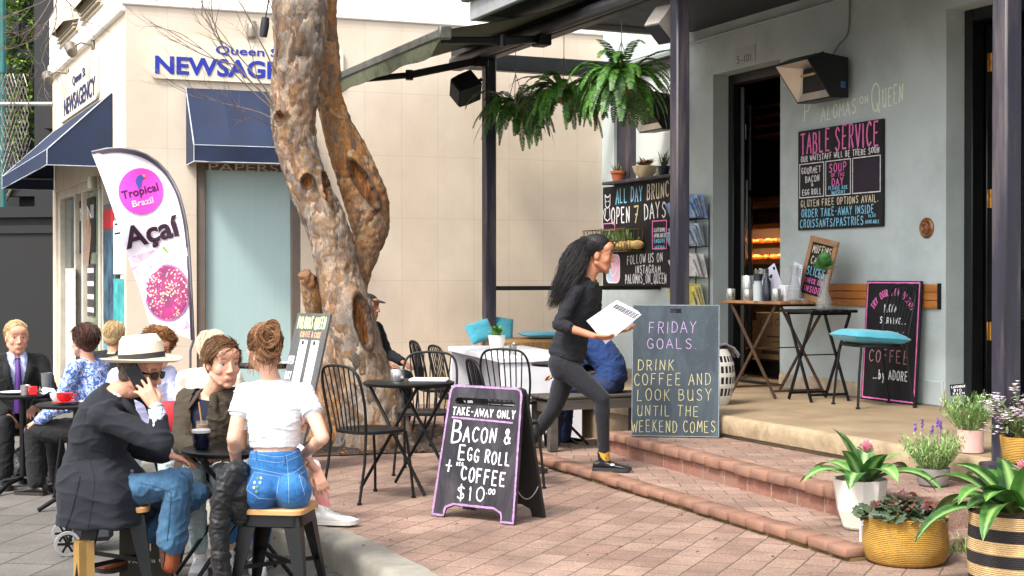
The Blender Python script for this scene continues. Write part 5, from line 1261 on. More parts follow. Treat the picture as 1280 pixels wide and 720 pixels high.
for k,(u,n,rz,ry,lab) in enumerate(((-1.50,1.58,8,-28,'lilac white menu sheet leaning left behind the napkin boxes'),(-1.36,1.62,-5,14,'white printed menu sheet standing behind the napkin boxes'))):
 p=on_table(u,n,.85);m=frame(p,TC+R(rz))@Matrix.Rotation(R(ry),4,'Y');t=root('menu',lab,'menu',p,TC);b=MB(m);b.box((-.075,-.002,.02),(.075,.002,.33));b.build('sheet',MEN,t)
 b=MB(m)
 if k==0:b.ball((-.02,-.0025,.245),.02,12,sq=(1.3,.05,.8));b.ball((.05,-.0025,.29),.015,10,sq=(1,.05,1.2))
 else:
  for i in range(5):b.box((-.02,-.003,.22+i*.016),(.06,-.0021,.226+i*.016))
 b.build('print',DKB,t)
def muffins():
 u0=-1.80;p=on_table(-1.20,1.68,.842);m=frame(p,TC)@Matrix.Rotation(R(10),4,'Y')@Matrix.Rotation(R(-9),4,'X');t=root('framed_chalkboard','small timber framed chalkboard offering muffins, cake and slices on the table','chalkboard',p,TC);W,H=.40,.56
 f=M('frame_timber','9c7550',.6,var=.25,scale=5,stretch=(2,2,6),bmp=.2);b=MB(m)
 for (x0,z0,x1,z1) in ((-W/2,0,W/2,.05),(-W/2,H-.05,W/2,H),(-W/2,.051,-W/2+.05,H-.051),(W/2-.05,.051,W/2,H-.051)):b.box((x0,-.014,z0),(x1,.014,z1),.004)
 b.build('frame',f,t,smooth=40);b=MB(m);b.box((-W/2+.05,-.004,.05),(W/2-.05,.004,H-.05));pn=b.build('panel',BRD_D,t);y=-.0045
 c=MB(m);chalk(c,'MUFFINS',-.13,.14,.42,.065,.008,y,seed=111);chalk(c,'CAKE',-.12,.07,.32,.065,.008,y,seed=112);c.build('lettering',MATS['cream_chalk'],pn)
 c=MB(m);chalk(c,'SLICES',-.14,.12,.22,.07,.009,y,seed=113);c.build('lettering',CH_B,pn)
 c=MB(m);chalk(c,'CHECK OUR',-.14,.14,.15,.04,.007,y,seed=114);chalk(c,'INSIDE',-.12,.12,.075,.05,.008,y,seed=115);c.build('lettering',CH_P,pn)
muffins()
def vase():
 p=on_table(-.78,1.52,.775);t=root('glass_vase','clear pinched glass vase with roots and a green succulent rosette','vase',p,0);b=MB(frame(p,0));b.lathe([(.066,0),(.075,.024),(.06,.096),(.036,.17),(.041,.24),(.06,.30),(.056,.30),(.036,.24),(.031,.17),(.055,.096),(.067,.024),(0.001,.012)],24);b.build('glass_body',CLR,t,smooth=60)
 b=MB();rng=random.Random(5)
 for k in range(26):
  a=rng.uniform(0,6.28);b.tube([p+Vector((0,0,.22)),p+Vector((.012*math.cos(a),.012*math.sin(a),.13)),p+Vector((.04*math.cos(a),.04*math.sin(a),rng.uniform(.015,.05)))],.0022,4)
 b.build('roots',M('root_brown','8d7a58',.8,bmp=0),t)
 b=MB()
 for k in range(70):
  a=k*2.4;r=.012+.0011*k;el=R(80-k*1.0);d=Vector((math.cos(a)*math.cos(el),math.sin(a)*math.cos(el),math.sin(el)));leaf_blade(b,p+Vector((0,0,.33+.08*(1-k/70))),d,0,.09+.0006*k,.026,droop=-.5,fold=.3,n=5)
 b.build('succulent',leafmat('succulent','2f6b34','6fae62',.4),t,smooth=60)
vase()
t=root('slatted_wall_rail','orange timber slatted rail fixed along the grey wall','wall rail',C(-.6,WN,1.2),TC);tm=M('orange_timber','a8682c',.45,var=.25,scale=3,stretch=(1,6,8),bmp=.2,bscale=30)
for k in range(3):b=MB(MC);b.box((-1.62,WN-.035,1.185+k*.067),(.06,WN-.012,1.248+k*.067),.005);b.build('slat',tm,t,smooth=40)
b=MB(MC);b.box((.062,WN-.038,1.18),(.07,WN-.002,1.39));b.build('end_cap',BLK,t)
p=CW(1159,285);o=C(p[0],WN,p[1]);b=MB(frame(o,TC)@Matrix.Rotation(R(90),4,'X'));b.lathe([(.085,.002),(.085,.012),(.07,.022),(.055,.016),(.05,.03),(.035,.034),(.028,.026),(.016,.028),(.0,.034)],28);tag(b.build('door_bell',M('aged_copper','8a5a3c',.45,.6,var=.5,scale=30,bmp=.3,dirt=hexc('4e6a4c'),dscale=20),smooth=40),'round tarnished brass bell plate on the grey wall','bell',None,o)
def cabinet():
 o=C(-4.9,3.5,ZV);t=root('pastry_cabinet','lit pastry cabinet with shelves inside the dark doorway','cabinet',o,TC);u0,u1,n0,n1=-5.9,-3.9,3.35,3.9
 b=MB(MC);b.box((u0,n0,ZV),(u1,n1,.95),.01);b.box((u0,n1-.03,.95),(u1,n1,2.3));b.box((u0,n0,2.22),(u1,n1-.03,2.3));b.build('carcass',M('cabinet_dark','4a3020',.5,var=.3,bmp=.05),t,smooth=40)
 for z in (1.62,1.80,2.02):b=MB(MC);b.box((u0,n0+.04,z),(u1,n1-.03,z+.015));b.box((u0,n0+.025,z-.035),(u1,n0+.038,z+.02));b.build('shelf',M('shelf_brass','8d5a34',.4,.5,bmp=0),t)
 b=MB(MC);b.box((u0,n0+.05,1.995),(u1,n0+.13,2.012));em=bpy.data.materials.new('cabinet_lamp');em.use_nodes=True ;e=em.node_tree.nodes['Principled BSDF'];e.inputs['Emission Color'].default_value=(1,.62,.30,1);e.inputs['Emission Strength'].default_value=14;b.build('strip_lamp',em,t)
 b=MB(MC);b.box((u0,n0+.05,1.778),(u1,n0+.13,1.796));b.build('strip_lamp',em,t)
 cr=M('croissant_crust','b9702f',.5,var=.4,scale=18,bmp=.3);rng=random.Random(6)
 for z in (1.636,1.816):
  for k in range(16):
   u=u0+.1+k*.125;p=C(u,n0+.22+rng.uniform(-.05,.05),z+.035);b=MB(frame(p,rng.uniform(0,3)))
   b.tube([(.055*math.cos(q),.055*math.sin(q)-.03,0) for q in [R(a) for a in range(-20,201,22)]],[.008,.018,.026,.032,.035,.036,.035,.032,.026,.018,.008],8,flat=.9);tag(b.build('pastry',cr,smooth=60),'golden pastry on the '+('lower' if z<1.7 else 'upper')+' lit shelf inside the doorway','pastry','pastries on the %s cabinet shelf'%('lower' if z<1.7 else 'upper'),p-Vector((0,0,.035)))
 return
cabinet()
def carton():
 p=uvz(950,470,ZV);o=C(-3.5,3.05,.56);t=root('cardboard_box','brown cardboard carton inside the cafe doorway behind the timber table','carton',o,TC+R(4));m=frame(o,TC+R(4));b=MB(m);b.box((-.30,-.2,.0),(.30,.2,.50),.008);b.build('carton',M('cardboard','8a6844',.85,var=.12,scale=4,bmp=.15),t,smooth=40)
 b=MB(m)
 for k in range(3):b.tube([(-.18+.13*k+.04*math.cos(R(a)),-.2015,.40+.04*math.sin(R(a))) for a in range(0,360,30)],.004,4,closed=True)
 b.box((-.1,-.2025,.24),(.12,-.2005,.255));b.box((.0,-.2025,.19),(.16,-.2005,.20));b.box((-.2,-.2025,.06),(.1,-.2005,.10));b.build('print',M('carton_print','3c2c1e',.8,bmp=0),t)
carton()
box_thing('low_bench','low black bench under the cardboard carton inside the doorway','bench',-3.95,-2.9,2.8,3.3,ZV+.003,.555,M('bench_black','100d0b',.5,bmp=.05),.01)
box_thing('wine_rack','dark red slatted rack high inside the cafe doorway','rack',-5.9,-4.2,3.5,3.9,2.32,2.36,M('rack_red','5a2418',.5,var=.3,bmp=.05))
for z in (3.05,3.16,3.27,3.38):b=MB(MC);b.box((-5.9,3.5,z),(-4.2,3.9,z+.03));b.build('slat',MATS['rack_red'],bpy.data.objects['wine_rack'])
for u_ in (-5.9,-5.0,-4.24):b=MB(MC);b.box((u_,3.52,2.36),(u_+.04,3.88,3.40));b.build('upright',MATS['bench_black'],bpy.data.objects['wine_rack'])
def drum():
 c_=G(893,505,ZV);o=C(*[(c_-E0).dot(CU)-.1,1.05],ZV);o=P(890,455,11.9);o.z=ZV;t=root('pierced_drum','white pierced ceramic drum stool behind the Friday chalkboard','drum stool',o,0);b=MB(frame(o,0));n=28;prof=[(.13,0),(.16,.06),(.185,.16),(.19,.25),(.18,.34),(.15,.42),(.13,.46)]
 rings=[]
 vs=[(r*math.cos(2*math.pi*k/n),r*math.sin(2*math.pi*k/n),z) for r,z in prof for k in range(n)]
 fs=[]
 for i in range(len(prof)-1):
  for k in range(n):
   q=(i*n+k,i*n+(k+1)%n,(i+1)*n+(k+1)%n,(i+1)*n+k)
   ps=[Vector(vs[x]) for x in q];c=sum(ps,Vector())/4
   if i in (0,len(prof)-2):fs.append(q); continue
   base=len(vs);vs+=[tuple(c+(p-c)*.62) for p in ps]
   for e in range(4):fs.append((q[e],q[(e+1)%4],base+(e+1)%4,base+e))
 b.add(vs,fs);b.lathe([(.13,.46),(.0,.465)],n);b.build('pierced_shell',M('white_ceramic','cfccc4',.4,var=.08,bmp=.05),t,smooth=35)
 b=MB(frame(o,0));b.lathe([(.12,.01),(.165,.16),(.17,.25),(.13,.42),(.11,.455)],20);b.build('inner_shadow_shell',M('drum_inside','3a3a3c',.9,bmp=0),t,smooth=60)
 b=MB(frame(o+Vector((0,0,.467)),R(20)))
 for k in range(16):
  a=-1.1+k*.14;b.tube([(-.05,-.12+k*.016,.01),(.06+.004*k,-.12+k*.016,.035),(.14,-.12+k*.017,.0),(.19+.01*math.sin(k*3),-.12+k*.018,-.06-.02*math.sin(k*2))],.009,5)
 tag(b.build('checked_throw',M('grey_throw','77737a',.95,var=.5,scale=25,bmp=.4),smooth=60),'grey fringed throw lying on the pierced white drum','throw',None,o+Vector((0,0,.467)))
drum()
def rack():
 u=-3.72;o=C(u,WN,.9);t=root('magazine_rack','black wire wall rack beside the middle post full of newspapers','magazine rack',o,TC);b=MB(MC)
 for x in (-3.98,-3.72,-3.46):b.tube([(x,WN-.01,.72),(x,WN-.01,2.2)],.006,6)
 for z in (.80,1.12,1.44,1.76,2.05):
  for d in (.05,.16):b.tube([(-4.0,WN-d,z+(.0 if d<.1 else -.02)),(-3.44,WN-d,z+(.0 if d<.1 else -.02))],.004,5)
  for x in (-3.98,-3.72,-3.46):b.tube([(x,WN-.01,z),(x,WN-.16,z-.02),(x,WN-.17,z+.10)],.004,5)
 b.build('wire_frame',BLK,t,smooth=60)
 for k,(z,col,lab,cols) in enumerate(((2.05,'6f94c4','blue and white folded magazines on the top rack shelf',3),(1.76,'8fa3b4','pale blue magazines on the second rack shelf',3),(1.44,'cfcfc9','white printed papers on the middle rack shelf',2),(1.12,'cdbf46','yellow covered paper on the fourth rack shelf',2),(.80,'c9c5c0','white newspapers on the lowest rack shelf',2))):
  b=MB(MC);rng=random.Random(k)
  for j in range(cols+2):
   m=MC@Matrix.Translation((-3.70+rng.uniform(-.03,.03),WN-.05-.03*j,z+.008))@Matrix.Rotation(R(14+3*j),4,'X')@Matrix.Rotation(R(rng.uniform(-4,4)),4,'Y');q=MB(m)
   q.box((-.25,-.009,0),(.25,.006,.25-.02*j),.003);b.v+=q.v;b.f+=[tuple(i+len(b.v)-len(q.v) for i in f) for f in q.f];b.mi+=q.mi
  tag(b.build('magazines',M('mag_%d'%k,col,.5,var=.35,scale=9,bmp=.05,dirt=hexc('e2e2e6'),dscale=6,damt=.9)),lab,'magazines',None,C(-3.70,WN-.1,z))
rack()
def basket():
 o=C(-5.3,WN-.15,1.75);t=root('wire_basket','wire basket of herbs and bread rolls hung on the brunch chalkboard','basket',o,TC);b=MB(MC);u0,u1=-5.80,-4.78;zb,zt=1.73,1.98
 for (z,d,k) in ((zt,.24,1.0),(zb,.18,.9),((zt+zb)/2,.21,.95)):
  um=(u0+u1)/2;h=(u1-u0)/2*k;b.tube([(um-h,WN-.035,z),(um-h,WN-.035-d,z),(um+h,WN-.035-d,z),(um+h,WN-.035,z)],.006,5,closed=True)
 for i in range(15):
  k=i/14;b.tube([(u0+(u1-u0)*k,WN-.275,zt),(u0+.05+(u1-u0-.1)*k,WN-.215,zb),(u0+.05+(u1-u0-.1)*k,WN-.04,zb)],.004,5)
 for j in range(5):
  for u in (u0,u1):b.tube([(u,WN-.05-.06*j,zt),(u+(.05 if u==u0 else -.05),WN-.05-.045*j,zb)],.004,5)
 b.build('wire_frame',M('bronze_wire','6b5a3a',.5,.5,bmp=0),t,smooth=60)
 b=MB();rng=random.Random(2)
 for k in range(5):p=C(-5.25+k*.11,WN-.13+rng.uniform(-.03,.03),1.80);b.ball(p,.07,12,sq=(1.2,1,.75))
 b.build('bread_rolls',M('bread_crust','c9a668',.7,var=.3,scale=14,bmp=.3),t,smooth=60)
 b=MB()
 for k in range(160):
  p=C(rng.uniform(-5.7,-4.9),WN-rng.uniform(.07,.2),1.77);d=Vector((rng.uniform(-.5,.5),rng.uniform(-.5,.5),1));leaf_blade(b,p,d,0,rng.uniform(.12,.26),.012,droop=.8,n=4)
 b.build('herbs',leafmat('herb_green','2c4a20','6a8a4a',.6,bmp=0),t)
basket()
def sillpot(lab,u,prof,mat_,leafm,n,ln,seed,wd=.012,up=1.0):
 o=C(u,WN-.06,2.541);t=root('potted_plant',lab,'plant',o,0);b=MB(frame(o,0));b.lathe(prof,20);b.build('pot',mat_,t,smooth=40);b=MB();rng=random.Random(seed);zt=prof[2][1]
 for k in range(n):d=Vector((rng.uniform(-1,1),rng.uniform(-1,1),up*rng.uniform(.4,1.4)));leaf_blade(b,o+Vector((rng.uniform(-.03,.03),rng.uniform(-.03,.03),zt-.01)),d,0,ln*rng.uniform(.6,1.1),wd,droop=1.0,n=4)
 b.build('foliage',leafm,t)
TERRA=M('terracotta','a55a35',.8,var=.2,bmp=.15)
sillpot('small terracotta pot of grassy leaves on the sill above the brunch board',-5.36,[(.055,0),(.075,.09),(.085,.092),(.085,.12),(.07,.12),(.065,.10),(0,.10)],TERRA,leafmat('grassy','3a4a22','8a8a52',.6,bmp=0),36,.17,3,.005)
sillpot('cream bowl of bronze leaved trailing plant on the sill',-4.72,[(.07,0),(.12,.06),(.145,.13),(.135,.13),(.10,.06),(0,.05)],M('cream_pot','cbb894',.6,var=.1,bmp=.1),leafmat('bronze_leaf','54331f','8a6a44',.5,bmp=0),60,.16,4,.022,.7)
sillpot('dark pot of thin stemmed plant at the right end of the sill',-4.30,[(.05,0),(.07,.09),(.072,.10),(.06,.10),(0,.09),(0,.09)],DKB,leafmat('thin_leaf','33402c','6a6a44',.5,bmp=0),26,.20,6,.006,1.6)
# people
from mathutils.bvhtree import BVHTree
def V(*a):return Vector(a)
def capsule(mb,a,b,ra,rb,seg=14,flat=1.0,fdir=None):
 a=Vector(a);b=Vector(b);d=b-a;ln=d.length
 if ln<1e-5:d=V(0,0,1e-4);ln=1e-4
 t=d/ln;x=(fdir-t*fdir.dot(t)).normalized() if fdir is not None and abs(fdir.normalized().dot(t))<.98 else t.orthogonal().normalized();y=t.cross(x);rings=[]
 for i in range(5):q=math.pi/2*(1-i/4);rings.append((a-t*(math.sin(q)*ra),max(1e-4,math.cos(q))*ra))
 for i in range(1,5):q=math.pi/2*i/4;rings.append((b+t*(math.sin(q)*rb),max(1e-4,math.cos(q))*rb))
 rings.insert(5,(b,rb))
 vs=[];n=len(rings)
 for c,r in rings:vs.append([c+x*(math.cos(2*math.pi*k/seg)*r*flat)+y*(math.sin(2*math.pi*k/seg)*r) for k in range(seg)])
 mb.loft(vs)
def ell(mb,m,c,r,seg=20):mb.ball((0,0,0),1.0,seg,m@Matrix.Translation(Vector(c))@Matrix.Diagonal((r[0],r[1],r[2],1)))
def ringloft(mb,rs,n=28,e=.85):
 """rs: (centre, side, fwd, half width, half depth)"""
 out=[]
 for c,s,f,hw,hd in rs:
  row=[]
  for k in range(n):
   a=2*math.pi*k/n;ca,sa=math.cos(a),math.sin(a)
   row.append(c+s*(hw*math.copysign(abs(ca)**e,ca))+f*(hd*math.copysign(abs(sa)**e,sa)))
  out.append(row)
 mb.loft(out)
def fuse(mb,name,mat_,parent,vox=.006,sm=3,wr=0.0,wf=(9,9,6),tint=None,seed=0,disp=None,keep=None):
 """join the overlapping volumes of mb into one continuous skin"""
 me=bpy.data.meshes.new(name);me.from_pydata([tuple(p) for p in mb.v],[],mb.f)
 bm=bmesh.new();bm.from_mesh(me);bmesh.ops.recalc_face_normals(bm,faces=bm.faces);bm.to_mesh(me);bm.free()
 o=bpy.data.objects.new(name,me);COL.objects.link(o)
 r=o.modifiers.new('r','REMESH');r.mode='VOXEL';r.voxel_size=vox
 if sm:s=o.modifiers.new('s','SMOOTH');s.iterations=sm;s.factor=.5
 dg=bpy.context.evaluated_depsgraph_get();dg.update();m2=bpy.data.meshes.new_from_object(o.evaluated_get(dg))
 bpy.data.objects.remove(o);bpy.data.meshes.remove(me)
 n=len(m2.vertices)
 if wr or disp:
  co=[v.co.copy() for v in m2.vertices];no=[v.normal.copy() for v in m2.vertices];sv=V(seed*3.1,seed,0)
  for i,v in enumerate(m2.vertices):
   p=co[i];d=0.0
   if wr:
    q=V(p.x*wf[0],p.y*wf[1],p.z*wf[2])+sv;a=mnoise.noise(q);b=mnoise.noise(q*2.3+V(5,1,0))
    q+=V(b,a,-b)*.25;a=mnoise.noise(q);d=wr*(max(0,1-abs(a)*3.2)**2*.8+max(0,1-abs(b)*3.0)**2*.35-.25)
   if disp:d+=disp(p)
   v.co=p+no[i]*d
 if keep:
  bm=bmesh.new();bm.from_mesh(m2);bmesh.ops.delete(bm,geom=[f for f in bm.faces if not keep(f.calc_center_median())],context='FACES');bm.to_mesh(m2);bm.free()
 m2.name=name;m2.materials.clear();m2.materials.append(mat_)
 m2.polygons.foreach_set('use_smooth',[True]*len(m2.polygons))
 if tint is not None:
  at=m2.attributes.new('tint','FLOAT_COLOR','POINT');buf=[]
  for v in m2.vertices:
   c=V(1,1,1)
   for (p,r_,col,soft) in tint:
    dd=(v.co-p).length
    if dd<r_:k=min(1,(r_-dd)/(r_*soft));c=c.lerp(Vector(col),k)
   buf+=[c.x,c.y,c.z,1]
  at.data.foreach_set('color',buf)
 bvh=BVHTree.FromPolygons([v.co.copy() for v in m2.vertices],[tuple(p.vertices) for p in m2.polygons])
 o=bpy.data.objects.new(name,m2);COL.objects.link(o)
 if parent is not None:adopt(o,parent)
 return o,bvh
def skinmat(name,col):
 if name in MATS:return MATS[name]
 m,t,b=newmat(name);at=t.nodes.new('ShaderNodeAttribute');at.attribute_name='tint';v=coords(t);c=hexc(col)
 base=ramp(t,noise(t,v,14,4),[(.3,tuple(q*.9 for q in c)),(.7,tuple(min(1,q*1.08) for q in c))])
 base=mixc(t,1.0,base,ramp(t,noise(t,v,75,5,.7),[(.3,(.86,.80,.78)),(.65,(1.04,1.03,1.02))]),'MULTIPLY')
 lk(t,mixc(t,1.0,base,at.outputs['Color'],'MULTIPLY'),b.inputs['Base Color'])
 b.inputs['Roughness'].default_value=.5;b.inputs['Specular IOR Level'].default_value=.35
 b.inputs['Subsurface Weight'].default_value=.12;b.inputs['Subsurface Radius'].default_value=(.012,.005,.003);b.inputs['Subsurface Scale'].default_value=.6
 bump(t,b,noise(t,v,160,2),.06,.002)
 MATS[name]=m; return m
SK_F=skinmat('fair_skin','d3a088');SK_T=skinmat('tan_skin','b98163');SK_R=skinmat('ruddy_skin','cf9a80');SK_P=skinmat('pale_skin','dcae96')
def cloth(name,col,var=.15,scale=5,rough=.9,bscale=260,bmp=.18,sheen=.02,**k):return M(name,col,rough,var=var,scale=scale,bscale=bscale,bmp=bmp,sheen=sheen,**k)
def denim(name,col,fade):
 if name in MATS:return MATS[name]
 m,t,b=newmat(name);v=coords(t)
 c=ramp(t,noise(t,v,5.5,6,.65),[(.32,hexc(col)),(.68,hexc(fade))]);tw=noise(t,coords(t,(1,1,.25)),190,2)
 lk(t,mixc(t,1.0,c,ramp(t,tw,[(.3,(.75,)*3),(.7,(1.1,)*3)]),'MULTIPLY'),b.inputs['Base Color']);b.inputs['Roughness'].default_value=.9;b.inputs['Sheen Weight'].default_value=.1
 bump(t,b,tw,.25,.003);MATS[name]=m; return m
def hairmat(name,dark,light):
 if name in MATS:return MATS[name]
 m,t,b=newmat(name);g=t.nodes.new('ShaderNodeNewGeometry');v=coords(t)
 f=nd(t,'ShaderNodeMath',operation='MULTIPLY_ADD');lk(t,g.outputs['Random Per Island'],f.inputs[0]);f.inputs[1].default_value=.6;lk(t,noise(t,v,60,3),f.inputs[2])
 lk(t,ramp(t,f.outputs[0],[(.45,hexc(dark)),(1.0,hexc(light))]),b.inputs['Base Color']);b.inputs['Roughness'].default_value=.55;b.inputs['Specular IOR Level'].default_value=.22
 bump(t,b,noise(t,v,140,3),.35,.004);MATS[name]=m; return m
 # anatomy
def headm(c,face,up=(0,0,1),s=1.0,roll=0.0):
 y=Vector(face).normalized();u=Vector(up);x=y.cross(u).normalized();z=x.cross(y).normalized()
 m=Matrix((x,y,z)).transposed().to_4x4();m.translation=Vector(c);
 return m@Matrix.Rotation(roll,4,'Y')@Matrix.Diagonal((s,s,s,1))
def head_prims(mb,m,male=True):
 ell(mb,m,(0,-.018,.034),(.074,.092,.080));ell(mb,m,(0,.020,-.010),(.064,.066,.090));ell(mb,m,(0,.034,-.056),(.057 if male else .050,.052,.053))
 ell(mb,m,(0,.066,-.094),(.024 if male else .018,.018,.018));ell(mb,m,(0,.052,.055),(.061,.039,.040));ell(mb,m,(0,.042,-.036),(.052,.044,.062))
 def cap(a,b,ra,rb):capsule(mb,m@Vector(a),m@Vector(b),ra,rb,10)
 cap((0,.084,.018),(0,.104,-.022),.0085,.0115)
 for s in (-1,1):
  ell(mb,m,(s*.010,.096,-.027),(.0085,.010,.0075),10);cap((s*.044,.068,.032),(s*.012,.080,.032),.0105,.0095);cap((s*.044,.070,.0205),(s*.017,.0775,.0215),.0062,.0060);cap((s*.043,.068,.002),(s*.018,.075,.001),.0055,.0055)
  ell(mb,m,(s*.040,.052,-.022),(.023,.026,.028),12);ell(mb,m,(s*.074,-.006,-.004),(.009,.019,.031),14)
  cap((s*.054,.000,-.050),(s*.028,.055,-.082),.022,.020)
 cap((-.018,.086,-.057),(.018,.086,-.057),.0055,.0055);cap((-.014,.086,-.066),(.014,.086,-.066),.0062,.0062)
def head_tint(m,brow=(.35,.25,.2),lips=(.86,.58,.56),stubble=None):
 t=[]
 if stubble:
  for p in ((0,.07,-.09),(.04,.05,-.07),(-.04,.05,-.07),(0,.095,-.048)):t.append((m@Vector(p),.038,stubble,.8))
 for s in (-1,1):
  t.append((m@V(s*.045,.078,-.03),.03,(1.0,.86,.84),1.0))
  for k in range(4):t.append((m@V(s*(.016+.009*k),.091-.004*k,.036+.002*(k in (1,2))),.0085,brow,.5))
  t.append((m@V(s*.030,.078,.013),.014,(.78,.66,.62),.9));t.append((m@V(s*.009,.108,-.034),.006,(.5,.35,.32),.8))
 for x in (-.014,-.007,0,.007,.014):t.append((m@V(x,.092,-.061),.011,lips,.5))
 return t
IRIS=None
def eyes(m,parent,iris='4a3526'):
 wm=M('eye_white','d8d2cc',.2,var=.02,bmp=0);im=M('iris_'+iris,iris,.2,var=.1,bmp=0)
 for s in (-1,1):
  b=MB(m@Matrix.Translation((s*.0300,.0672,.012)));n=12
  prof=[(math.sin(math.pi*i/10)*.0112+1e-5,-math.cos(math.pi*i/10)*.0112) for i in range(11)]
  b.lathe(prof[:8],n,Matrix.Rotation(R(-90),4,'X'));b.cur=1;b.lathe(prof[7:],n,Matrix.Rotation(R(-90),4,'X')@Matrix.Translation((0,0,.0004)))
  b.build('eye',[wm,im],parent,smooth=60)
def neckprims(mb,m,neck,r=.054):
 h=m@V(0,-.022,-.05);capsule(mb,h,neck,r*.98,r*1.08);capsule(mb,m@V(0,.0,-.075),Vector(neck)+(h-Vector(neck))*.1,r*.8,r*.9)
def hand_prims(mb,wr,d,pn,s=1.0,curl=.35,spread=.12,left=False,thumb=.6,fcurl=None):
 """wrist point, direction of the fingers, palm normal (the way the palm looks)"""
 y=Vector(d).normalized();pn=Vector(pn);z=-(pn-y*pn.dot(y)).normalized();x=y.cross(z)
 if left:x=-x
 wr=Vector(wr);P_=lambda a,b,c:wr+(x*a+y*b+z*c)*s
 for a,r0 in ((-.026,.0135),(-.009,.0145),(.009,.0145),(.026,.0135)):capsule(mb,P_(a*.7,.012,0),P_(a,.082,0),r0*s,.0115*s,10)
 capsule(mb,P_(0,-.01,0),P_(0,.03,0),.022*s,.022*s,12,.75,z)
 for i,(a,ln) in enumerate(((.029,.066),(.010,.076),(-.010,.071),(-.029,.055))):
  cu=curl if fcurl is None else fcurl[i];p=P_(a,.085,0);sp=a/.029*spread;ang=cu*.6
  for k,(fr,r0,r1) in enumerate(((.45,.0092,.0088),(.32,.0088,.0080),(.23,.0080,.0068))):
   dd=(y*math.cos(ang)*math.cos(sp)+x*math.sin(sp)-z*math.sin(ang)).normalized();q=p+dd*ln*fr*s
   capsule(mb,p,q,r0*s,r1*s,8);p=q;ang+=cu*(1.1 if k==0 else .8)
 t0=P_(.024,.018,-.006);t1=P_(.048,.045,-.014-.01*thumb);t2=P_(.056-.012*thumb,.072,-.022-.012*thumb);t3=P_(.054-.022*thumb,.092,-.026-.014*thumb)
 capsule(mb,t0,t1,.0145*s,.0115*s,8);capsule(mb,t1,t2,.0112*s,.0098*s,8);capsule(mb,t2,t3,.0098*s,.008*s,8)
def torso_rings(J,k,male,off=0.0,t0=0.0,t1=1.0,belly=0.0,n=14,wide=1.0):
 sp=[J['pel'],J['mid'],J['chest'],J['neck']];q=catmull([tuple(p) for p in sp],10);q=[Vector(p) for p in q]
 hs=(J['hipR']-J['hipL']).normalized();ss=(J['shR']-J['shL']).normalized();L_=len(q)-1
 prof=([(0,.150,.115),(.12,.158,.118),(.36,.146,.112),(.62,.165,.120),(.82,.168,.105),(.93,.115,.075),(1,.062,.055)] if male else [(0,.155,.118),(.12,.160,.120),(.38,.118,.090),(.60,.138,.112),(.80,.140,.095),(.93,.095,.066),(1,.052,.05)])
 out=[]
 for i in range(n+1):
  t=t0+(t1-t0)*i/n;f=t*L_;a=min(int(f),L_-1);c=q[a].lerp(q[a+1],f-a);tg=(q[min(a+1,L_)]-q[max(a-1,0)]).normalized()
  s=hs.lerp(ss,min(1,t*1.2)).normalized();s=(s-tg*s.dot(tg)).normalized();fw=tg.cross(s)*-1
  for (pa,pb) in zip(prof,prof[1:]):
   if pa[0]<=t<=pb[0]+1e-6:g=(t-pa[0])/(pb[0]-pa[0]);hw=pa[1]+(pb[1]-pa[1])*g;hd=pa[2]+(pb[2]-pa[2])*g; break
  hd+=belly*math.exp(-((t-.35)/.22)**2)
  out.append((c+fw*(belly*.6*math.exp(-((t-.35)/.22)**2)),s,fw,(hw*k*wide+off),(hd*k+off)))
 return out
def fill(J):
 J.setdefault('mid',J['pel'].lerp(J['chest'],.45)); return J
def arm_prims(mb,sh,el,wr,k=1.0,off=0.0,to=2.0,flare=0.0):
 a=Vector(sh);b=Vector(el);c=Vector(wr)
 if to>=1:capsule(mb,a,b,.050*k+off,.040*k+off)
 else:capsule(mb,a,a.lerp(b,to),.050*k+off,(.050-.010*to)*k+off+flare)
 if to>1:
  f=to-1;capsule(mb,b,b.lerp(c,f),.041*k+off,(.041-.014*f)*k+off+flare);capsule(mb,b.lerp(c,.25),b.lerp(c,.3),(.041)*k+off,.040*k+off) if f>.4 else None
def leg_prims(mb,hp,kn,an,k=1.0,off=0.0,to=2.0,calf=True,fl=0.0):
 a=Vector(hp);b=Vector(kn);c=Vector(an)
 capsule(mb,a,b,.086*k+off,.056*k+off)
 if to>1:
  f=to-1;capsule(mb,b,b.lerp(c,f),.055*k+off,(.055-.020*f)*k+off+fl)
  if calf:back=(c-b).normalized();capsule(mb,b.lerp(c,.2),b.lerp(c,.5),.054*k+off,.045*k+off)
def body_base(J,k=1.0,male=True,mh=None,neckr=.054):
 mb=MB();ringloft(mb,torso_rings(J,k*.94,male));hw=.045*k
 for s in 'LR':capsule(mb,J['neck'].lerp(J['sh'+s],.15)-V(0,0,.02),J['sh'+s],.042*k,.044*k)
 if mh is not None:neckprims(mb,mh,J['neck']-V(0,0,.01),neckr*k)
 return mb
def shirt_prims(J,k,male,off,sleeve=.5,hem=.0,flare=.008,belly=0,wide=1.0,collar=.985,only=None):
 mb=MB();ringloft(mb,torso_rings(J,k,male,off,hem,collar,belly,wide=wide));ak=k if male else k*.86
 for s in 'LR':
  capsule(mb,J['neck'].lerp(J['sh'+s],.16)-V(0,0,.022),J['sh'+s],.046*ak+off,.046*ak+off)
  arm_prims(mb,J['sh'+s],J['el'+s],J['wr'+s],ak,off,sleeve,flare)
 return mb
def pants_prims(J,k,off=.008,to=2.0,male=True,top=.16,fl=0.0,calf=True):
 mb=MB();ringloft(mb,torso_rings(J,k,male,off*.8,0,top))
 for s in 'LR':
  capsule(mb,J['pel'].lerp(J['hip'+s],.5),J['hip'+s],.10*k,.088*k+off);leg_prims(mb,J['hip'+s],J['kn'+s],J['an'+s],k,off,to,calf,fl)
 return mb
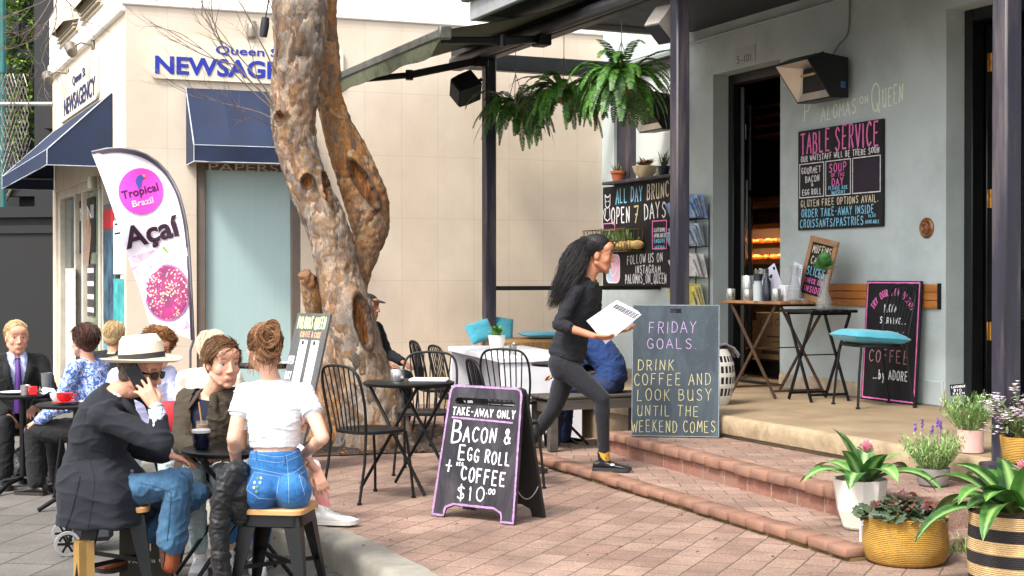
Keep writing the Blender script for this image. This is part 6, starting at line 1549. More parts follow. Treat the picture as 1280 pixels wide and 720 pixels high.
def shoe(parent,an,toe,ln,mat_,sole,name='shoe',shaft=None,k=1.0,lace=None,floor=None,elastic=None):
 """toe: direction on the ground; floor: height of the ground under it"""
 f=Vector(toe).normalized();s=f.cross(V(0,0,1)).normalized();up=s.cross(f);an=Vector(an);base=an-up*(.085*k);
 if floor is not None:base=V(an.x,an.y,floor)
 b=MB();rows=[]
 prof=[(-.30,.024,.05),(-.26,.034,.066),(-.12,.037,.078),(.02,.036,.083),(.16,.038,.070),(.36,.045,.052),(.54,.046,.044),(.66,.036,.036),(.72,.015,.022)]
 for t,hw,h in prof:
  c=base+f*(t*ln);n=16;row=[]
  for i in range(n):
   a=2*math.pi*i/n;ca,sa=math.cos(a),math.sin(a);row.append(c+s*(hw*k*math.copysign(abs(ca)**.7,ca))+up*((.018+(h*k-.018)*(.5+.5*math.copysign(abs(sa)**.75,sa)))))
  rows.append(row)
 b.loft(rows)
 if shaft:capsule(b,an-up*.02,an+up*shaft,.046*k,.050*k)
 else:capsule(b,base+up*.05,an+up*.01-f*.01,.038*k,.040*k)
 o,bv=fuse(b,name,mat_,parent,.006,3,.0015)
 b=MB();rows=[]
 for (t,hw,h) in [(-.31,.022,0),(-.27,.037,0),(-.12,.041,0),(.16,.041,0),(.36,.049,0),(.55,.050,0),(.68,.038,.004),(.74,.014,.008)]:
  c=base+f*(t*ln);rows.append([c+s*hw*k+up*h,c+s*hw*k*1.02+up*(h+.024),c-s*hw*k*1.02+up*(h+.024),c-s*hw*k+up*h])
 b.loft(rows);b.build('sole',sole,o,smooth=50)
 if lace:
  b=MB()
  for i in range(5):
   c=base+f*((.02+.075*i)*ln);z=.086*k-.008*i
   p=c+up*z;b.tube([p-s*.022,p+up*.006,p+s*.022],.0035,5)
  p=base+f*(.04*ln)+up*.09*k
  for q in (-1,1):b.tube([p,p+s*q*.03+up*.02,p+s*q*.05+up*.0+f*.02],.003,5)
  b.build('laces',lace,o,smooth=60)
 return o
def strand_cap(mb,m,n,rng,flow,thick=.0032,ctr=(0,-.022,.036),rad=(.080,.098,.086),ln=1.0,lift=.004,mask=None,seg=7,curl=0.0,cf=30):
 """hairs lying over the skull; flow(dir) gives the local combing direction"""
 c=Vector(ctr)
 for _ in range(n):
  for _t in range(40):
   d=V(rng.gauss(0,1),rng.gauss(0,1),rng.gauss(0,1)).normalized()
   if mask is None or mask(d):break
  p=d.copy();pts=[];L_=ln*rng.uniform(.6,1.2);lf=lift*rng.uniform(.3,1.6);ph=rng.uniform(0,6.28)
  for i in range(seg):
   k=i/(seg-1);q=V(p.x*rad[0],p.y*rad[1],p.z*rad[2])*(1+lf/.08*(.4+k))+c
   if curl:q+=V(math.sin(ph+i*1.9),math.cos(ph+i*1.9),math.sin(ph*2+i*1.3))*curl
   pts.append(m@q);fl=Vector(flow(p));fl=fl-p*fl.dot(p)
   if fl.length>1e-4:fl.normalize()
   p=(p+(fl+V(rng.uniform(-.15,.15),rng.uniform(-.15,.15),rng.uniform(-.15,.15)))*(L_/seg/.9)).normalized()
  mb.tube(pts,[thick*(.5+.5*math.sin(math.pi*min(1,.25+k*.75/1)))*(1-.75*(i/(seg-1))**2) for i,k in enumerate([j/(seg-1) for j in range(seg)])],4,cap=False)
def hair(parent,m,mat_,kind,seed=1,thick=.0034,n=420,extra=None,mask=None,flow=None,cap=((0,-.030,.046),(.080,.088,.078)),lift=.005,ln=.9,curl=0.0):
 rng=random.Random(seed);b=MB();ell(b,m,*cap);ell(b,m,(0,-.058,-.015),(.068,.052,.066))
 for q in (-1,1):ell(b,m,(q*.062,-.018,.022),(.020,.042,.046))
 o,bv=fuse(b,'hair',mat_,parent,.006,2,.003,(40,40,20),seed=seed)
 s=MB();strand_cap(s,m,n,rng,flow or (lambda d:V(d.x*.4,-.4,-.5)),thick,mask=mask or (lambda d:not (d.y>.45 and d.z<.55) and d.z>-.55),lift=lift,ln=ln,curl=curl)
 if extra:extra(s,rng)
 s.build('strands',mat_,o,smooth=60); return o
def on_surface(bvh,px,py,lift=.002):
 r=ray(px,py).normalized();h=bvh.ray_cast(Vector((0,0,CH)),r)
 if h[0] is None:return None
 n=h[1];n=n if n.dot(r)<0 else -n
 return h[0]+n*lift
def seam(bvh,pts,r,mat_,parent,name='seam',lift=.0005,n=24,flat=1.0):
 pl=catmull(pts,max(2,n//max(1,len(pts)-1)));q=[on_surface(bvh,a,b,lift) for a,b in pl];q=[p for p in q if p is not None]
 if len(q)<2:return
 b=MB();b.tube(q,r,5); return b.build(name,mat_,parent,smooth=60)
def patch(bvh,pts,mat_,parent,name,lift=.003,nu=10):
 """a panel (pocket, label) laid over a garment; pts = four corners in order"""
 b=MB();A,B_,Cc,D=[Vector(p) for p in pts]
 vs=[];
 for j in range(nu+1):
  for i in range(nu+1):
   p=A.lerp(B_,i/nu).lerp(D.lerp(Cc,i/nu),j/nu);q=on_surface(bvh,p.x,p.y,lift if 0<i<nu and 0<j<nu else .0005)
   if q is None:return None
   vs.append(q)
 b.add(vs,[(j*(nu+1)+i,j*(nu+1)+i+1,(j+1)*(nu+1)+i+1,(j+1)*(nu+1)+i) for j in range(nu) for i in range(nu)])
 return b.build(name,mat_,parent,smooth=80)
 # everyone in the street
def person(lab,base,rz=0.0):return root('person',lab,'person',base,0)
NAVY_SUIT=cloth('navy_suiting','12151e',.12,4);OLIVE=cloth('olive_cord','382f22',.2,6);TEE_N=cloth('navy_tee','151d33',.12);WHITE_TEE=cloth('white_tee','d2d0d3',.03,5,bmp=.1)
JEANS_B=denim('bright_denim','17508c','2f74b0');JEANS_M=denim('mid_denim','1a3b57','416d8e');JEANS_P=denim('pale_denim','9fb3b8','c4d0d0');LEGG=cloth('black_leggings','13141b',.12,6,sheen=.1);BLK_KNIT=cloth('charcoal_knit','111219',.12,6)
BLK_SUIT=cloth('black_suiting','0c0d10',.15,5);LILAC=cloth('lilac_cotton','b9bfe0',.06,5);BLUE_J=cloth('royal_blue_knit','173263',.12,6);DK_TR=cloth('dark_trousers','100f12',.15,5)
def floral():
 m,t,b=newmat('blue_floral');v=coords(t);vo=nd(t,'ShaderNodeTexVoronoi');vo.inputs['Scale'].default_value=26;lk(t,v,vo.inputs['Vector'])
 base=ramp(t,noise(t,v,34,4,.7,1.2),[(.38,hexc('2f4f94')),(.5,hexc('4f76bd')),(.56,hexc('d5def0')),(.64,hexc('40599f'))])
 c=mixc(t,ramp(t,vo.outputs['Distance'],[(.20,(1,1,1)),(.30,(0,0,0))]),base,hexc('d7c7d6'));c=mixc(t,ramp(t,vo.outputs['Distance'],[(.08,(1,1,1)),(.13,(0,0,0))]),c,hexc('b05a6e'))
 lk(t,c,b.inputs['Base Color']);b.inputs['Roughness'].default_value=.85; return m
FLORAL=floral()
def checkm():
 m,t,b=newmat('white_check_cotton');v=coords(t,(1,1,1));br=t.nodes.new('ShaderNodeTexBrick');br.offset=0
 for k,q in (('Scale',1),('Mortar Size',.0022),('Brick Width',.022),('Row Height',.022)):br.inputs[k].default_value=q
 sx=t.nodes.new('ShaderNodeSeparateXYZ');lk(t,v,sx.inputs[0]);cx=t.nodes.new('ShaderNodeCombineXYZ');lk(t,sx.outputs[0],cx.inputs[0]);lk(t,sx.outputs[2],cx.inputs[1]);lk(t,cx.outputs[0],br.inputs['Vector'])
 for k,h in (('Color1','e6e6ec'),('Color2','dfe0ea'),('Mortar','7f8fb5')):br.inputs[k].default_value=(*hexc(h),1)
 lk(t,br.outputs['Color'],b.inputs['Base Color']);b.inputs['Roughness'].default_value=.85; return m
CHECK=checkm()
AUBURN=hairmat('auburn_hair','45291a','9c7350');BROWN=hairmat('brown_hair','3a2618','7d5a3a');DARKB=hairmat('dark_brown_hair','1e1210','4d3026');BLACKH=hairmat('black_hair','0c0b0d','2a2628');CURLY=hairmat('curly_brown_hair','35200f','85592f');BLOND=hairmat('grey_blond_hair','9c8158','d0b88c');GREYB=hairmat('pale_blond_hair','b3a78f','ded2b8')
LEATH=M('chestnut_leather','8a4726',.42,var=.3,scale=8,bmp=.15,dirt=hexc('4e2614'),dscale=6);BLKSH=M('black_shoe','15161a',.4,var=.2,bmp=.1);WHSH=M('white_shoe','dcdbda',.6,var=.05,bmp=.1);SOLE_W=M('white_sole','c9c6c0',.7,bmp=.05);SOLE_D=M('dark_sole','2a211c',.7,bmp=.05)
STITCH=M('pale_stitch','93aecb',.8,bmp=0)
Pj=lambda *a:P(*a)
# woman in the white tee
def woman_white():
 J=fill({k:P(*v) for k,v in dict(pel=(346,611,7.17),mid=(344,566,7.15),chest=(343,515,7.17),neck=(341,477,7.22),shL=(305,490,7.17),shR=(381,491,7.17),elL=(292,548,7.10),wrL=(297,592,7.32),elR=(403,547,7.06),wrR=(379,569,7.36),hipL=(327,616,7.14),hipR=(367,615,7.16),knL=(288,612,7.58),knR=(333,612,7.62),anL=(284,692,7.72),anR=(324,700,7.60)).items()})
 t=person('woman seen from behind in a white tee and bright blue jeans on a stool',V(J['pel'].x,J['pel'].y,ZR));k=.93
 m=headm(P(331,437,7.20),(-.28,1,-.12),s=1.04);b=body_base(J,k,False,m,.046);head_prims(b,m,False)
 for s in 'LR':
  arm_prims(b,J['sh'+s],J['el'+s],J['wr'+s],k*.92);leg_prims(b,J['hip'+s],J['kn'+s],J['an'+s],k*.9)
  hand_prims(b,J['wr'+s],(J['wr'+s]-J['el'+s])+V(0,.02,-.03),V(0,-.3,-1) if s=='R' else V(1,0,0),.92,.5,left=s=='L')
 fuse(b,'body',SK_P,t,.0055,3,tint=head_tint(m));eyes(m,t,'4a5a5a')
 sp=shirt_prims(J,k,False,.009,.40,.385,.006,collar=.945)
 o,bv=fuse(sp,'tshirt',WHITE_TEE,t,.006,4,.007,(5,5,24),seed=2)
 for s,e in (('L',1),('R',-1)):
  a=J['sh'+s].lerp(J['el'+s],.40);d=(J['el'+s]-J['sh'+s]).normalized();x=d.orthogonal().normalized();y=d.cross(x);q=MB();q.tube([a+d*.012+(x*math.cos(w_)+y*math.sin(w_))*.0525 for w_ in [i*math.pi/12 for i in range(24)]],.0045,6,closed=True);q.build('sleeve_hem',WHITE_TEE,o,smooth=60)
 jp=pants_prims(J,k,.010,1.72,False,.36);
 for s in 'LR':capsule(jp,J['hip'+s]+V(0,-.075,.02),J['hip'+s]+V(0,-.045,-.02),.088,.08)
 jo,bv=fuse(jp,'jeans',JEANS_B,t,.006,4,.003,(14,14,20),seed=4)
 for pts in ([(311,565),(330,569),(345,571),(360,569),(377,561)],[(310,572),(330,576),(346,578),(362,575),(379,567)],[(358,570),(360,592),(361,612),(361,629)],[(312,584),(335,589),(358,593),(372,588),(384,577)],[(318,590),(349,596)],[(349,596),(345,624)],[(345,624),(324,623)],[(324,623),(308,612)],[(318,590),(308,612)],[(374,594),(386,585)],[(374,594),(381,619)]):seam(bv,pts,.0010,STITCH,jo,'stitching')
 for (x,y) in ((320,566),(355,572)):seam(bv,[(x,y-2),(x+1,y+8)],.005,JEANS_B,jo,'belt_loop',.002)
 patch(bv,[(319,591),(348,597),(344,623),(309,612)],JEANS_B,jo,'back_pocket',.004);patch(bv,[(375,595),(386,586),(389,606),(381,618)],JEANS_B,jo,'back_pocket',.004)
 EMB=M('embroidery_cream','cfc79a',.8,bmp=.3);EMG=M('embroidery_green','5f8a5a',.8,bmp=.2)
 for i,(x,y) in enumerate(((322,599),(319,604),(325,604),(322,609),(318,610),(326,599),(321,615))):
  p=on_surface(bv,x,y,.006);
  if p:q=MB();q.ball(p,.0068,8,sq=(1,.4,1.2));q.build('embroidery',EMB if i%3 else EMG,jo,smooth=60)
 rng=random.Random(9);hb=MB();ell(hb,m,(0,-.028,.046),(.083,.092,.084));ell(hb,m,(.0,-.105,.055),(.062,.045,.062));ell(hb,m,(.012,-.085,.0),(.058,.045,.05));ell(hb,m,(.02,-.11,.09),(.045,.04,.04));ell(hb,m,(0,-.06,-.035),(.05,.035,.04))
 ho,hv=fuse(hb,'hair',AUBURN,t,.006,2,.006,(26,26,26),seed=3)
 s=MB()
 strand_cap(s,m,700,rng,lambda d:V(-d.x*.4,-.9,.35),.0022,mask=lambda d:not (d.y>.5 and d.z<.6) and d.z>-.5,lift=.006,ln=1.0)
 for c_,r_,n_ in (((0,-.12,.055),.05,150),((.015,-.105,.005),.042,100),((.02,-.12,.09),.036,80)):
  for i in range(n_):
   a0=rng.uniform(0,6.28);rr=r_*rng.uniform(.5,1.15);tl=rng.uniform(-.5,.5);pts=[]
   for q in range(9):a=a0+q*.33;pts.append(m@(V(*c_)+V(rr*math.cos(a),-.028-.02*math.cos(q*.4+tl)*rng.uniform(.8,1.1),rr*1.05*math.sin(a))))
   s.tube(pts,[.0008+.0018*math.sin(math.pi*q/8) for q in range(9)],4,cap=False)
 for i in range(46):
  x=rng.choice([-1,1])*rng.uniform(.02,.075);p=V(x,rng.uniform(-.09,.0),rng.uniform(-.05,.0));pts=[m@p]
  d=V(x*1.2+rng.uniform(-.3,.3),rng.uniform(-.6,.2),-1).normalized()
  for q in range(6):p=p+d*.014+V(rng.uniform(-.004,.004),rng.uniform(-.004,.004),0);pts.append(m@p)
  s.tube(pts,[.0022*(1-.13*q) for q in range(7)],4,cap=False)
 s.build('strands',AUBURN,ho,smooth=60)
 q=MB();q.ball(m@V(-.08,-.005,-.045),.006,10);q.build('earring',CHR,t,smooth=60)
 for s,tx in (('L',(-.15,1)),('R',(-.25,.95))):shoe(t,J['an'+s],(tx[0],tx[1],0),.26,WHSH,SOLE_W,k=.92,lace=WHSH,floor=ZR)
woman_white()
def jacket():
 PUF=cloth('black_puffer','0b0b0e',.2,8,rough=.6,sheen=.05)
 b=MB();q=[(298,590,7.10,.05),(290,593,7.02,.06),(282,606,6.98,.055),(276,630,6.97,.048),(274,660,6.97,.045),(276,695,6.97,.046),(279,735,6.97,.04)]
 ps=[P(a,b_,d) for a,b_,d,r in q]
 for (p,n_,a,b_) in zip(ps,ps[1:],q,q[1:]):capsule(b,p,n_,a[3],b_[3],16,1.3,V(0,1,0))
 q2=[(302,594,7.12,.06),(298,612,7.03,.07),(293,632,7.02,.065),(300,648,7.03,.04)]
 ps2=[P(a,b_,d) for a,b_,d,r in q2]
 for (p,n_,a,b_) in zip(ps2,ps2[1:],q2,q2[1:]):capsule(b,p,n_,a[3],b_[3],16,.6,V(0,1,0))
 o,bv=fuse(b,'puffer_jacket',PUF,None,.006,3,.012,(10,10,12),seed=7,disp=lambda p:-.004*max(0,math.cos(p.z*130+p.x*25+2*mnoise.noise(p*8)))**8)
 tag(o,'black quilted jacket hanging over the lap of the woman in the white tee','jacket',None,(ps[-1].x,ps[-1].y,ps[-1].z))
jacket()
# man in the straw hat
def hat_man():
 J=fill({k:P(*v) for k,v in dict(pel=(137,618,7.22),mid=(122,575,7.22),chest=(128,531,7.20),neck=(147,489,7.18),shR=(128,521,7.02),shL=(152,512,7.40),elR=(203,553,6.96),wrR=(195,509,6.98),elL=(165,560,7.48),wrL=(212,570,7.46),hipR=(146,619,7.18),hipL=(150,617,7.32),knR=(224,600,7.08),anR=(213,700,7.12),knL=(246,617,7.42),anL=(163,684,7.40)).items()})
 t=person('man in a straw hat and navy jacket on the phone, jeans and tan boots',V(J['pel'].x,J['pel'].y,ZR));k=1.0
 m=headm(P(177,466,7.16),(.93,-.32,-.22),s=1.05);b=body_base(J,k,True,m);head_prims(b,m)
 for s in 'LR':arm_prims(b,J['sh'+s],J['el'+s],J['wr'+s],k);leg_prims(b,J['hip'+s],J['kn'+s],J['an'+s],k)
 hand_prims(b,J['wrR'],V(-.55,.05,.85),V(-.45,.85,.0),1.02,.40,fcurl=(.25,.35,.45,.6),spread=.25);hand_prims(b,J['wrL'],V(1,-.1,-.2),V(0,0,-1),1.0,.35,left=True)
 fuse(b,'body',SK_R,t,.005,3,tint=head_tint(m,stubble=(.86,.78,.74)))
 g=MB();
 for s in (-1,1):
  q=m@Matrix.Translation((s*.031,.094,.012))@Matrix.Rotation(R(-8*s),4,'Z');o_=[(.024*math.copysign(abs(math.cos(a))**.8,math.cos(a)),.019*math.copysign(abs(math.sin(a))**.8,math.sin(a))-.002) for a in [i*math.pi/10 for i in range(20)]]
  g.prism(o_,-.003,.003,'xz',q);g.bar(m@V(s*.055,.092,.018),m@V(s*.080,.0,.014),.004,.008)
 g.bar(m@V(-.012,.098,.018),m@V(.012,.098,.018),.004,.005);g.build('sunglasses',M('dark_lens','14100e',.12,bmp=0),t,smooth=40)
 sp=shirt_prims(J,k*.97,True,.006,1.9,.1,.004);fuse(sp,'shirt',CHECK,t,.006,3,.003,seed=3)
 c=MB();a,d=J['wrR'],(J['elR']-J['wrR']).normalized();capsule(c,a+d*.015,a+d*.10,.040,.046,16);fuse(c,'shirt_cuff',CHECK,t,.005,2,.002,seed=1)
 w_=MB();x=d.orthogonal().normalized();y=d.cross(x);w_.tube([a-d*.0+(x*math.cos(i*.262)+y*math.sin(i*.262))*.033 for i in range(24)],.007,6,closed=True);w_.build('watch',CHR,t,smooth=60)
 jp=MB();ringloft(jp,torso_rings(J,k,True,.022,.02,1.0,wide=1.0))
 for s in 'LR':
  capsule(jp,J['neck'].lerp(J['sh'+s],.3)-V(0,0,.04),J['sh'+s],.062,.070)
  capsule(jp,J['sh'+s],J['el'+s],.066,.054);f=.62 if s=='R' else .85;capsule(jp,J['el'+s],J['el'+s].lerp(J['wr'+s],f),.055,.047)
 S,F=V(0.08,1,0).normalized(),V(1,-.08,0).normalized()
 sk=[]
 for (px,py,hd,hw) in ((118,556,.120,.14),(121,573,.146,.18),(127,592,.180,.245),(131,614,.200,.275),(133,634,.206,.28),(134,650,.21,.285)):
  c_=P(px,py,7.22);sk.append((c_,S,F,hw,hd))
 ringloft(jp,sk,40,.62)
 vent=P(92,640,7.0)
 def dj(p):
  z=p.z;k_=max(0,min(1,(.55-z)/.35)); return k_*.007*math.sin(p.x*34+p.y*22+z*5)
 o,bv=fuse(jp,'jacket',NAVY_SUIT,t,.007,6,.010,(4,4,8),seed=5,disp=dj)
 seam(bv,[(100,596),(94,622),(88,645),(82,660)],.004,M('suit_shadow_line','101218',.9,bmp=0),o,'vent',.001)  # vent and seam lines, their shade put into a near-black colour
 seam(bv,[(112,575),(118,600),(115,630),(110,658)],.0022,MATS['suit_shadow_line'],o,'seam',.0005);seam(bv,[(84,578),(100,574),(118,573),(140,580)],.0018,MATS['suit_shadow_line'],o,'seam',.0005)
 seam(bv,[(128,540),(138,556),(160,566),(185,573)],.003,MATS['suit_shadow_line'],o,'seam',-.001)  # sleeve crease: its shade painted as a dark line
 p=on_surface(bv,164,590,.004)
 if p:q=MB();q.ball(p,.011,14,sq=(1,.4,1));q.build('button',M('horn_button','6a6a70',.3,bmp=0),o,smooth=60)
 col=MB();nk=J['neck'];pts=[m@V(.0,-.075,-.125),m@V(.055,-.045,-.135),m@V(.072,.01,-.155),m@V(.06,.055,-.19),P(175,530,7.06),P(180,548,7.06)]
 cu=catmull([tuple(p) for p in pts],5);col.tube(cu,[.020]*12+[.018,.017,.016,.015,.014,.014,.013,.012,.011,.010,.009,.008,.007,.006][:len(cu)-12],8,flat=.6)
 pts=[m@V(.0,-.075,-.125),m@V(-.055,-.045,-.135),m@V(-.072,.01,-.155),m@V(-.06,.055,-.20)];cu=catmull([tuple(p) for p in pts],5);col.tube(cu,.02,8,flat=.6);col.build('collar',NAVY_SUIT,o,smooth=60)
 tr=pants_prims(J,k*.93,.012,1.74,True,.22,fl=.026);jo,bj=fuse(tr,'jeans',JEANS_M,t,.006,3,.012,(9,7,7),seed=8)
 for pts in ([(176,604),(200,610),(214,616)],[(214,616),(212,645),(209,676)],[(226,590),(236,600),(238,625)]):seam(bj,pts,.0022,M('dark_denim_seam','1d3f58',.9,bmp=0),jo,'seam',.0006)
 hm=hairmat('grey_brown_hair','4a3c30','8a7a68');hair(t,m,hm,0,4,.003,160,mask=lambda d:d.y<.2 and d.z<.35 and d.z>-.6,cap=((0,-.03,.035),(.078,.082,.07)),ln=.5)
 for s,tx in (('R',(.75,-.65)),('L',(-.55,-.8))):
  so=shoe(t,J['an'+s],(tx[0],tx[1],0),.29,LEATH,SOLE_D,'boot',.10,floor=ZR if s=='R' else -.05);a=J['an'+s];sd=V(tx[0],tx[1],0).normalized();e=MB()
  e.loft([[a+V(0,0,z)+sd*(w0*c_)+V(sd.y,-sd.x,0)*(.047+.003*abs(c_)) for c_ in (-1,0,1)]+[a+V(0,0,z)+sd*(w0*c_)+V(sd.y,-sd.x,0)*.03 for c_ in (1,0,-1)] for z,w0 in ((-.03,.004),(.0,.014),(.05,.022),(.09,.026))]);e.build('elastic_gusset',M('gusset_brown','3a2018',.9,bmp=.3),so,smooth=40)
 hm_=m@Matrix.Translation((0,-.012,.062))@Matrix.Rotation(R(17),4,'X')@Matrix.Rotation(R(2),4,'Y')
 STRAW=M('cream_straw','d6cab2',.8,var=.08,scale=30,bmp=.35,bscale=160);b=MB();n=48
 def hatfn(a,c):
  q=a*2*math.pi;s=c*9
  prof=[(.182,.004),(.184,.0),(.160,-.010),(.130,-.006),(.106,.004),(.101,.05),(.094,.095),(.078,.118),(.04,.112),(.001,.106)]
  i=min(int(s),8);f=s-i;r=prof[i][0]+(prof[i+1][0]-prof[i][0])*f;z=prof[i][1]+(prof[i+1][1]-prof[i][1])*f
  x,y=r*.92*math.cos(q),r*1.08*math.sin(q)
  if r>.11:z+=.012*abs(math.cos(q))*(r-.1)/.08-.016*math.sin(q)*(r-.1)/.08
  if z>.085:z-=.022*math.exp(-(x/.03)**2)*(.3+.7*(y>-.05));x*=1-.18*max(0,y/.1)*(z>.06)
  return (x,y,z)
 b.sheet(hatfn,n,36,hm_);b.sheet(lambda a,c:tuple(Vector(hatfn(a,c))*.985-V(0,0,.003)),n,20,hm_);h=b.build('straw_hat',STRAW,t,smooth=80)
 b=MB();b.sheet(lambda a,c:tuple(Vector(hatfn(a,(4.05+.55*c)/9))*1.012),n,3,hm_);b.build('hat_band',M('hat_band_dark','2e2a28',.8,bmp=.1),h,smooth=80)
 pm=Matrix.Translation(P(171,472,7.045))@Euler((R(8),R(-28),R(-8))).to_matrix().to_4x4();b=MB(pm);b.box((-.036,-.005,-.07),(.036,.005,.07),.005);tag(b.build('mobile_phone',BLKSH,smooth=40),'dark mobile phone held to the ear of the man in the straw hat','phone',None,pm.to_translation())
hat_man()
# young man in olive jacket
def young():
 J=fill({k:P(*v) for k,v in dict(pel=(258,596,8.06),mid=(258,565,8.06),chest=(262,533,8.03),neck=(264,491,7.99),shR=(234,501,8.06),shL=(303,500,7.96),elR=(229,556,7.86),wrR=(262,566,7.66),elL=(314,556,7.80),wrL=(292,566,7.62),hipR=(245,598,8.0),hipL=(278,598,7.98),knR=(240,594,7.58),knL=(280,596,7.56),anR=(250,690,7.75),anL=(283,690,7.8)).items()})
 t=person('young man in an olive jacket and navy tee at the front table',V(J['pel'].x,J['pel'].y,ZR));k=.98
 m=headm(P(279,455,7.92),(.55,-.82,-.10),s=1.12);b=body_base(J,k,True,m,.05);head_prims(b,m)
 for s in 'LR':arm_prims(b,J['sh'+s],J['el'+s],J['wr'+s],k);leg_prims(b,J['hip'+s],J['kn'+s],J['an'+s],k)
 hand_prims(b,J['wrR'],V(.9,-.4,.0),V(0,0,-1),.98,.35);hand_prims(b,J['wrL'],V(-.7,-.6,.0),V(0,0,-1),.98,.35,left=True)
 fuse(b,'body',SK_F,t,.0055,3,tint=head_tint(m,brow=(.42,.3,.22)));eyes(m,t,'4a5a6a')
 sp=shirt_prims(J,k*.97,True,.006,.4,.1,.004,collar=.94);fuse(sp,'tshirt',TEE_N,t,.006,3,.004,seed=3)
 ss=(J['shR']-J['shL']).normalized();fw=V(ss.y,-ss.x,0).normalized();fw=fw if fw.y<0 else -fw;cc=J['chest']
 def keep(c):return not (.0<(c-cc).dot(fw)<.175 and abs((c-cc).dot(ss)+.01)<.038+.03*max(0,(c.z-cc.z)/.2) and c.z>.35)
 jp=shirt_prims(J,k,True,.020,1.92,.06,.004,wide=1.02,collar=.93);o,bv=fuse(jp,'jacket',OLIVE,t,.007,3,.010,(9,9,12),seed=6,keep=keep)
 so=o.modifiers.new('thickness','SOLIDIFY');so.thickness=.006;so.offset=-1
 c=MB()
 for s in (-1,1):
  a=m@V(0,-.07,-.125);q=[a,J['neck']-ss*s*.062+V(0,0,.015),J['neck']-ss*s*.055+fw*.075+V(0,0,-.02),J['neck']-ss*s*.085+fw*.11+V(0,0,-.085)]
  cu=catmull([tuple(p) for p in q],5);c.tube(cu,[.016]*8+[.018,.021,.024,.024,.022,.018,.012,.006][:len(cu)-8],8,flat=.45)
 c.build('collar',OLIVE,o,smooth=60)
 tr=pants_prims(J,k,.012,1.9,True,.2);fuse(tr,'trousers',JEANS_P,t,.0065,3,.007,(12,12,14),seed=2)
 hair(t,m,BROWN,0,11,.0024,1100,lift=.012,ln=.95,cap=((0,-.025,.052),(.082,.094,.080)),flow=lambda d:V(.9+.3*d.x,.35-d.z*.2,-.25),mask=lambda d:not (d.y>.35 and d.z<.42) and d.z>-.35+.3*(d.y>0))
 for s in 'LR':shoe(t,J['an'+s],(.15,-1,0),.28,WHSH,SOLE_W,lace=WHSH,floor=ZR)
young()
# generic sitting skeleton
def sit(o,facing,seat,k=1.0,lean=.08,knee=.0,arms=None,spread=.12,feet=0.0,floor=ZR):
 f=V(facing[0],facing[1],0).normalized();x=V(f.y,-f.x,0);o=V(o[0],o[1],0)
 p=lambda a,b,c:o+x*a*k+f*b*k+V(0,0,c)
 s=seat;J=dict(pel=p(0,0,s+.09*k),mid=p(0,lean*.1-.01,s+.24*k),chest=p(0,lean*.6,s+.41*k),neck=p(0,lean,s+.575*k))
 for q,sd in (('L',-1),('R',1)):
  J['sh'+q]=p(sd*.178,lean*.92,s+.525*k);J['hip'+q]=p(sd*.088,.01,s+.075*k);J['kn'+q]=p(sd*spread,.43,s+.055*k+knee);J['an'+q]=p(sd*(spread+.01),.40+feet,floor+.085)
  J['el'+q]=p(sd*.235,lean*.9+.10,s+.265*k);J['wr'+q]=p(sd*.13,lean*.9+.33,s+.20*k)
 if arms:
  for n_,v in arms.items():J[n_]=p(*v[:2],s+v[2]*k)
 return J,f,x,p
def sitter(lab,o,facing,seat,male,k,skin,top,topmat,botmat,hm,shoem,lean=.08,face=None,headoff=(0,.03,.715),arms=None,sleeve=1.9,hairkw=None,seed=1,vox=.008,eye='4a3a2a',floor=ZR,belly=0.0,feet=0.0,spread=.12,wr=.008,shoes=True,botto=1.92,jacket=False,hand_d=None):
 J,f,x,p=sit(o,facing,seat,k,lean,arms=arms,floor=floor,feet=feet,spread=spread);t=person(lab,V(o[0],o[1],floor));hc=p(headoff[0],headoff[1]+lean,seat+headoff[2]*k)
 m=headm(hc,face or (f.x,f.y,-.08),s=1.06 if male else 1.03);b=body_base(J,k,male,m,.054 if male else .047);head_prims(b,m,male)
 for s in 'LR':
  arm_prims(b,J['sh'+s],J['el'+s],J['wr'+s],k*(1 if male else .92));leg_prims(b,J['hip'+s],J['kn'+s],J['an'+s],k)
  hand_prims(b,J['wr'+s],(hand_d or {}).get(s,(J['wr'+s]-J['el'+s]).normalized()+f*.3+V(0,0,-.15)),V(0,0,-1),.97,.4,left=s=='L')
 fuse(b,'body',skin,t,min(vox,.0065),3,tint=head_tint(m));eyes(m,t,eye)
 keep=None
 if jacket:
  cc=J['chest'];keep=lambda c:not ((c-cc).dot(f)>0 and abs((c-cc).dot(x))<.015+.06*max(0,min(1,(c.z-cc.z+.16)/.3)) and c.z>cc.z-.17)
  u,_=fuse(shirt_prims(J,k*.97,male,.006,.3,.05,.0,belly=belly),'shirt',LILAC,t,vox,3,.003,seed=seed)
 o_,bv=fuse(shirt_prims(J,k,male,.016 if jacket else .012,sleeve,.03 if not jacket else .0,.006,belly=belly,collar=.95),top,topmat,t,vox,3,wr,(8,8,12),seed=seed,keep=keep)
 fuse(pants_prims(J,k,.014,botto,male,.2,fl=.015),'trousers',botmat,t,vox,3,.007,(10,10,12),seed=seed+3)
 hair(t,m,hm,0,seed,**(hairkw or {}))
 if shoes:
  for s in 'LR':shoe(t,J['an'+s],(f.x,f.y,0),.28 if male else .25,shoem,SOLE_D,floor=floor,k=1 if male else .9)
 return t,J,f,x,p,m,o_,bv
SR=.31
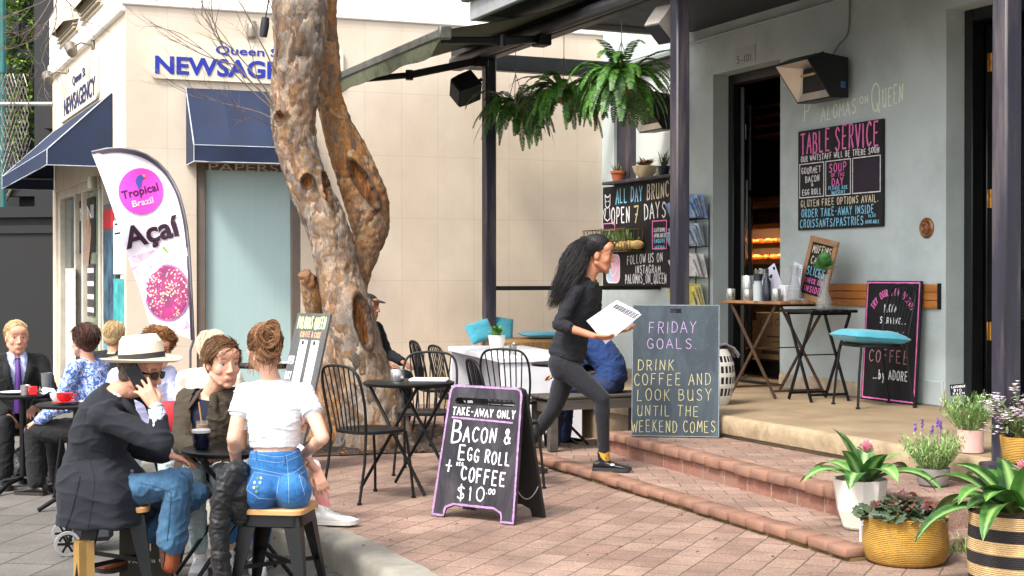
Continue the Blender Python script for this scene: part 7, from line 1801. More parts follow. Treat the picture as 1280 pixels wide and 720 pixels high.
def suit():
 t,J,f,x,p,m,o,bv=sitter('fair haired man in a black suit and purple tie at the left edge',(-3.86,11.2),(.42,-.90),SR-.04,True,.98,SK_R,'suit_jacket',BLK_SUIT,BLK_SUIT,BLOND,BLKSH,lean=.04,face=(.50,-.86,-.08),jacket=True,seed=3,arms=dict(elL=(-.25,.14,.27),wrL=(-.10,.36,.19),elR=(.25,.10,.27),wrR=(.10,.33,.13)),hairkw=dict(n=648,thick=.0022,lift=.006,ln=.7,flow=lambda d:V(.7,-.3,-.3),mask=lambda d:not (d.y>.38 and d.z<.45) and d.z>-.35))
 b=MB();c=J['chest'];n_=J['neck'];F=f*.135
 pts=[n_+f*.075+V(0,0,-.02),n_+f*.095+V(0,0,-.06),c+F*1.0+V(0,0,.0),J['mid']+f*.155+V(0,0,-.01),J['mid']+f*.155+V(0,0,-.12)]
 cu=catmull([tuple(q) for q in pts],6);w_=[.016,.022,.014,.014,.015,.016]+[.018+.001*i for i in range(len(cu)-7)]+[.006]
 b.tube(cu,w_[:len(cu)],10,flat=1);m_=M('purple_tie','4a2370',.5,var=.1,bmp=.15)
 b.build('necktie',m_,t,smooth=60)
 c_=MB()
 for s in (-1,1):
  q=[n_-f*.06+V(0,0,.03),n_+x*s*.06+V(0,0,.02),n_+f*.07+x*s*.035+V(0,0,.0),n_+f*.105+x*s*.045+V(0,0,-.055)];cu=catmull([tuple(a) for a in q],4);c_.tube(cu,[.016]*(len(cu)-3)+[.015,.010,.004],8,flat=.45)
 c_.build('shirt_collar',LILAC,t,smooth=60)
 l=MB()
 for s in (-1,1):
  q=[n_-f*.07+V(0,0,.02),n_+x*s*.075+V(0,0,.0),n_+f*.09+x*s*.085+V(0,0,-.07),c+f*.145+x*s*.075+V(0,0,.0),J['mid']+f*.15+x*s*.02+V(0,0,.03)];cu=catmull([tuple(a) for a in q],5);l.tube(cu,[.018]*10+[.024,.028,.030,.028,.026,.022,.018,.014,.010,.007,.004][:len(cu)-10],8,flat=.5)
 l.build('lapel',BLK_SUIT,o,smooth=60)
suit()
def floral_woman():
 hk=dict(n=756,thick=.0024,lift=.012,ln=.9,cap=((0,-.030,.040),(.086,.096,.088)),flow=lambda d:V(d.x*.6,-.5,-.7),mask=lambda d:not (d.y>.45 and d.z<.6) and d.z>-.75,curl=.002)
 sitter('dark haired woman in a blue floral blouse seen from behind at the back table',(-3.03,10.45),(-.93,.28),SR-.05,False,1.0,SK_F,'blouse',FLORAL,DK_TR,DARKB,BLKSH,lean=.06,face=(-.75,.62,-.08),seed=5,arms=dict(elL=(-.235,.15,.25),wrL=(-.14,.38,.14)),hairkw=hk,vox=.008,wr=.010,belly=.03,botto=1.95)
floral_woman()
def curly():
 hk=dict(n=936,thick=.0038,lift=.020,ln=.6,curl=.009,cap=((0,-.022,.056),(.092,.104,.090)),flow=lambda d:V(d.x,d.y*.4,.2),mask=lambda d:not (d.y>.42 and d.z<.38) and d.z>-.4)
 t,J,f,x,p,m,o,bv=sitter('curly haired man in glasses and a lilac polo shirt',(-2.50,9.72),(.35,-.92),SR-.03,True,.96,SK_F,'polo_shirt',LILAC,JEANS_P,CURLY,WHSH,lean=.10,face=(.35,-.90,-.25),headoff=(-.10,.03,.705),seed=7,sleeve=.62,arms=dict(elR=(.24,.16,.25),wrR=(.10,.36,.21),elL=(-.24,.14,.25),wrL=(-.08,.36,.19)),hairkw=hk,vox=.0075)
 g=MB()
 for s in (-1,1):
  g.tube([m@V(s*.031+.024*math.cos(i*.4488),.097,.011+.019*math.sin(i*.4488)) for i in range(14)],.0026,5,closed=True);g.tube([m@V(s*.055,.095,.015),m@V(s*.080,.0,.012)],.0025,5)
 g.tube([m@V(-.008,.1,.014),m@V(.008,.1,.014)],.0025,5);g.build('spectacles',BLKSH,t,smooth=60)
curly()
sitter('pale blond person in a cream top behind the young man',(-1.99,9.40),(.1,1),SR-.03,False,.96,SK_F,'top',cloth('cream_knit','d5cdbf',.06),DK_TR,GREYB,BLKSH,lean=.05,face=(-.2,1,-.05),seed=11,vox=.009,hairkw=dict(n=540,thick=.0024,lift=.010,ln=1.0,mask=lambda d:not (d.y>.45 and d.z<.6) and d.z>-.8))
sitter('grey blond person seen from behind beyond the floral blouse',(-3.40,12.25),(.15,1),SR-.06,True,.96,SK_R,'dark_top',BLK_SUIT,DK_TR,BLOND,BLKSH,lean=.03,face=(.2,1,-.05),seed=13,vox=.009,hairkw=dict(n=504,thick=.0022,lift=.006,ln=.6,mask=lambda d:not (d.y>.45 and d.z<.6) and d.z>-.4))
def cap_man():
 hk=dict(n=216,thick=.0022,ln=.5,cap=((0,-.03,.03),(.077,.082,.068)),mask=lambda d:d.y<.2 and d.z<.2 and d.z>-.6)
 t,J,f,x,p,m,o,bv=sitter('man in a dark cap and navy jacket half hidden by the tree',(-1.42,13.55),(.85,-.45),.45,True,.98,SK_T,'jacket',NAVY_SUIT,DK_TR,DARKB,BLKSH,lean=.06,face=(.9,-.42,-.05),seed=17,vox=.009,floor=0.0,hairkw=hk)
 b=MB();ell(b,m,(0,-.022,.062),(.086,.103,.068));b.lathe([(.0,0),(.075,.0),(.078,.006),(.0,.008)],20,m@Matrix.Translation((0,.085,.062))@Matrix.Rotation(R(-12),4,'X')@Matrix.Diagonal((.95,1.0,1,1)));fuse(b,'cap',M('cap_dark','1b1c22',.85,var=.15,bmp=.15),t,.006,3)
cap_man()
def blue_person():
 c=C(-1.0,-.45);
 t,J,f,x,p,m,o,bv=sitter('person in a royal blue jumper on the bench, mostly hidden by the waitress',(c.x+.04,c.y),(-.93,.36),.507,True,.95,SK_F,'jumper',BLUE_J,cloth('navy_trousers','1c2a4c',.12),BROWN,BLKSH,lean=.26,headoff=(0,.06,.64),seed=19,vox=.008,floor=.0,arms=dict(elR=(.24,.22,.22),wrR=(.12,.42,.19),elL=(-.24,.22,.20),wrL=(-.10,.44,.16)),feet=.08)
 for s in 'LR':
  b=MB();d=(J['el'+s]-J['wr'+s]).normalized();capsule(b,J['wr'+s]+d*.0,J['wr'+s]+d*.07,.036,.040);fuse(b,'shirt_cuff',LILAC,t,.006,2,.002)
 return t
blue_person()
# person bending behind the woman in white: a leg, a hand and a shoe show
def bender():
 J=fill({k:P(*v) for k,v in dict(pel=(326,604,8.42),mid=(322,574,8.42),chest=(334,549,8.40),neck=(350,533,8.36),shR=(340,545,8.20),shL=(352,540,8.56),elR=(376,566,8.16),wrR=(396,588,8.22),elL=(378,576,8.54),wrL=(398,600,8.48),hipR=(334,606,8.32),hipL=(338,606,8.50),knR=(391,585,8.30),anR=(406,634,8.34),knL=(380,610,8.56),anL=(360,672,8.60)).items()})
 t=person('crouching person behind the woman in white, tie-dye leg and white shoe showing',V(J['pel'].x,J['pel'].y,ZR));k=.9
 m=headm(P(366,524,8.34),(.85,-.05,-.65),s=.95);b=body_base(J,k,False,m,.047);head_prims(b,m,False)
 for s in 'LR':arm_prims(b,J['sh'+s],J['el'+s],J['wr'+s],k*.9);leg_prims(b,J['hip'+s],J['kn'+s],J['an'+s],k*.85)
 hand_prims(b,J['wrR'],V(.35,-.15,-.9),V(-.3,.95,0),.95,.45);hand_prims(b,J['wrL'],V(.4,-.1,-.9),V(-.3,-.9,0),.95,.45,left=True)
 fuse(b,'body',SK_F,t,.0055,3,tint=head_tint(m));eyes(m,t)
 fuse(shirt_prims(J,k,False,.010,1.2,.05,.004),'top',WHITE_TEE,t,.008,3,.006,seed=2)
 lm,lt,lb=newmat('tie_dye');tc=lt.nodes.new('ShaderNodeTexCoord');v=tc.outputs['Object'];sp=lt.nodes.new('ShaderNodeSeparateXYZ');lk(lt,v,sp.inputs[0])
 f=nd(lt,'ShaderNodeMath',operation='ADD');f2=nd(lt,'ShaderNodeMath',operation='MULTIPLY_ADD');lk(lt,noise(lt,v,7,3),f2.inputs[0]);f2.inputs[1].default_value=.25;f2.inputs[2].default_value=-.05;lk(lt,f2.outputs[0],f.inputs[0]);lk(lt,sp.outputs[2],f.inputs[1])
 lk(lt,ramp(lt,f.outputs[0],[(.22,hexc('e6c65a')),(.28,hexc('ef8f7f')),(.35,hexc('ea9a98')),(.42,hexc('ecd9cf'))]),lb.inputs['Base Color']);lb.inputs['Roughness'].default_value=.9
 fuse(pants_prims(J,k*.86,.006,1.97,False,.2),'leggings',lm,t,.0065,3,.003,seed=3)
 hair(t,m,BROWN,0,23,n=200)
 shoe(t,J['anR'],(.97,-.1,0),.27,WHSH,SOLE_W,k=.98,lace=WHSH,floor=.012);shoe(t,J['anL'],(.8,-.4,0),.26,WHSH,SOLE_W,k=.92,lace=WHSH,floor=ZR)
bender()
# the waitress
def waitress():
 J=fill({k:P(*v) for k,v in dict(pel=(707,449,10.2),mid=(717,415,10.2),chest=(727,381,10.2),neck=(736,347,10.2),shR=(719,364,10.04),shL=(744,366,10.36),elR=(698,406,9.96),wrR=(742,420,9.90),elL=(742,412,10.40),wrL=(772,414,10.16),hipR=(705,458,10.11),hipL=(712,458,10.30),knR=(752,497,10.06),anR=(755,569,10.14),knL=(692,512,10.36),anL=(652,566,10.62)).items()})
 t=person('waitress in charcoal top and black leggings striding up the step with papers',V(J['pel'].x,J['pel'].y,0));k=.93
 m=headm(P(748,319,10.2),(1,-.10,-.14),s=1.12);b=body_base(J,k,False,m,.047);head_prims(b,m,False)
 for s in 'LR':arm_prims(b,J['sh'+s],J['el'+s],J['wr'+s],k*.92);leg_prims(b,J['hip'+s],J['kn'+s],J['an'+s],k*.92)
 hand_prims(b,J['wrR'],V(.95,-.1,-.12),V(.1,.4,.9),.95,.35,thumb=.9,spread=.06);hand_prims(b,J['wrL'],V(.8,-.5,.1),V(.3,-.3,.8),.95,.4,left=True)
 fuse(b,'body',SK_T,t,.0055,3,tint=head_tint(m,brow=(.2,.15,.13)));eyes(m,t)
 tp=shirt_prims(J,k*1.07,False,.010,1.28,.02,.006,collar=.95);o,bv=fuse(tp,'top',BLK_KNIT,t,.007,4,.007,(9,9,14),seed=4)
 seam(bv,[(690,430),(705,436),(722,438),(738,436)],.003,BLK_KNIT,o,'hem',.001)
 lp=pants_prims(J,k*1.03,.005,1.93,False,.3);capsule(lp,J['hipR']+V(-.03,0,.02),J['hipR']+V(-.02,.0,-.03),.085,.078);capsule(lp,J['hipL']+V(-.03,0,.02),J['hipL']+V(-.02,.0,-.03),.085,.078);fuse(lp,'leggings',LEGG,t,.007,4,.0025,(14,14,14),seed=6)
 SOCK=M('mustard_sock','c9963a',.9,var=.2,scale=30,bmp=.3)
 for s in 'LR':
  q=MB();d=(J['an'+s]-J['kn'+s]).normalized();capsule(q,J['an'+s]-d*.035,J['an'+s]+d*.03,.039,.042);fuse(q,'sock',SOCK,t,.006,2)
 sh=shoe(t,J['anR'],(.96,-.27,0),.265,BLKSH,M('charcoal_sole','2c2c2e',.8,bmp=.1),k=.95,lace=BLKSH,floor=.078);shoe(t,J['anL'],(.9,-.25,0),.265,BLKSH,MATS['charcoal_sole'],k=.95,lace=BLKSH,floor=.004)
 q=MB();c_=V(J['anR'].x,J['anR'].y,.078)+V(.055,-.065,.05);q.box(c_-V(.014,.002,.007),c_+V(.014,.002,.007),.002);q.build('shoe_tag',WHSH,sh)
 rng=random.Random(31);hb=MB();ell(hb,m,(0,-.028,.044),(.080,.092,.084));ell(hb,m,(0,-.10,.06),(.05,.045,.05));ell(hb,m,(0,-.085,-.03),(.055,.045,.07));ell(hb,m,(0,-.02,.075),(.075,.085,.06));ho,hv=fuse(hb,'hair',BLACKH,t,.006,2,.003,(30,30,30))
 s=MB();strand_cap(s,m,1200,rng,lambda d:V(-d.x*.5,-1,.25),.0014,mask=lambda d:not (d.y>.42 and d.z<.55) and d.z>-.55,lift=.004,ln=.9)
 tail=[P(735,299,10.2),P(724,308,10.19),P(717,328,10.15),P(710,350,10.10),P(702,368,10.06),P(693,384,10.05)]
 for i in range(1300):
  a,r_=rng.uniform(0,6.28),math.sqrt(rng.random());ph=rng.uniform(0,6.28);amp=rng.uniform(.010,.024);end=rng.uniform(.62,1.02);fq=rng.uniform(2.2,3.4);pts=[];cu=catmull([tuple(p) for p in tail],6);n_=len(cu);last=int((n_-1)*min(1,end))
  for j in range(0,last+1,2):
   k_=j/(n_-1);w_=(.028+.068*math.sin(math.pi*min(1,k_*.8+.06)))*r_
   pts.append(Vector(cu[j])+V(math.cos(a)*w_+amp*math.sin(ph+k_*fq*6.28)*min(1,k_*3),math.sin(a)*w_+amp*math.cos(ph+k_*fq*6.28)*min(1,k_*3),math.sin(a*2)*w_*.3-.02*k_*rng.random()))
  if len(pts)>3:s.tube(pts,[.0015*(1-.7*(q/(len(pts)-1))**2) for q in range(len(pts))],4,cap=False)
 s.build('ponytail',BLACKH,ho,smooth=60)
 q=MB();q.tube([m@V(.02*math.cos(i*.5236),-.118,.075+.02*math.sin(i*.5236)) for i in range(12)],.008,6,closed=True);q.build('hair_tie',BLKSH,ho,smooth=60)
 for j in range(3):
  c_=[P(x_,y_,9.93+.015*j) for x_,y_ in ((735-j,403-j),(771,379-2*j),(802-2*j,393-2*j),(757,430-j))];b=MB();nn=(c_[1]-c_[0]).cross(c_[3]-c_[0]).normalized()*.0012
  b.add(c_+[p+nn for p in c_],[(0,1,2,3),(7,6,5,4),(0,4,5,1),(1,5,6,2),(2,6,7,3),(3,7,4,0)]);o=tag(b.build('paper_sheet',M('sheet_white','e2e1ea',.7,var=.03,bmp=0)),('front printed sheet with zigzag edge carried by the waitress','middle white sheet carried by the waitress','rear white sheet carried by the waitress')[j],'paper','papers carried by the waitress',c_[3])
  if j==0:
   z=MB();A,B_,Cc,D=c_;f_=lambda u,v:A.lerp(B_,u).lerp(D.lerp(Cc,u),v)-V(0,.002,0)
   for r_ in range(4):z.tube([f_(.84+.04*r_+(.012 if i%2 else -.012),.03+.94*i/16) for i in range(17)],.0024,4)
   for r_ in range(9):z.tube([f_(.12+.07*r_,.15),f_(.12+.07*r_,rng.uniform(.6,.85))],.0007,3)
   z.build('print',BLKSH,o)
waitress()
# cups, bags and other small things
def lathe_thing(name,lab,cat,p,prof,mat_,group=None,seg=24,smooth=50):
 b=MB(frame(p,0));b.lathe(prof,seg); return tag(b.build(name,mat_,smooth=smooth),lab,cat,group,p)
def on(T_,dx,dy,h):return Vector((T_.x+dx,T_.y+dy,T_.z+h))
CERW=M('white_china','dcdad6',.3,var=.03,bmp=0);REDC=M('red_china','c01f26',.25,var=.05,bmp=0);ORJ=glass('orange_drink',hexc('e08a1e'),.15,.95);ICED=M('iced_coffee','b5793a',.3,var=.3,scale=20,bmp=0)
h1=.686
p=on(T1,-.165,-.05,h1);t=root('coffee_glass','dark glass of coffee with a pale foam rim on the front table','coffee glass',p);b=MB(frame(p,0));b.lathe([(.030,0),(.040,.012),(.047,.085),(.044,.085),(.0,.08)],24);b.build('glass_body',M('dark_glassware','15182c',.15,bmp=0),t,smooth=50);b=MB(frame(p,0));b.lathe([(.0475,.086),(.049,.099),(.044,.104),(.0,.103)],24);b.build('foam',CERW,t,smooth=50)
def drink(lab,p,r,h,mat_,straw=False):
 t=root('drink_glass',lab,'drink',p);b=MB(frame(p,0));b.lathe([(r*.8,0),(r*.85,.01),(r,h),(r*.95,h),(r*.8,.012),(0,.01)],20);b.build('glass_body',CLR,t,smooth=50);b=MB(frame(p,0));b.lathe([(r*.78,.013),(r*.92,h*.86),(0,h*.86)],20);b.build('liquid',mat_,t,smooth=50)
 if straw:b=MB();b.tube([p+V(.01,0,.02),p+V(-.02,.01,h+.10)],.004,8);b.build('straw',M('tan_straw','b98a50',.6,bmp=0),t,smooth=60)
drink('tall iced coffee with a tan straw on the front table',on(T1,-.185,.07,h1),.033,.135,ICED,True);drink('glass of orange juice beside the arm of the woman in white',on(T1,.06,-.13,h1),.036,.13,ORJ)
p=on(T2,-.08,.02,.736);t=root('sugar_tin','steel sugar tin on the small round terrace table','tin',p);b=MB(frame(p,0));b.lathe([(.045,0),(.047,.005),(.047,.075),(.044,.08),(0,.08)],24);b.build('tin',CHR,t,smooth=40)
b=MB(frame(on(T2,.14,.0,.736),R(-8)));b.box((-.13,-.075,0),(.13,.075,.022),.008);tag(b.build('napkin_stack',WP,smooth=40),'flat stack of white paper napkins on the small round terrace table','napkins',None,on(T2,.14,0,.736))
def cup(lab,p,mat_,group=None):
 t=root('cup',lab,'cup',p);b=MB(frame(p,0));b.lathe([(.045,.012),(.085,.016),(.088,.02),(.045,.008),(0,.008)],24);b.build('saucer',mat_,t,smooth=50)
 b=MB(frame(p,0));b.lathe([(.025,.018),(.035,.024),(.052,.05),(.055,.078),(.051,.078),(.045,.05),(0,.03)],24);b.build('bowl',mat_,t,smooth=50);b=MB(frame(p,0));b.tube([(.05,0,.066),(.075,0,.068),(.08,0,.05),(.048,0,.038)],.006,6);b.build('handle',mat_,t,smooth=60)
cup('red coffee cup and saucer on the table by the floral blouse',on(T3,-.05,-.10,.72),REDC)
lathe_thing('plate','white plate to the right of the red cup','plate',on(T3,.13,-.02,.722),[(.05,0),(.11,.012),(.112,.016),(.05,.006),(0,.006)],CERW)
lathe_thing('sugar_bowl','white sugar bowl behind the red cup','bowl',on(T3,-.16,.10,.722),[(.03,0),(.05,.03),(.055,.06),(.05,.06),(0,.03)],CERW)
lathe_thing('plate','plate of pastry crumbs before the man in the purple tie','plate',on(T4,-.05,-.03,.722),[(.05,0),(.105,.012),(.107,.016),(.05,.006),(0,.006)],CERW)
lathe_thing('steel_tin','steel sugar tin on the table at the left edge','tin',on(T4,.06,-.12,.722),[(.035,0),(.037,.07),(.034,.07),(0,.02)],CHR)
lathe_thing('tumbler','tall grey tumbler on the table at the left edge table','tumbler',on(T4,.17,.02,.722),[(.03,0),(.042,.15),(.04,.15),(0,.03)],M('grey_tumbler','6f7070',.35,.3,bmp=0))
b=MB(frame(on(T4,.13,-.16,.722),.3));b.box((-.03,-.02,0),(.03,.02,.065),.004);tag(b.build('sugar_box',REDC,smooth=40),'small red sachet box on the table at the left edge','box',None,on(T4,.13,-.16,.722))
p=on(T4,.28,-.12,.70);b=MB()
b.sheet(lambda a,c:tuple(p+V((a-.5)*.20+.02*math.sin(c*5),(c-.5)*.14,.05-.22*max(0,a-.35)**1.2-.02*math.sin(a*9+c*4))),14,10);tag(b.build('napkin',WP,smooth=80),'crumpled white napkin hanging over the edge of the left table','napkin',None,p)
lathe_thing('plate','white plate on the round table by the tree','plate',V(-1.82,11.5,.742),[(.06,0),(.12,.014),(.122,.018),(.05,.006),(0,.006)],CERW)
p=P(641,441,13.0);p.z=.742;lathe_thing('steel_tin','steel cup on the white table end','tin',p,[(.034,0),(.036,.10),(.033,.10),(0,.03)],CHR)
p=P(621,430,13.6);p.z=.742;t=root('potted_plant','small green plant in a white pot on the white table','plant',p);b=MB(frame(p,0));b.lathe([(.06,0),(.085,.15),(.075,.15),(.06,.13),(0,.13)],20);b.build('pot',CERW,t,smooth=40);b=MB();rng=random.Random(3)
for k in range(26):leaf_blade(b,p+V(0,0,.13),(rng.uniform(-1,1),rng.uniform(-1,1),rng.uniform(.5,1.6)),0,rng.uniform(.08,.16),.022,droop=1.2,n=5)
b.build('foliage',leafmat('pot_green','33601f','7fae45',.5,bmp=0),t)
b=MB(frame(P(213,540,9.30),.2));b.box((-.06,-.05,0),(.07,.05,.20),.02);tag(b.build('red_bag',M('red_fabric','b3202c',.7,var=.1,bmp=.1),smooth=50),'small red bag between the hat man and the young man','bag',None,P(213,540,9.30))
def bag(lab,p,ang,w_,d_,h_,mat_,printm=None,txt=None):
 t=root('paper_bag',lab,'bag',p,ang);m=frame(p,ang);b=MB(m);rows=[]
 for z,k in ((0,1),(.02,1.0),(h_*.5,.97),(h_,.9)):rows.append([(-w_/2,-d_/2*k,z),(0,-d_/2*k+.006,z),(w_/2,-d_/2*k,z),(w_/2-.012,0,z),(w_/2,d_/2*k,z),(0,d_/2*k-.004,z),(-w_/2,d_/2*k,z),(-w_/2+.012,0,z)])
 b.loft(rows);b.build('bag_body',mat_,t)
 for s in (-1,1) if txt else ():b=MB(m);b.tube([(-.05,s*d_*.42,h_),(-.04,s*d_*.42,h_+.05),(.04,s*d_*.42,h_+.05),(.05,s*d_*.42,h_)],.004,5);b.build('handle',mat_,t)
 if txt:
  b=MB(m);put_text(b,txt,0,h_*.42,.022,-d_/2+.001,width=w_*.72,align='c',thick=.002)
  for k in range(-2,3):b.box((k*.012-.004,-d_/2-.001,h_*.62),(k*.012+.004,-d_/2+.003,h_*.80-abs(k)*.008))
  b.build('lettering',printm,t)
bag('golden paper shopping bag left of the hat man stool',V(-2.09,7.02,ZR),R(35),.075,.09,.30,M('gold_paper','94733c',.55,var=.12,bmp=.1))
bag('dark paper bag with pale print under the hat man stool',V(-1.88,7.40,ZR),R(8),.26,.12,.30,M('dark_paper','2a2618',.7,var=.15,bmp=.1),M('print_cream','c9c3ae',.7,bmp=0),'Victoria C')
p=V(-2.55,8.35,ZR);t=root('shopping_trolley','grey wheeled shopping trolley behind the man in the straw hat','trolley',p,R(20));m=frame(p,R(20))
for y in (-.20,.16):
 mm=m@Matrix.Translation((-.04,y,.072))@Matrix.Rotation(R(90),4,'X');b=MB(mm);b.lathe([(.055,-.012),(.070,-.012),(.072,0),(.070,.012),(.055,.012)],28,cap=False);b.lathe([(.055,-.012),(.055,.012)],28,cap=False);w_=b.build('wheel',M('grey_tyre','8b8b8b',.7,bmp=.1),t,smooth=40)
 b=MB(mm);b.lathe([(.016,-.014),(.016,.014)],12)
 for k in range(6):a=k*1.047;b.bar((.012*math.cos(a),.012*math.sin(a),0),(.056*math.cos(a),.056*math.sin(a),0),.012,.010)
 b.build('spokes',BLK,w_)
b=MB(m);b.tube([(-.04,-.2,.072),(-.04,.16,.072)],.007,6);b.tube([(-.02,-.12,.07),(-.02,-.12,.62)],.01,6);b.tube([(-.02,.08,.07),(-.02,.08,.62)],.01,6);b.build('frame',BLK,t);b=MB(m);b.box((0,-.14,.06),(.22,.10,.58),.03);b.build('trolley_bag',M('trolley_fabric','3a3d44',.8,bmp=.2),t,smooth=40)
p=G(33,603,ZR);b=MB();m=frame(p,.3);ell(b,m,(0,0,.14),(.13,.11,.14));ell(b,m,(-.01,-.09,.10),(.10,.06,.08));ell(b,m,(.03,.03,.24),(.09,.07,.06));o,_=fuse(b,'backpack',cloth('black_nylon','1b1c22',.3,10,rough=.5),None,.008,3,.014,(14,14,12));tag(o,'crumpled black backpack on the ground beside the floral blouse woman','backpack',None,p)
# pot plants by the steps
BROM=leafmat('bromeliad_leaf','1a431c','5f8c44',.42,scale=16,bmp=.2,vein='9dbb78');DARKL=leafmat('dark_ivy','1e2c1c','4f5f42',.45,scale=14);BIGL=leafmat('big_glossy_leaf','15350f','4c7a34',.4,scale=14,bmp=.2,vein='8db065');LAV=leafmat('lavender_green','5f7d45','9dbb6f',.6,bmp=0)
def rosette(b,c,n,ln,wd,rng,el=(.35,1.1),droop=1.6,fold=.22,r0=.02,a0=0,a1=6.283,wave=.0):
 for k in range(n):
  a=a0+(a1-a0)*(k+rng.uniform(-.3,.3))/n;e=rng.uniform(*el);d=V(math.cos(a)*math.cos(e),math.sin(a)*math.cos(e),math.sin(e));leaf_blade(b,c+V(math.cos(a),math.sin(a),0)*r0,d,0,ln*rng.uniform(.8,1.12),wd*rng.uniform(.85,1.1),droop*rng.uniform(.8,1.2),fold,12,twist=rng.uniform(-.4,.4),wave=wave)
p=G(1075,660,.078);t=root('potted_plant','pink flowering bromeliad in a white faceted pot on the lower step','plant',p);m=frame(p,.2);b=MB(m);rows=[]
for r,z in ((.085,0),(.095,.012),(.125,.10),(.148,.262),(.150,.27),(.138,.27),(.13,.23)):rows.append([(r*math.cos(k*math.pi/5),r*math.sin(k*math.pi/5),z) for k in range(10)])
b.loft(rows);b.build('pot',M('white_glaze','d5d1c8',.45,var=.06,bmp=.05,dirt=hexc('a89c86'),damt=.3),t);rng=random.Random(7);b=MB();c=p+V(.02,0,.24)
rosette(b,c,9,.42,.062,rng,(.45,.95),2.1);rosette(b,c,6,.33,.055,rng,(.9,1.3),1.5);midrib(b.build('leaves',BROM,t,smooth=60,recalc=False));b=MB()
for k in range(34):a=k*2.4;e=R(20+2*k);leaf_blade(b,c+V(.01,-.02,.17+.001*k),(math.cos(a)*math.cos(e),math.sin(a)*math.cos(e),math.sin(e)),0,.075-.0008*k,.012,.2,n=4)
b.build('flower',leafmat('pink_bract','c9748a','f0b8c2',.5,bmp=0),t)
b=MB(frame(G(1080,694,0),.1));b.box((-.022,-.01,0),(.022,.01,.16),.003);tag(b.build('plant_label',M('label_white','d8d8d8',.5,bmp=0),smooth=40),'white plastic plant label standing before the white faceted pot','label',None,G(1080,694,0))
def woven(name,c1,c2=None,bands=0,h=.3):
 m_,t_,b_=newmat(name);v=coords(t_);wv=nd(t_,'ShaderNodeTexWave',bands_direction='Z');wv.inputs['Scale'].default_value=34;wv.inputs['Distortion'].default_value=2.5;wv.inputs['Detail'].default_value=3;wv.inputs['Detail Scale'].default_value=3;lk(t_,v,wv.inputs['Vector'])
 col=ramp(t_,noise(t_,v,18,5),[(.3,tuple(q*.75 for q in hexc(c1))),(.7,hexc(c1))])
 if bands:
  sp=t_.nodes.new('ShaderNodeSeparateXYZ');lk(t_,v,sp.inputs[0]);mu=nd(t_,'ShaderNodeMath',operation='MULTIPLY');lk(t_,sp.outputs[2],mu.inputs[0]);mu.inputs[1].default_value=bands;fr=nd(t_,'ShaderNodeMath',operation='FRACT');lk(t_,mu.outputs[0],fr.inputs[0]);col=mixc(t_,ramp(t_,fr.outputs[0],[(.48,(0,0,0)),(.52,(1,1,1))]),hexc(c2),col)
 lk(t_,mixc(t_,1.0,col,ramp(t_,wv.outputs['Fac'],[(.2,(.82,)*3),(.7,(1.03,)*3)]),'MULTIPLY'),b_.inputs['Base Color']);b_.inputs['Roughness'].default_value=.9;bump(t_,b_,wv.outputs['Fac'],.6,.005); return m_
p=G(1137,706,0)+V(0,.08,0);t=root('potted_plant','dark leaved trailing plant in a mustard yellow woven basket','plant',p);b=MB(frame(p,0));b.lathe([(.17,0),(.20,.02),(.215,.10),(.205,.215),(.212,.24),(.195,.24),(.19,.20),(0,.20)],40);b.build('basket',woven('mustard_weave','b48a38'),t,smooth=60);b=MB();rng=random.Random(12)
def ivy(b,c,r,z,n,rng,s):
 for k in range(n):
  a=rng.uniform(0,6.28);rr=r*math.sqrt(rng.random());q=c+V(rr*math.cos(a),rr*math.sin(a),z+rng.uniform(-.01,.09)*(1.2-rr/r));sz=s*rng.uniform(.6,1.2);mm=Matrix.Translation(q)@Euler((rng.uniform(-.8,.8),rng.uniform(-.8,.8),rng.uniform(0,6.28))).to_matrix().to_4x4()
  o=[(0,-.9),(.35,-1.0),(.55,-.45),(1.05,-.25),(.75,.15),(.9,.6),(.4,.5),(0,1.15),(-.4,.5),(-.9,.6),(-.75,.15),(-1.05,-.25),(-.55,-.45),(-.35,-1.0)];b.add([(0,0,.12*sz)]+[(x*sz,y*sz,-.1*sz*abs(x)) for x,y in o],[(0,1+i,1+(i+1)%14) for i in range(14)],mm)
ivy(b,p+V(-.03,0,0),.22,.235,150,rng,.036);b.build('foliage',DARKL,t);b=MB();ivy(b,p+V(.02,.02,0),.17,.27,26,rng,.03);b.build('young_leaves',leafmat('reddish_leaf','4a201c','7d4a3a',.5),t)
p=V(2.36,6.72,0);t=root('potted_plant','large glossy leaved plant in a black and cream striped basket','plant',p);b=MB(frame(p,0));b.lathe([(.19,0),(.215,.02),(.225,.15),(.215,.33),(.222,.36),(.205,.36),(.2,.31),(0,.31)],44);b.build('basket',woven('striped_weave','d0b07c','232021',8.6),t,smooth=60);b=MB();rng=random.Random(21);c=p+V(0,0,.34)
rosette(b,c,12,.46,.070,rng,(.25,.85),1.9,.25,.05);rosette(b,c,9,.36,.062,rng,(.6,1.2),1.6,.25,.03);midrib(b.build('leaves',BIGL,t,smooth=60,recalc=False));b=MB()
for k in range(26):a=k*2.4;e=R(10+2.4*k);leaf_blade(b,c+V(.02,-.05,.20),(math.cos(a)*math.cos(e),math.sin(a)*math.cos(e),math.sin(e)),0,.07,.012,.2,n=4)
b.build('flower',MATS['pink_bract'],t)
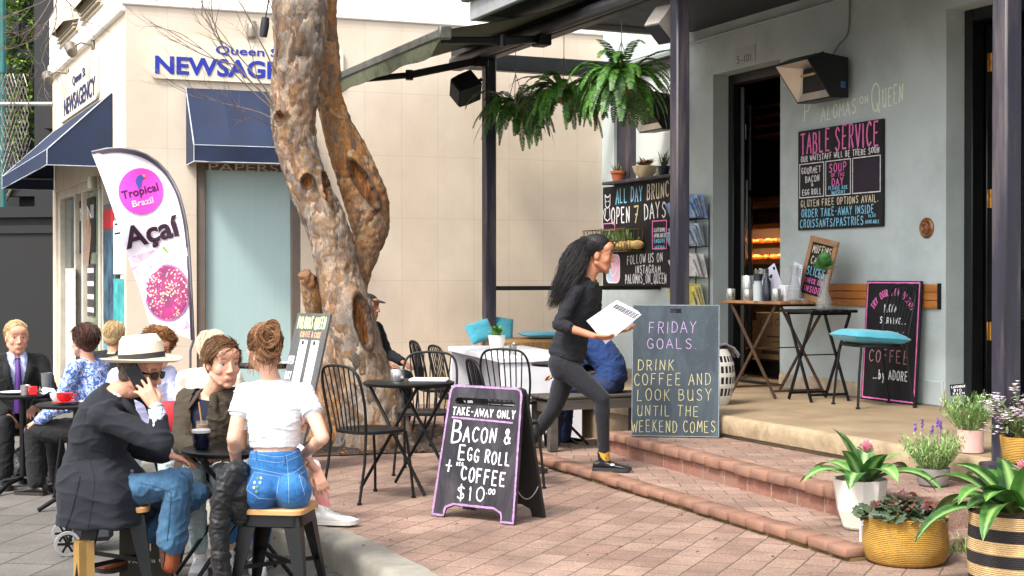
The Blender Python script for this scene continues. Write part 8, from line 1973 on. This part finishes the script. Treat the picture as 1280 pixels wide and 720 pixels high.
def bushy(lab,p,potprof,potm,r,h,z0,n,leafm,seed,flowers=None,lw=.0035):
 t=root('potted_plant',lab,'plant',p);b=MB(frame(p,0));b.lathe(potprof,28);b.build('pot',potm,t,smooth=40);b=MB();rng=random.Random(seed)
 for k in range(n):
  a=rng.uniform(0,6.28);rr=math.sqrt(rng.random());d=V(math.cos(a)*rr*r*1.1,math.sin(a)*rr*r*1.1,h*rng.uniform(.55,1.05));q=p+V(0,0,z0)+V(math.cos(a),math.sin(a),0)*rr*r*.5
  b.tube([q,q+d*.5,q+d],[.0016,.0012,.0006],3,cap=False)
  for j in range(9):s=q+d*(.25+.75*j/9);leaf_blade(b,s,(rng.uniform(-1,1),rng.uniform(-1,1),rng.uniform(.3,1.3)),0,rng.uniform(.022,.042),lw,.4,n=3)
 b.build('foliage',leafm,t)
 if flowers:
  b=MB()
  for (x,y,z) in flowers:
   q=p+V(x,y,z);b.tube([q-V(0,0,.12),q],.0016,3)
   for j in range(12):b.ball(q+V(rng.uniform(-.007,.007),rng.uniform(-.007,.007),-.016+.004*j),.006,6)
  b.build('flowers',M('purple_flower','6b4a8f',.7,var=.3,bmp=0),t)
 return t
p1=G(1213,566,ZV);bushy('lavender in a pale pink pot on the verandah edge',p1,[(.065,0),(.076,.008),(.078,.14),(.07,.14),(.07,.12),(0,.12)],M('pink_pot','d0a59c',.6,var=.06,bmp=.05),.12,.24,.12,150,LAV,5)
q=P(1198,487,p1.y-.05);t=root('price_sign','tiny black price sign on a stick in the lavender pot','sign',V(q.x+.02,q.y,p1.z+.14));b=MB();b.tube([V(q.x+.02,q.y,p1.z+.14),q],.003,5);b.build('stick',M('bamboo_stick','c9b489',.6,bmp=0),t);m=frame(q,R(-8))@Matrix.Rotation(R(-6),4,'Y');b=MB(m);b.box((-.048,-.004,-.034),(.048,.004,.034),.002);o=b.build('panel',BRD_D,t);b=MB(m);chalk(b,'LAVENDER',-.04,.04,.012,.012,.0025,-.0045,seed=3);chalk(b,'$10',-.03,.02,-.010,.014,.0025,-.0045,seed=4);chalk(b,'EACH',-.035,.035,-.028,.011,.0025,-.0045,seed=5);b.build('lettering',CH_W,o)
bushy('green lavender with purple heads in a grey concrete pot',G(1166,606,.238),[(.075,0),(.085,.01),(.10,.10),(.092,.10),(.085,.08),(0,.08)],M('concrete_pot','8d8a85',.85,var=.15,bmp=.3),.13,.22,.08,150,LAV,9,[(.02,-.03,.36),(-.10,0,.33),(-.05,.03,.35),(-.02,-.05,.32),(.05,.02,.34)])
p=C(3.25,-.42,0);p=P(1272,565,8.0);p.z=.238;t=root('plant_stand','dark timber stand under the flower basket at the right edge','stand',p);b=MB(frame(p,TC));b.box((-.16,-.14,.10),(.16,.14,.17),.008);b.build('top',post_m,t,smooth=40)
for x in (-.13,.13):
 for y in (-.11,.11):b=MB(frame(p,TC));b.tube([(x,y,0),(x,y,.10)],.014,8);b.build('leg',BLK,t)
p=p+V(.03,0,.172);t=root('flower_basket','yellow basket of white and pink flowers at the right edge','flowers',p);b=MB(frame(p,0));b.lathe([(.09,0),(.11,.015),(.125,.15),(.115,.15),(.10,.12),(0,.12)],28);b.build('basket',MATS.get('x') or woven('straw_weave','c89a45'),t,smooth=60);b=MB();f=MB();rng=random.Random(17)
for k in range(70):
 a=rng.uniform(0,6.28);rr=math.sqrt(rng.random());q=p+V(0,0,.14);e=q+V(math.cos(a)*rr*.22,math.sin(a)*rr*.2,rng.uniform(.06,.34)*(1.15-rr*.6));b.tube([q,q.lerp(e,.5)+V(0,0,.03),e],.0018,3)
 for j in range(4):leaf_blade(b,q.lerp(e,.3+.2*j),(rng.uniform(-1,1),rng.uniform(-1,1),rng.uniform(-.2,1)),0,.045,.008,.8,n=4)
 for j in range(7):
  c=e+V(rng.uniform(-.03,.03),rng.uniform(-.03,.03),rng.uniform(-.03,.03))
  for i in range(5):w_=i*1.2566;leaf_blade(f,c,(math.cos(w_),math.sin(w_),.5),0,.016,.006,.4,n=3)
b.build('stems',leafmat('stem_green','4a5f33','8a9a5c',.6,bmp=0),t);f.build('blossoms',leafmat('pale_blossom','cfb4c8','f6eef0',.7,bmp=0),t)
b=MB();rng=random.Random(5);c=G(1202,692,0)
for k in range(60):leaf_blade(b,c+V(rng.uniform(-.07,.07),rng.uniform(-.05,.1),0),(rng.uniform(-.6,.6),rng.uniform(-.6,.6),1),0,rng.uniform(.05,.13),.004,.8,n=4)
o=tag(b.build('grass_tuft',LAV),'tuft of green grass between the yellow and striped baskets','grass',None,c);o['kind']='stuff'
# far left: pole, wire mesh, tree beyond
b=MB();q=P(4,100,22.4);b.tube([V(q.x,q.y,ZR),V(q.x,q.y,8)],.045,12)
for z in (3.3,4.6):b.tube([V(q.x,q.y,z),V(q.x,q.y,z+.16)],.062,12)
tag(b.build('scaffold_pole',M('teal_paint','1d5f5c',.45,var=.2,bmp=.1),smooth=50),'teal painted scaffold pole at the left edge','pole',None,(q.x,q.y,ZR))
t=root('wire_mesh_fence','torn chain wire mesh above the hoarding at the far left','fence',P(10,250,20));b=MB();D=20.0
for k in range(-14,16):
 for s in (-1,1):
  pts=[]
  for j in range(9):
   x,y=16+k*4.4+s*j*5.0,92+j*16
   if -6<x<40-max(0,130-y)*.25:pts.append(P(x,y,D+.12*math.sin(x*.3+y*.05)))
  if len(pts)>1:b.tube(pts,.006,4,cap=False)
b.build('mesh',M('wire_grey','8a8780',.5,.5,bmp=0),t);b=MB();b.tube([P(-5,130,D),P(66,130,D)],.03,8);b.build('rail',M('rail_grey','9a9a96',.5,.4,bmp=0),t)
t=root('green_tree','sunlit green tree showing between the dark building and the pole','tree',V(-9.35,26.2,ZR));b=MB();b.tube([V(-9.35,26.2,ZR),V(-9.3,26.2,2.5),V(-9.4,26.2,5)],[.16,.12,.06],10)
rng=random.Random(8)
for k in range(9):a=rng.uniform(0,6.28);b.tube([V(-9.35,26.2,2.3+.25*k),V(-9.35+.6*math.cos(a),26.2+.4*math.sin(a),3.3+.32*k)],[.04,.012],6)
b.build('trunk',tw_m,t);b=MB()
for k in range(4200):
 a,e,r=rng.uniform(0,6.28),rng.uniform(-1.2,1.5),rng.random()**.4;c=V(-9.35+.95*r*math.cos(a)*math.cos(e),26.2+.6*r*math.sin(a)*math.cos(e),5.3+1.9*r*math.sin(e))
 if mnoise.noise(c*2.2)<-.10:continue
 leaf_blade(b,c,(rng.uniform(-1,1),rng.uniform(-1,1),rng.uniform(-.6,.6)),0,.11,.034,1.0,n=3)
b.build('crown',leafmat('sunny_leaf','3f6a1e','9dbb4a',.6,bmp=0),t)
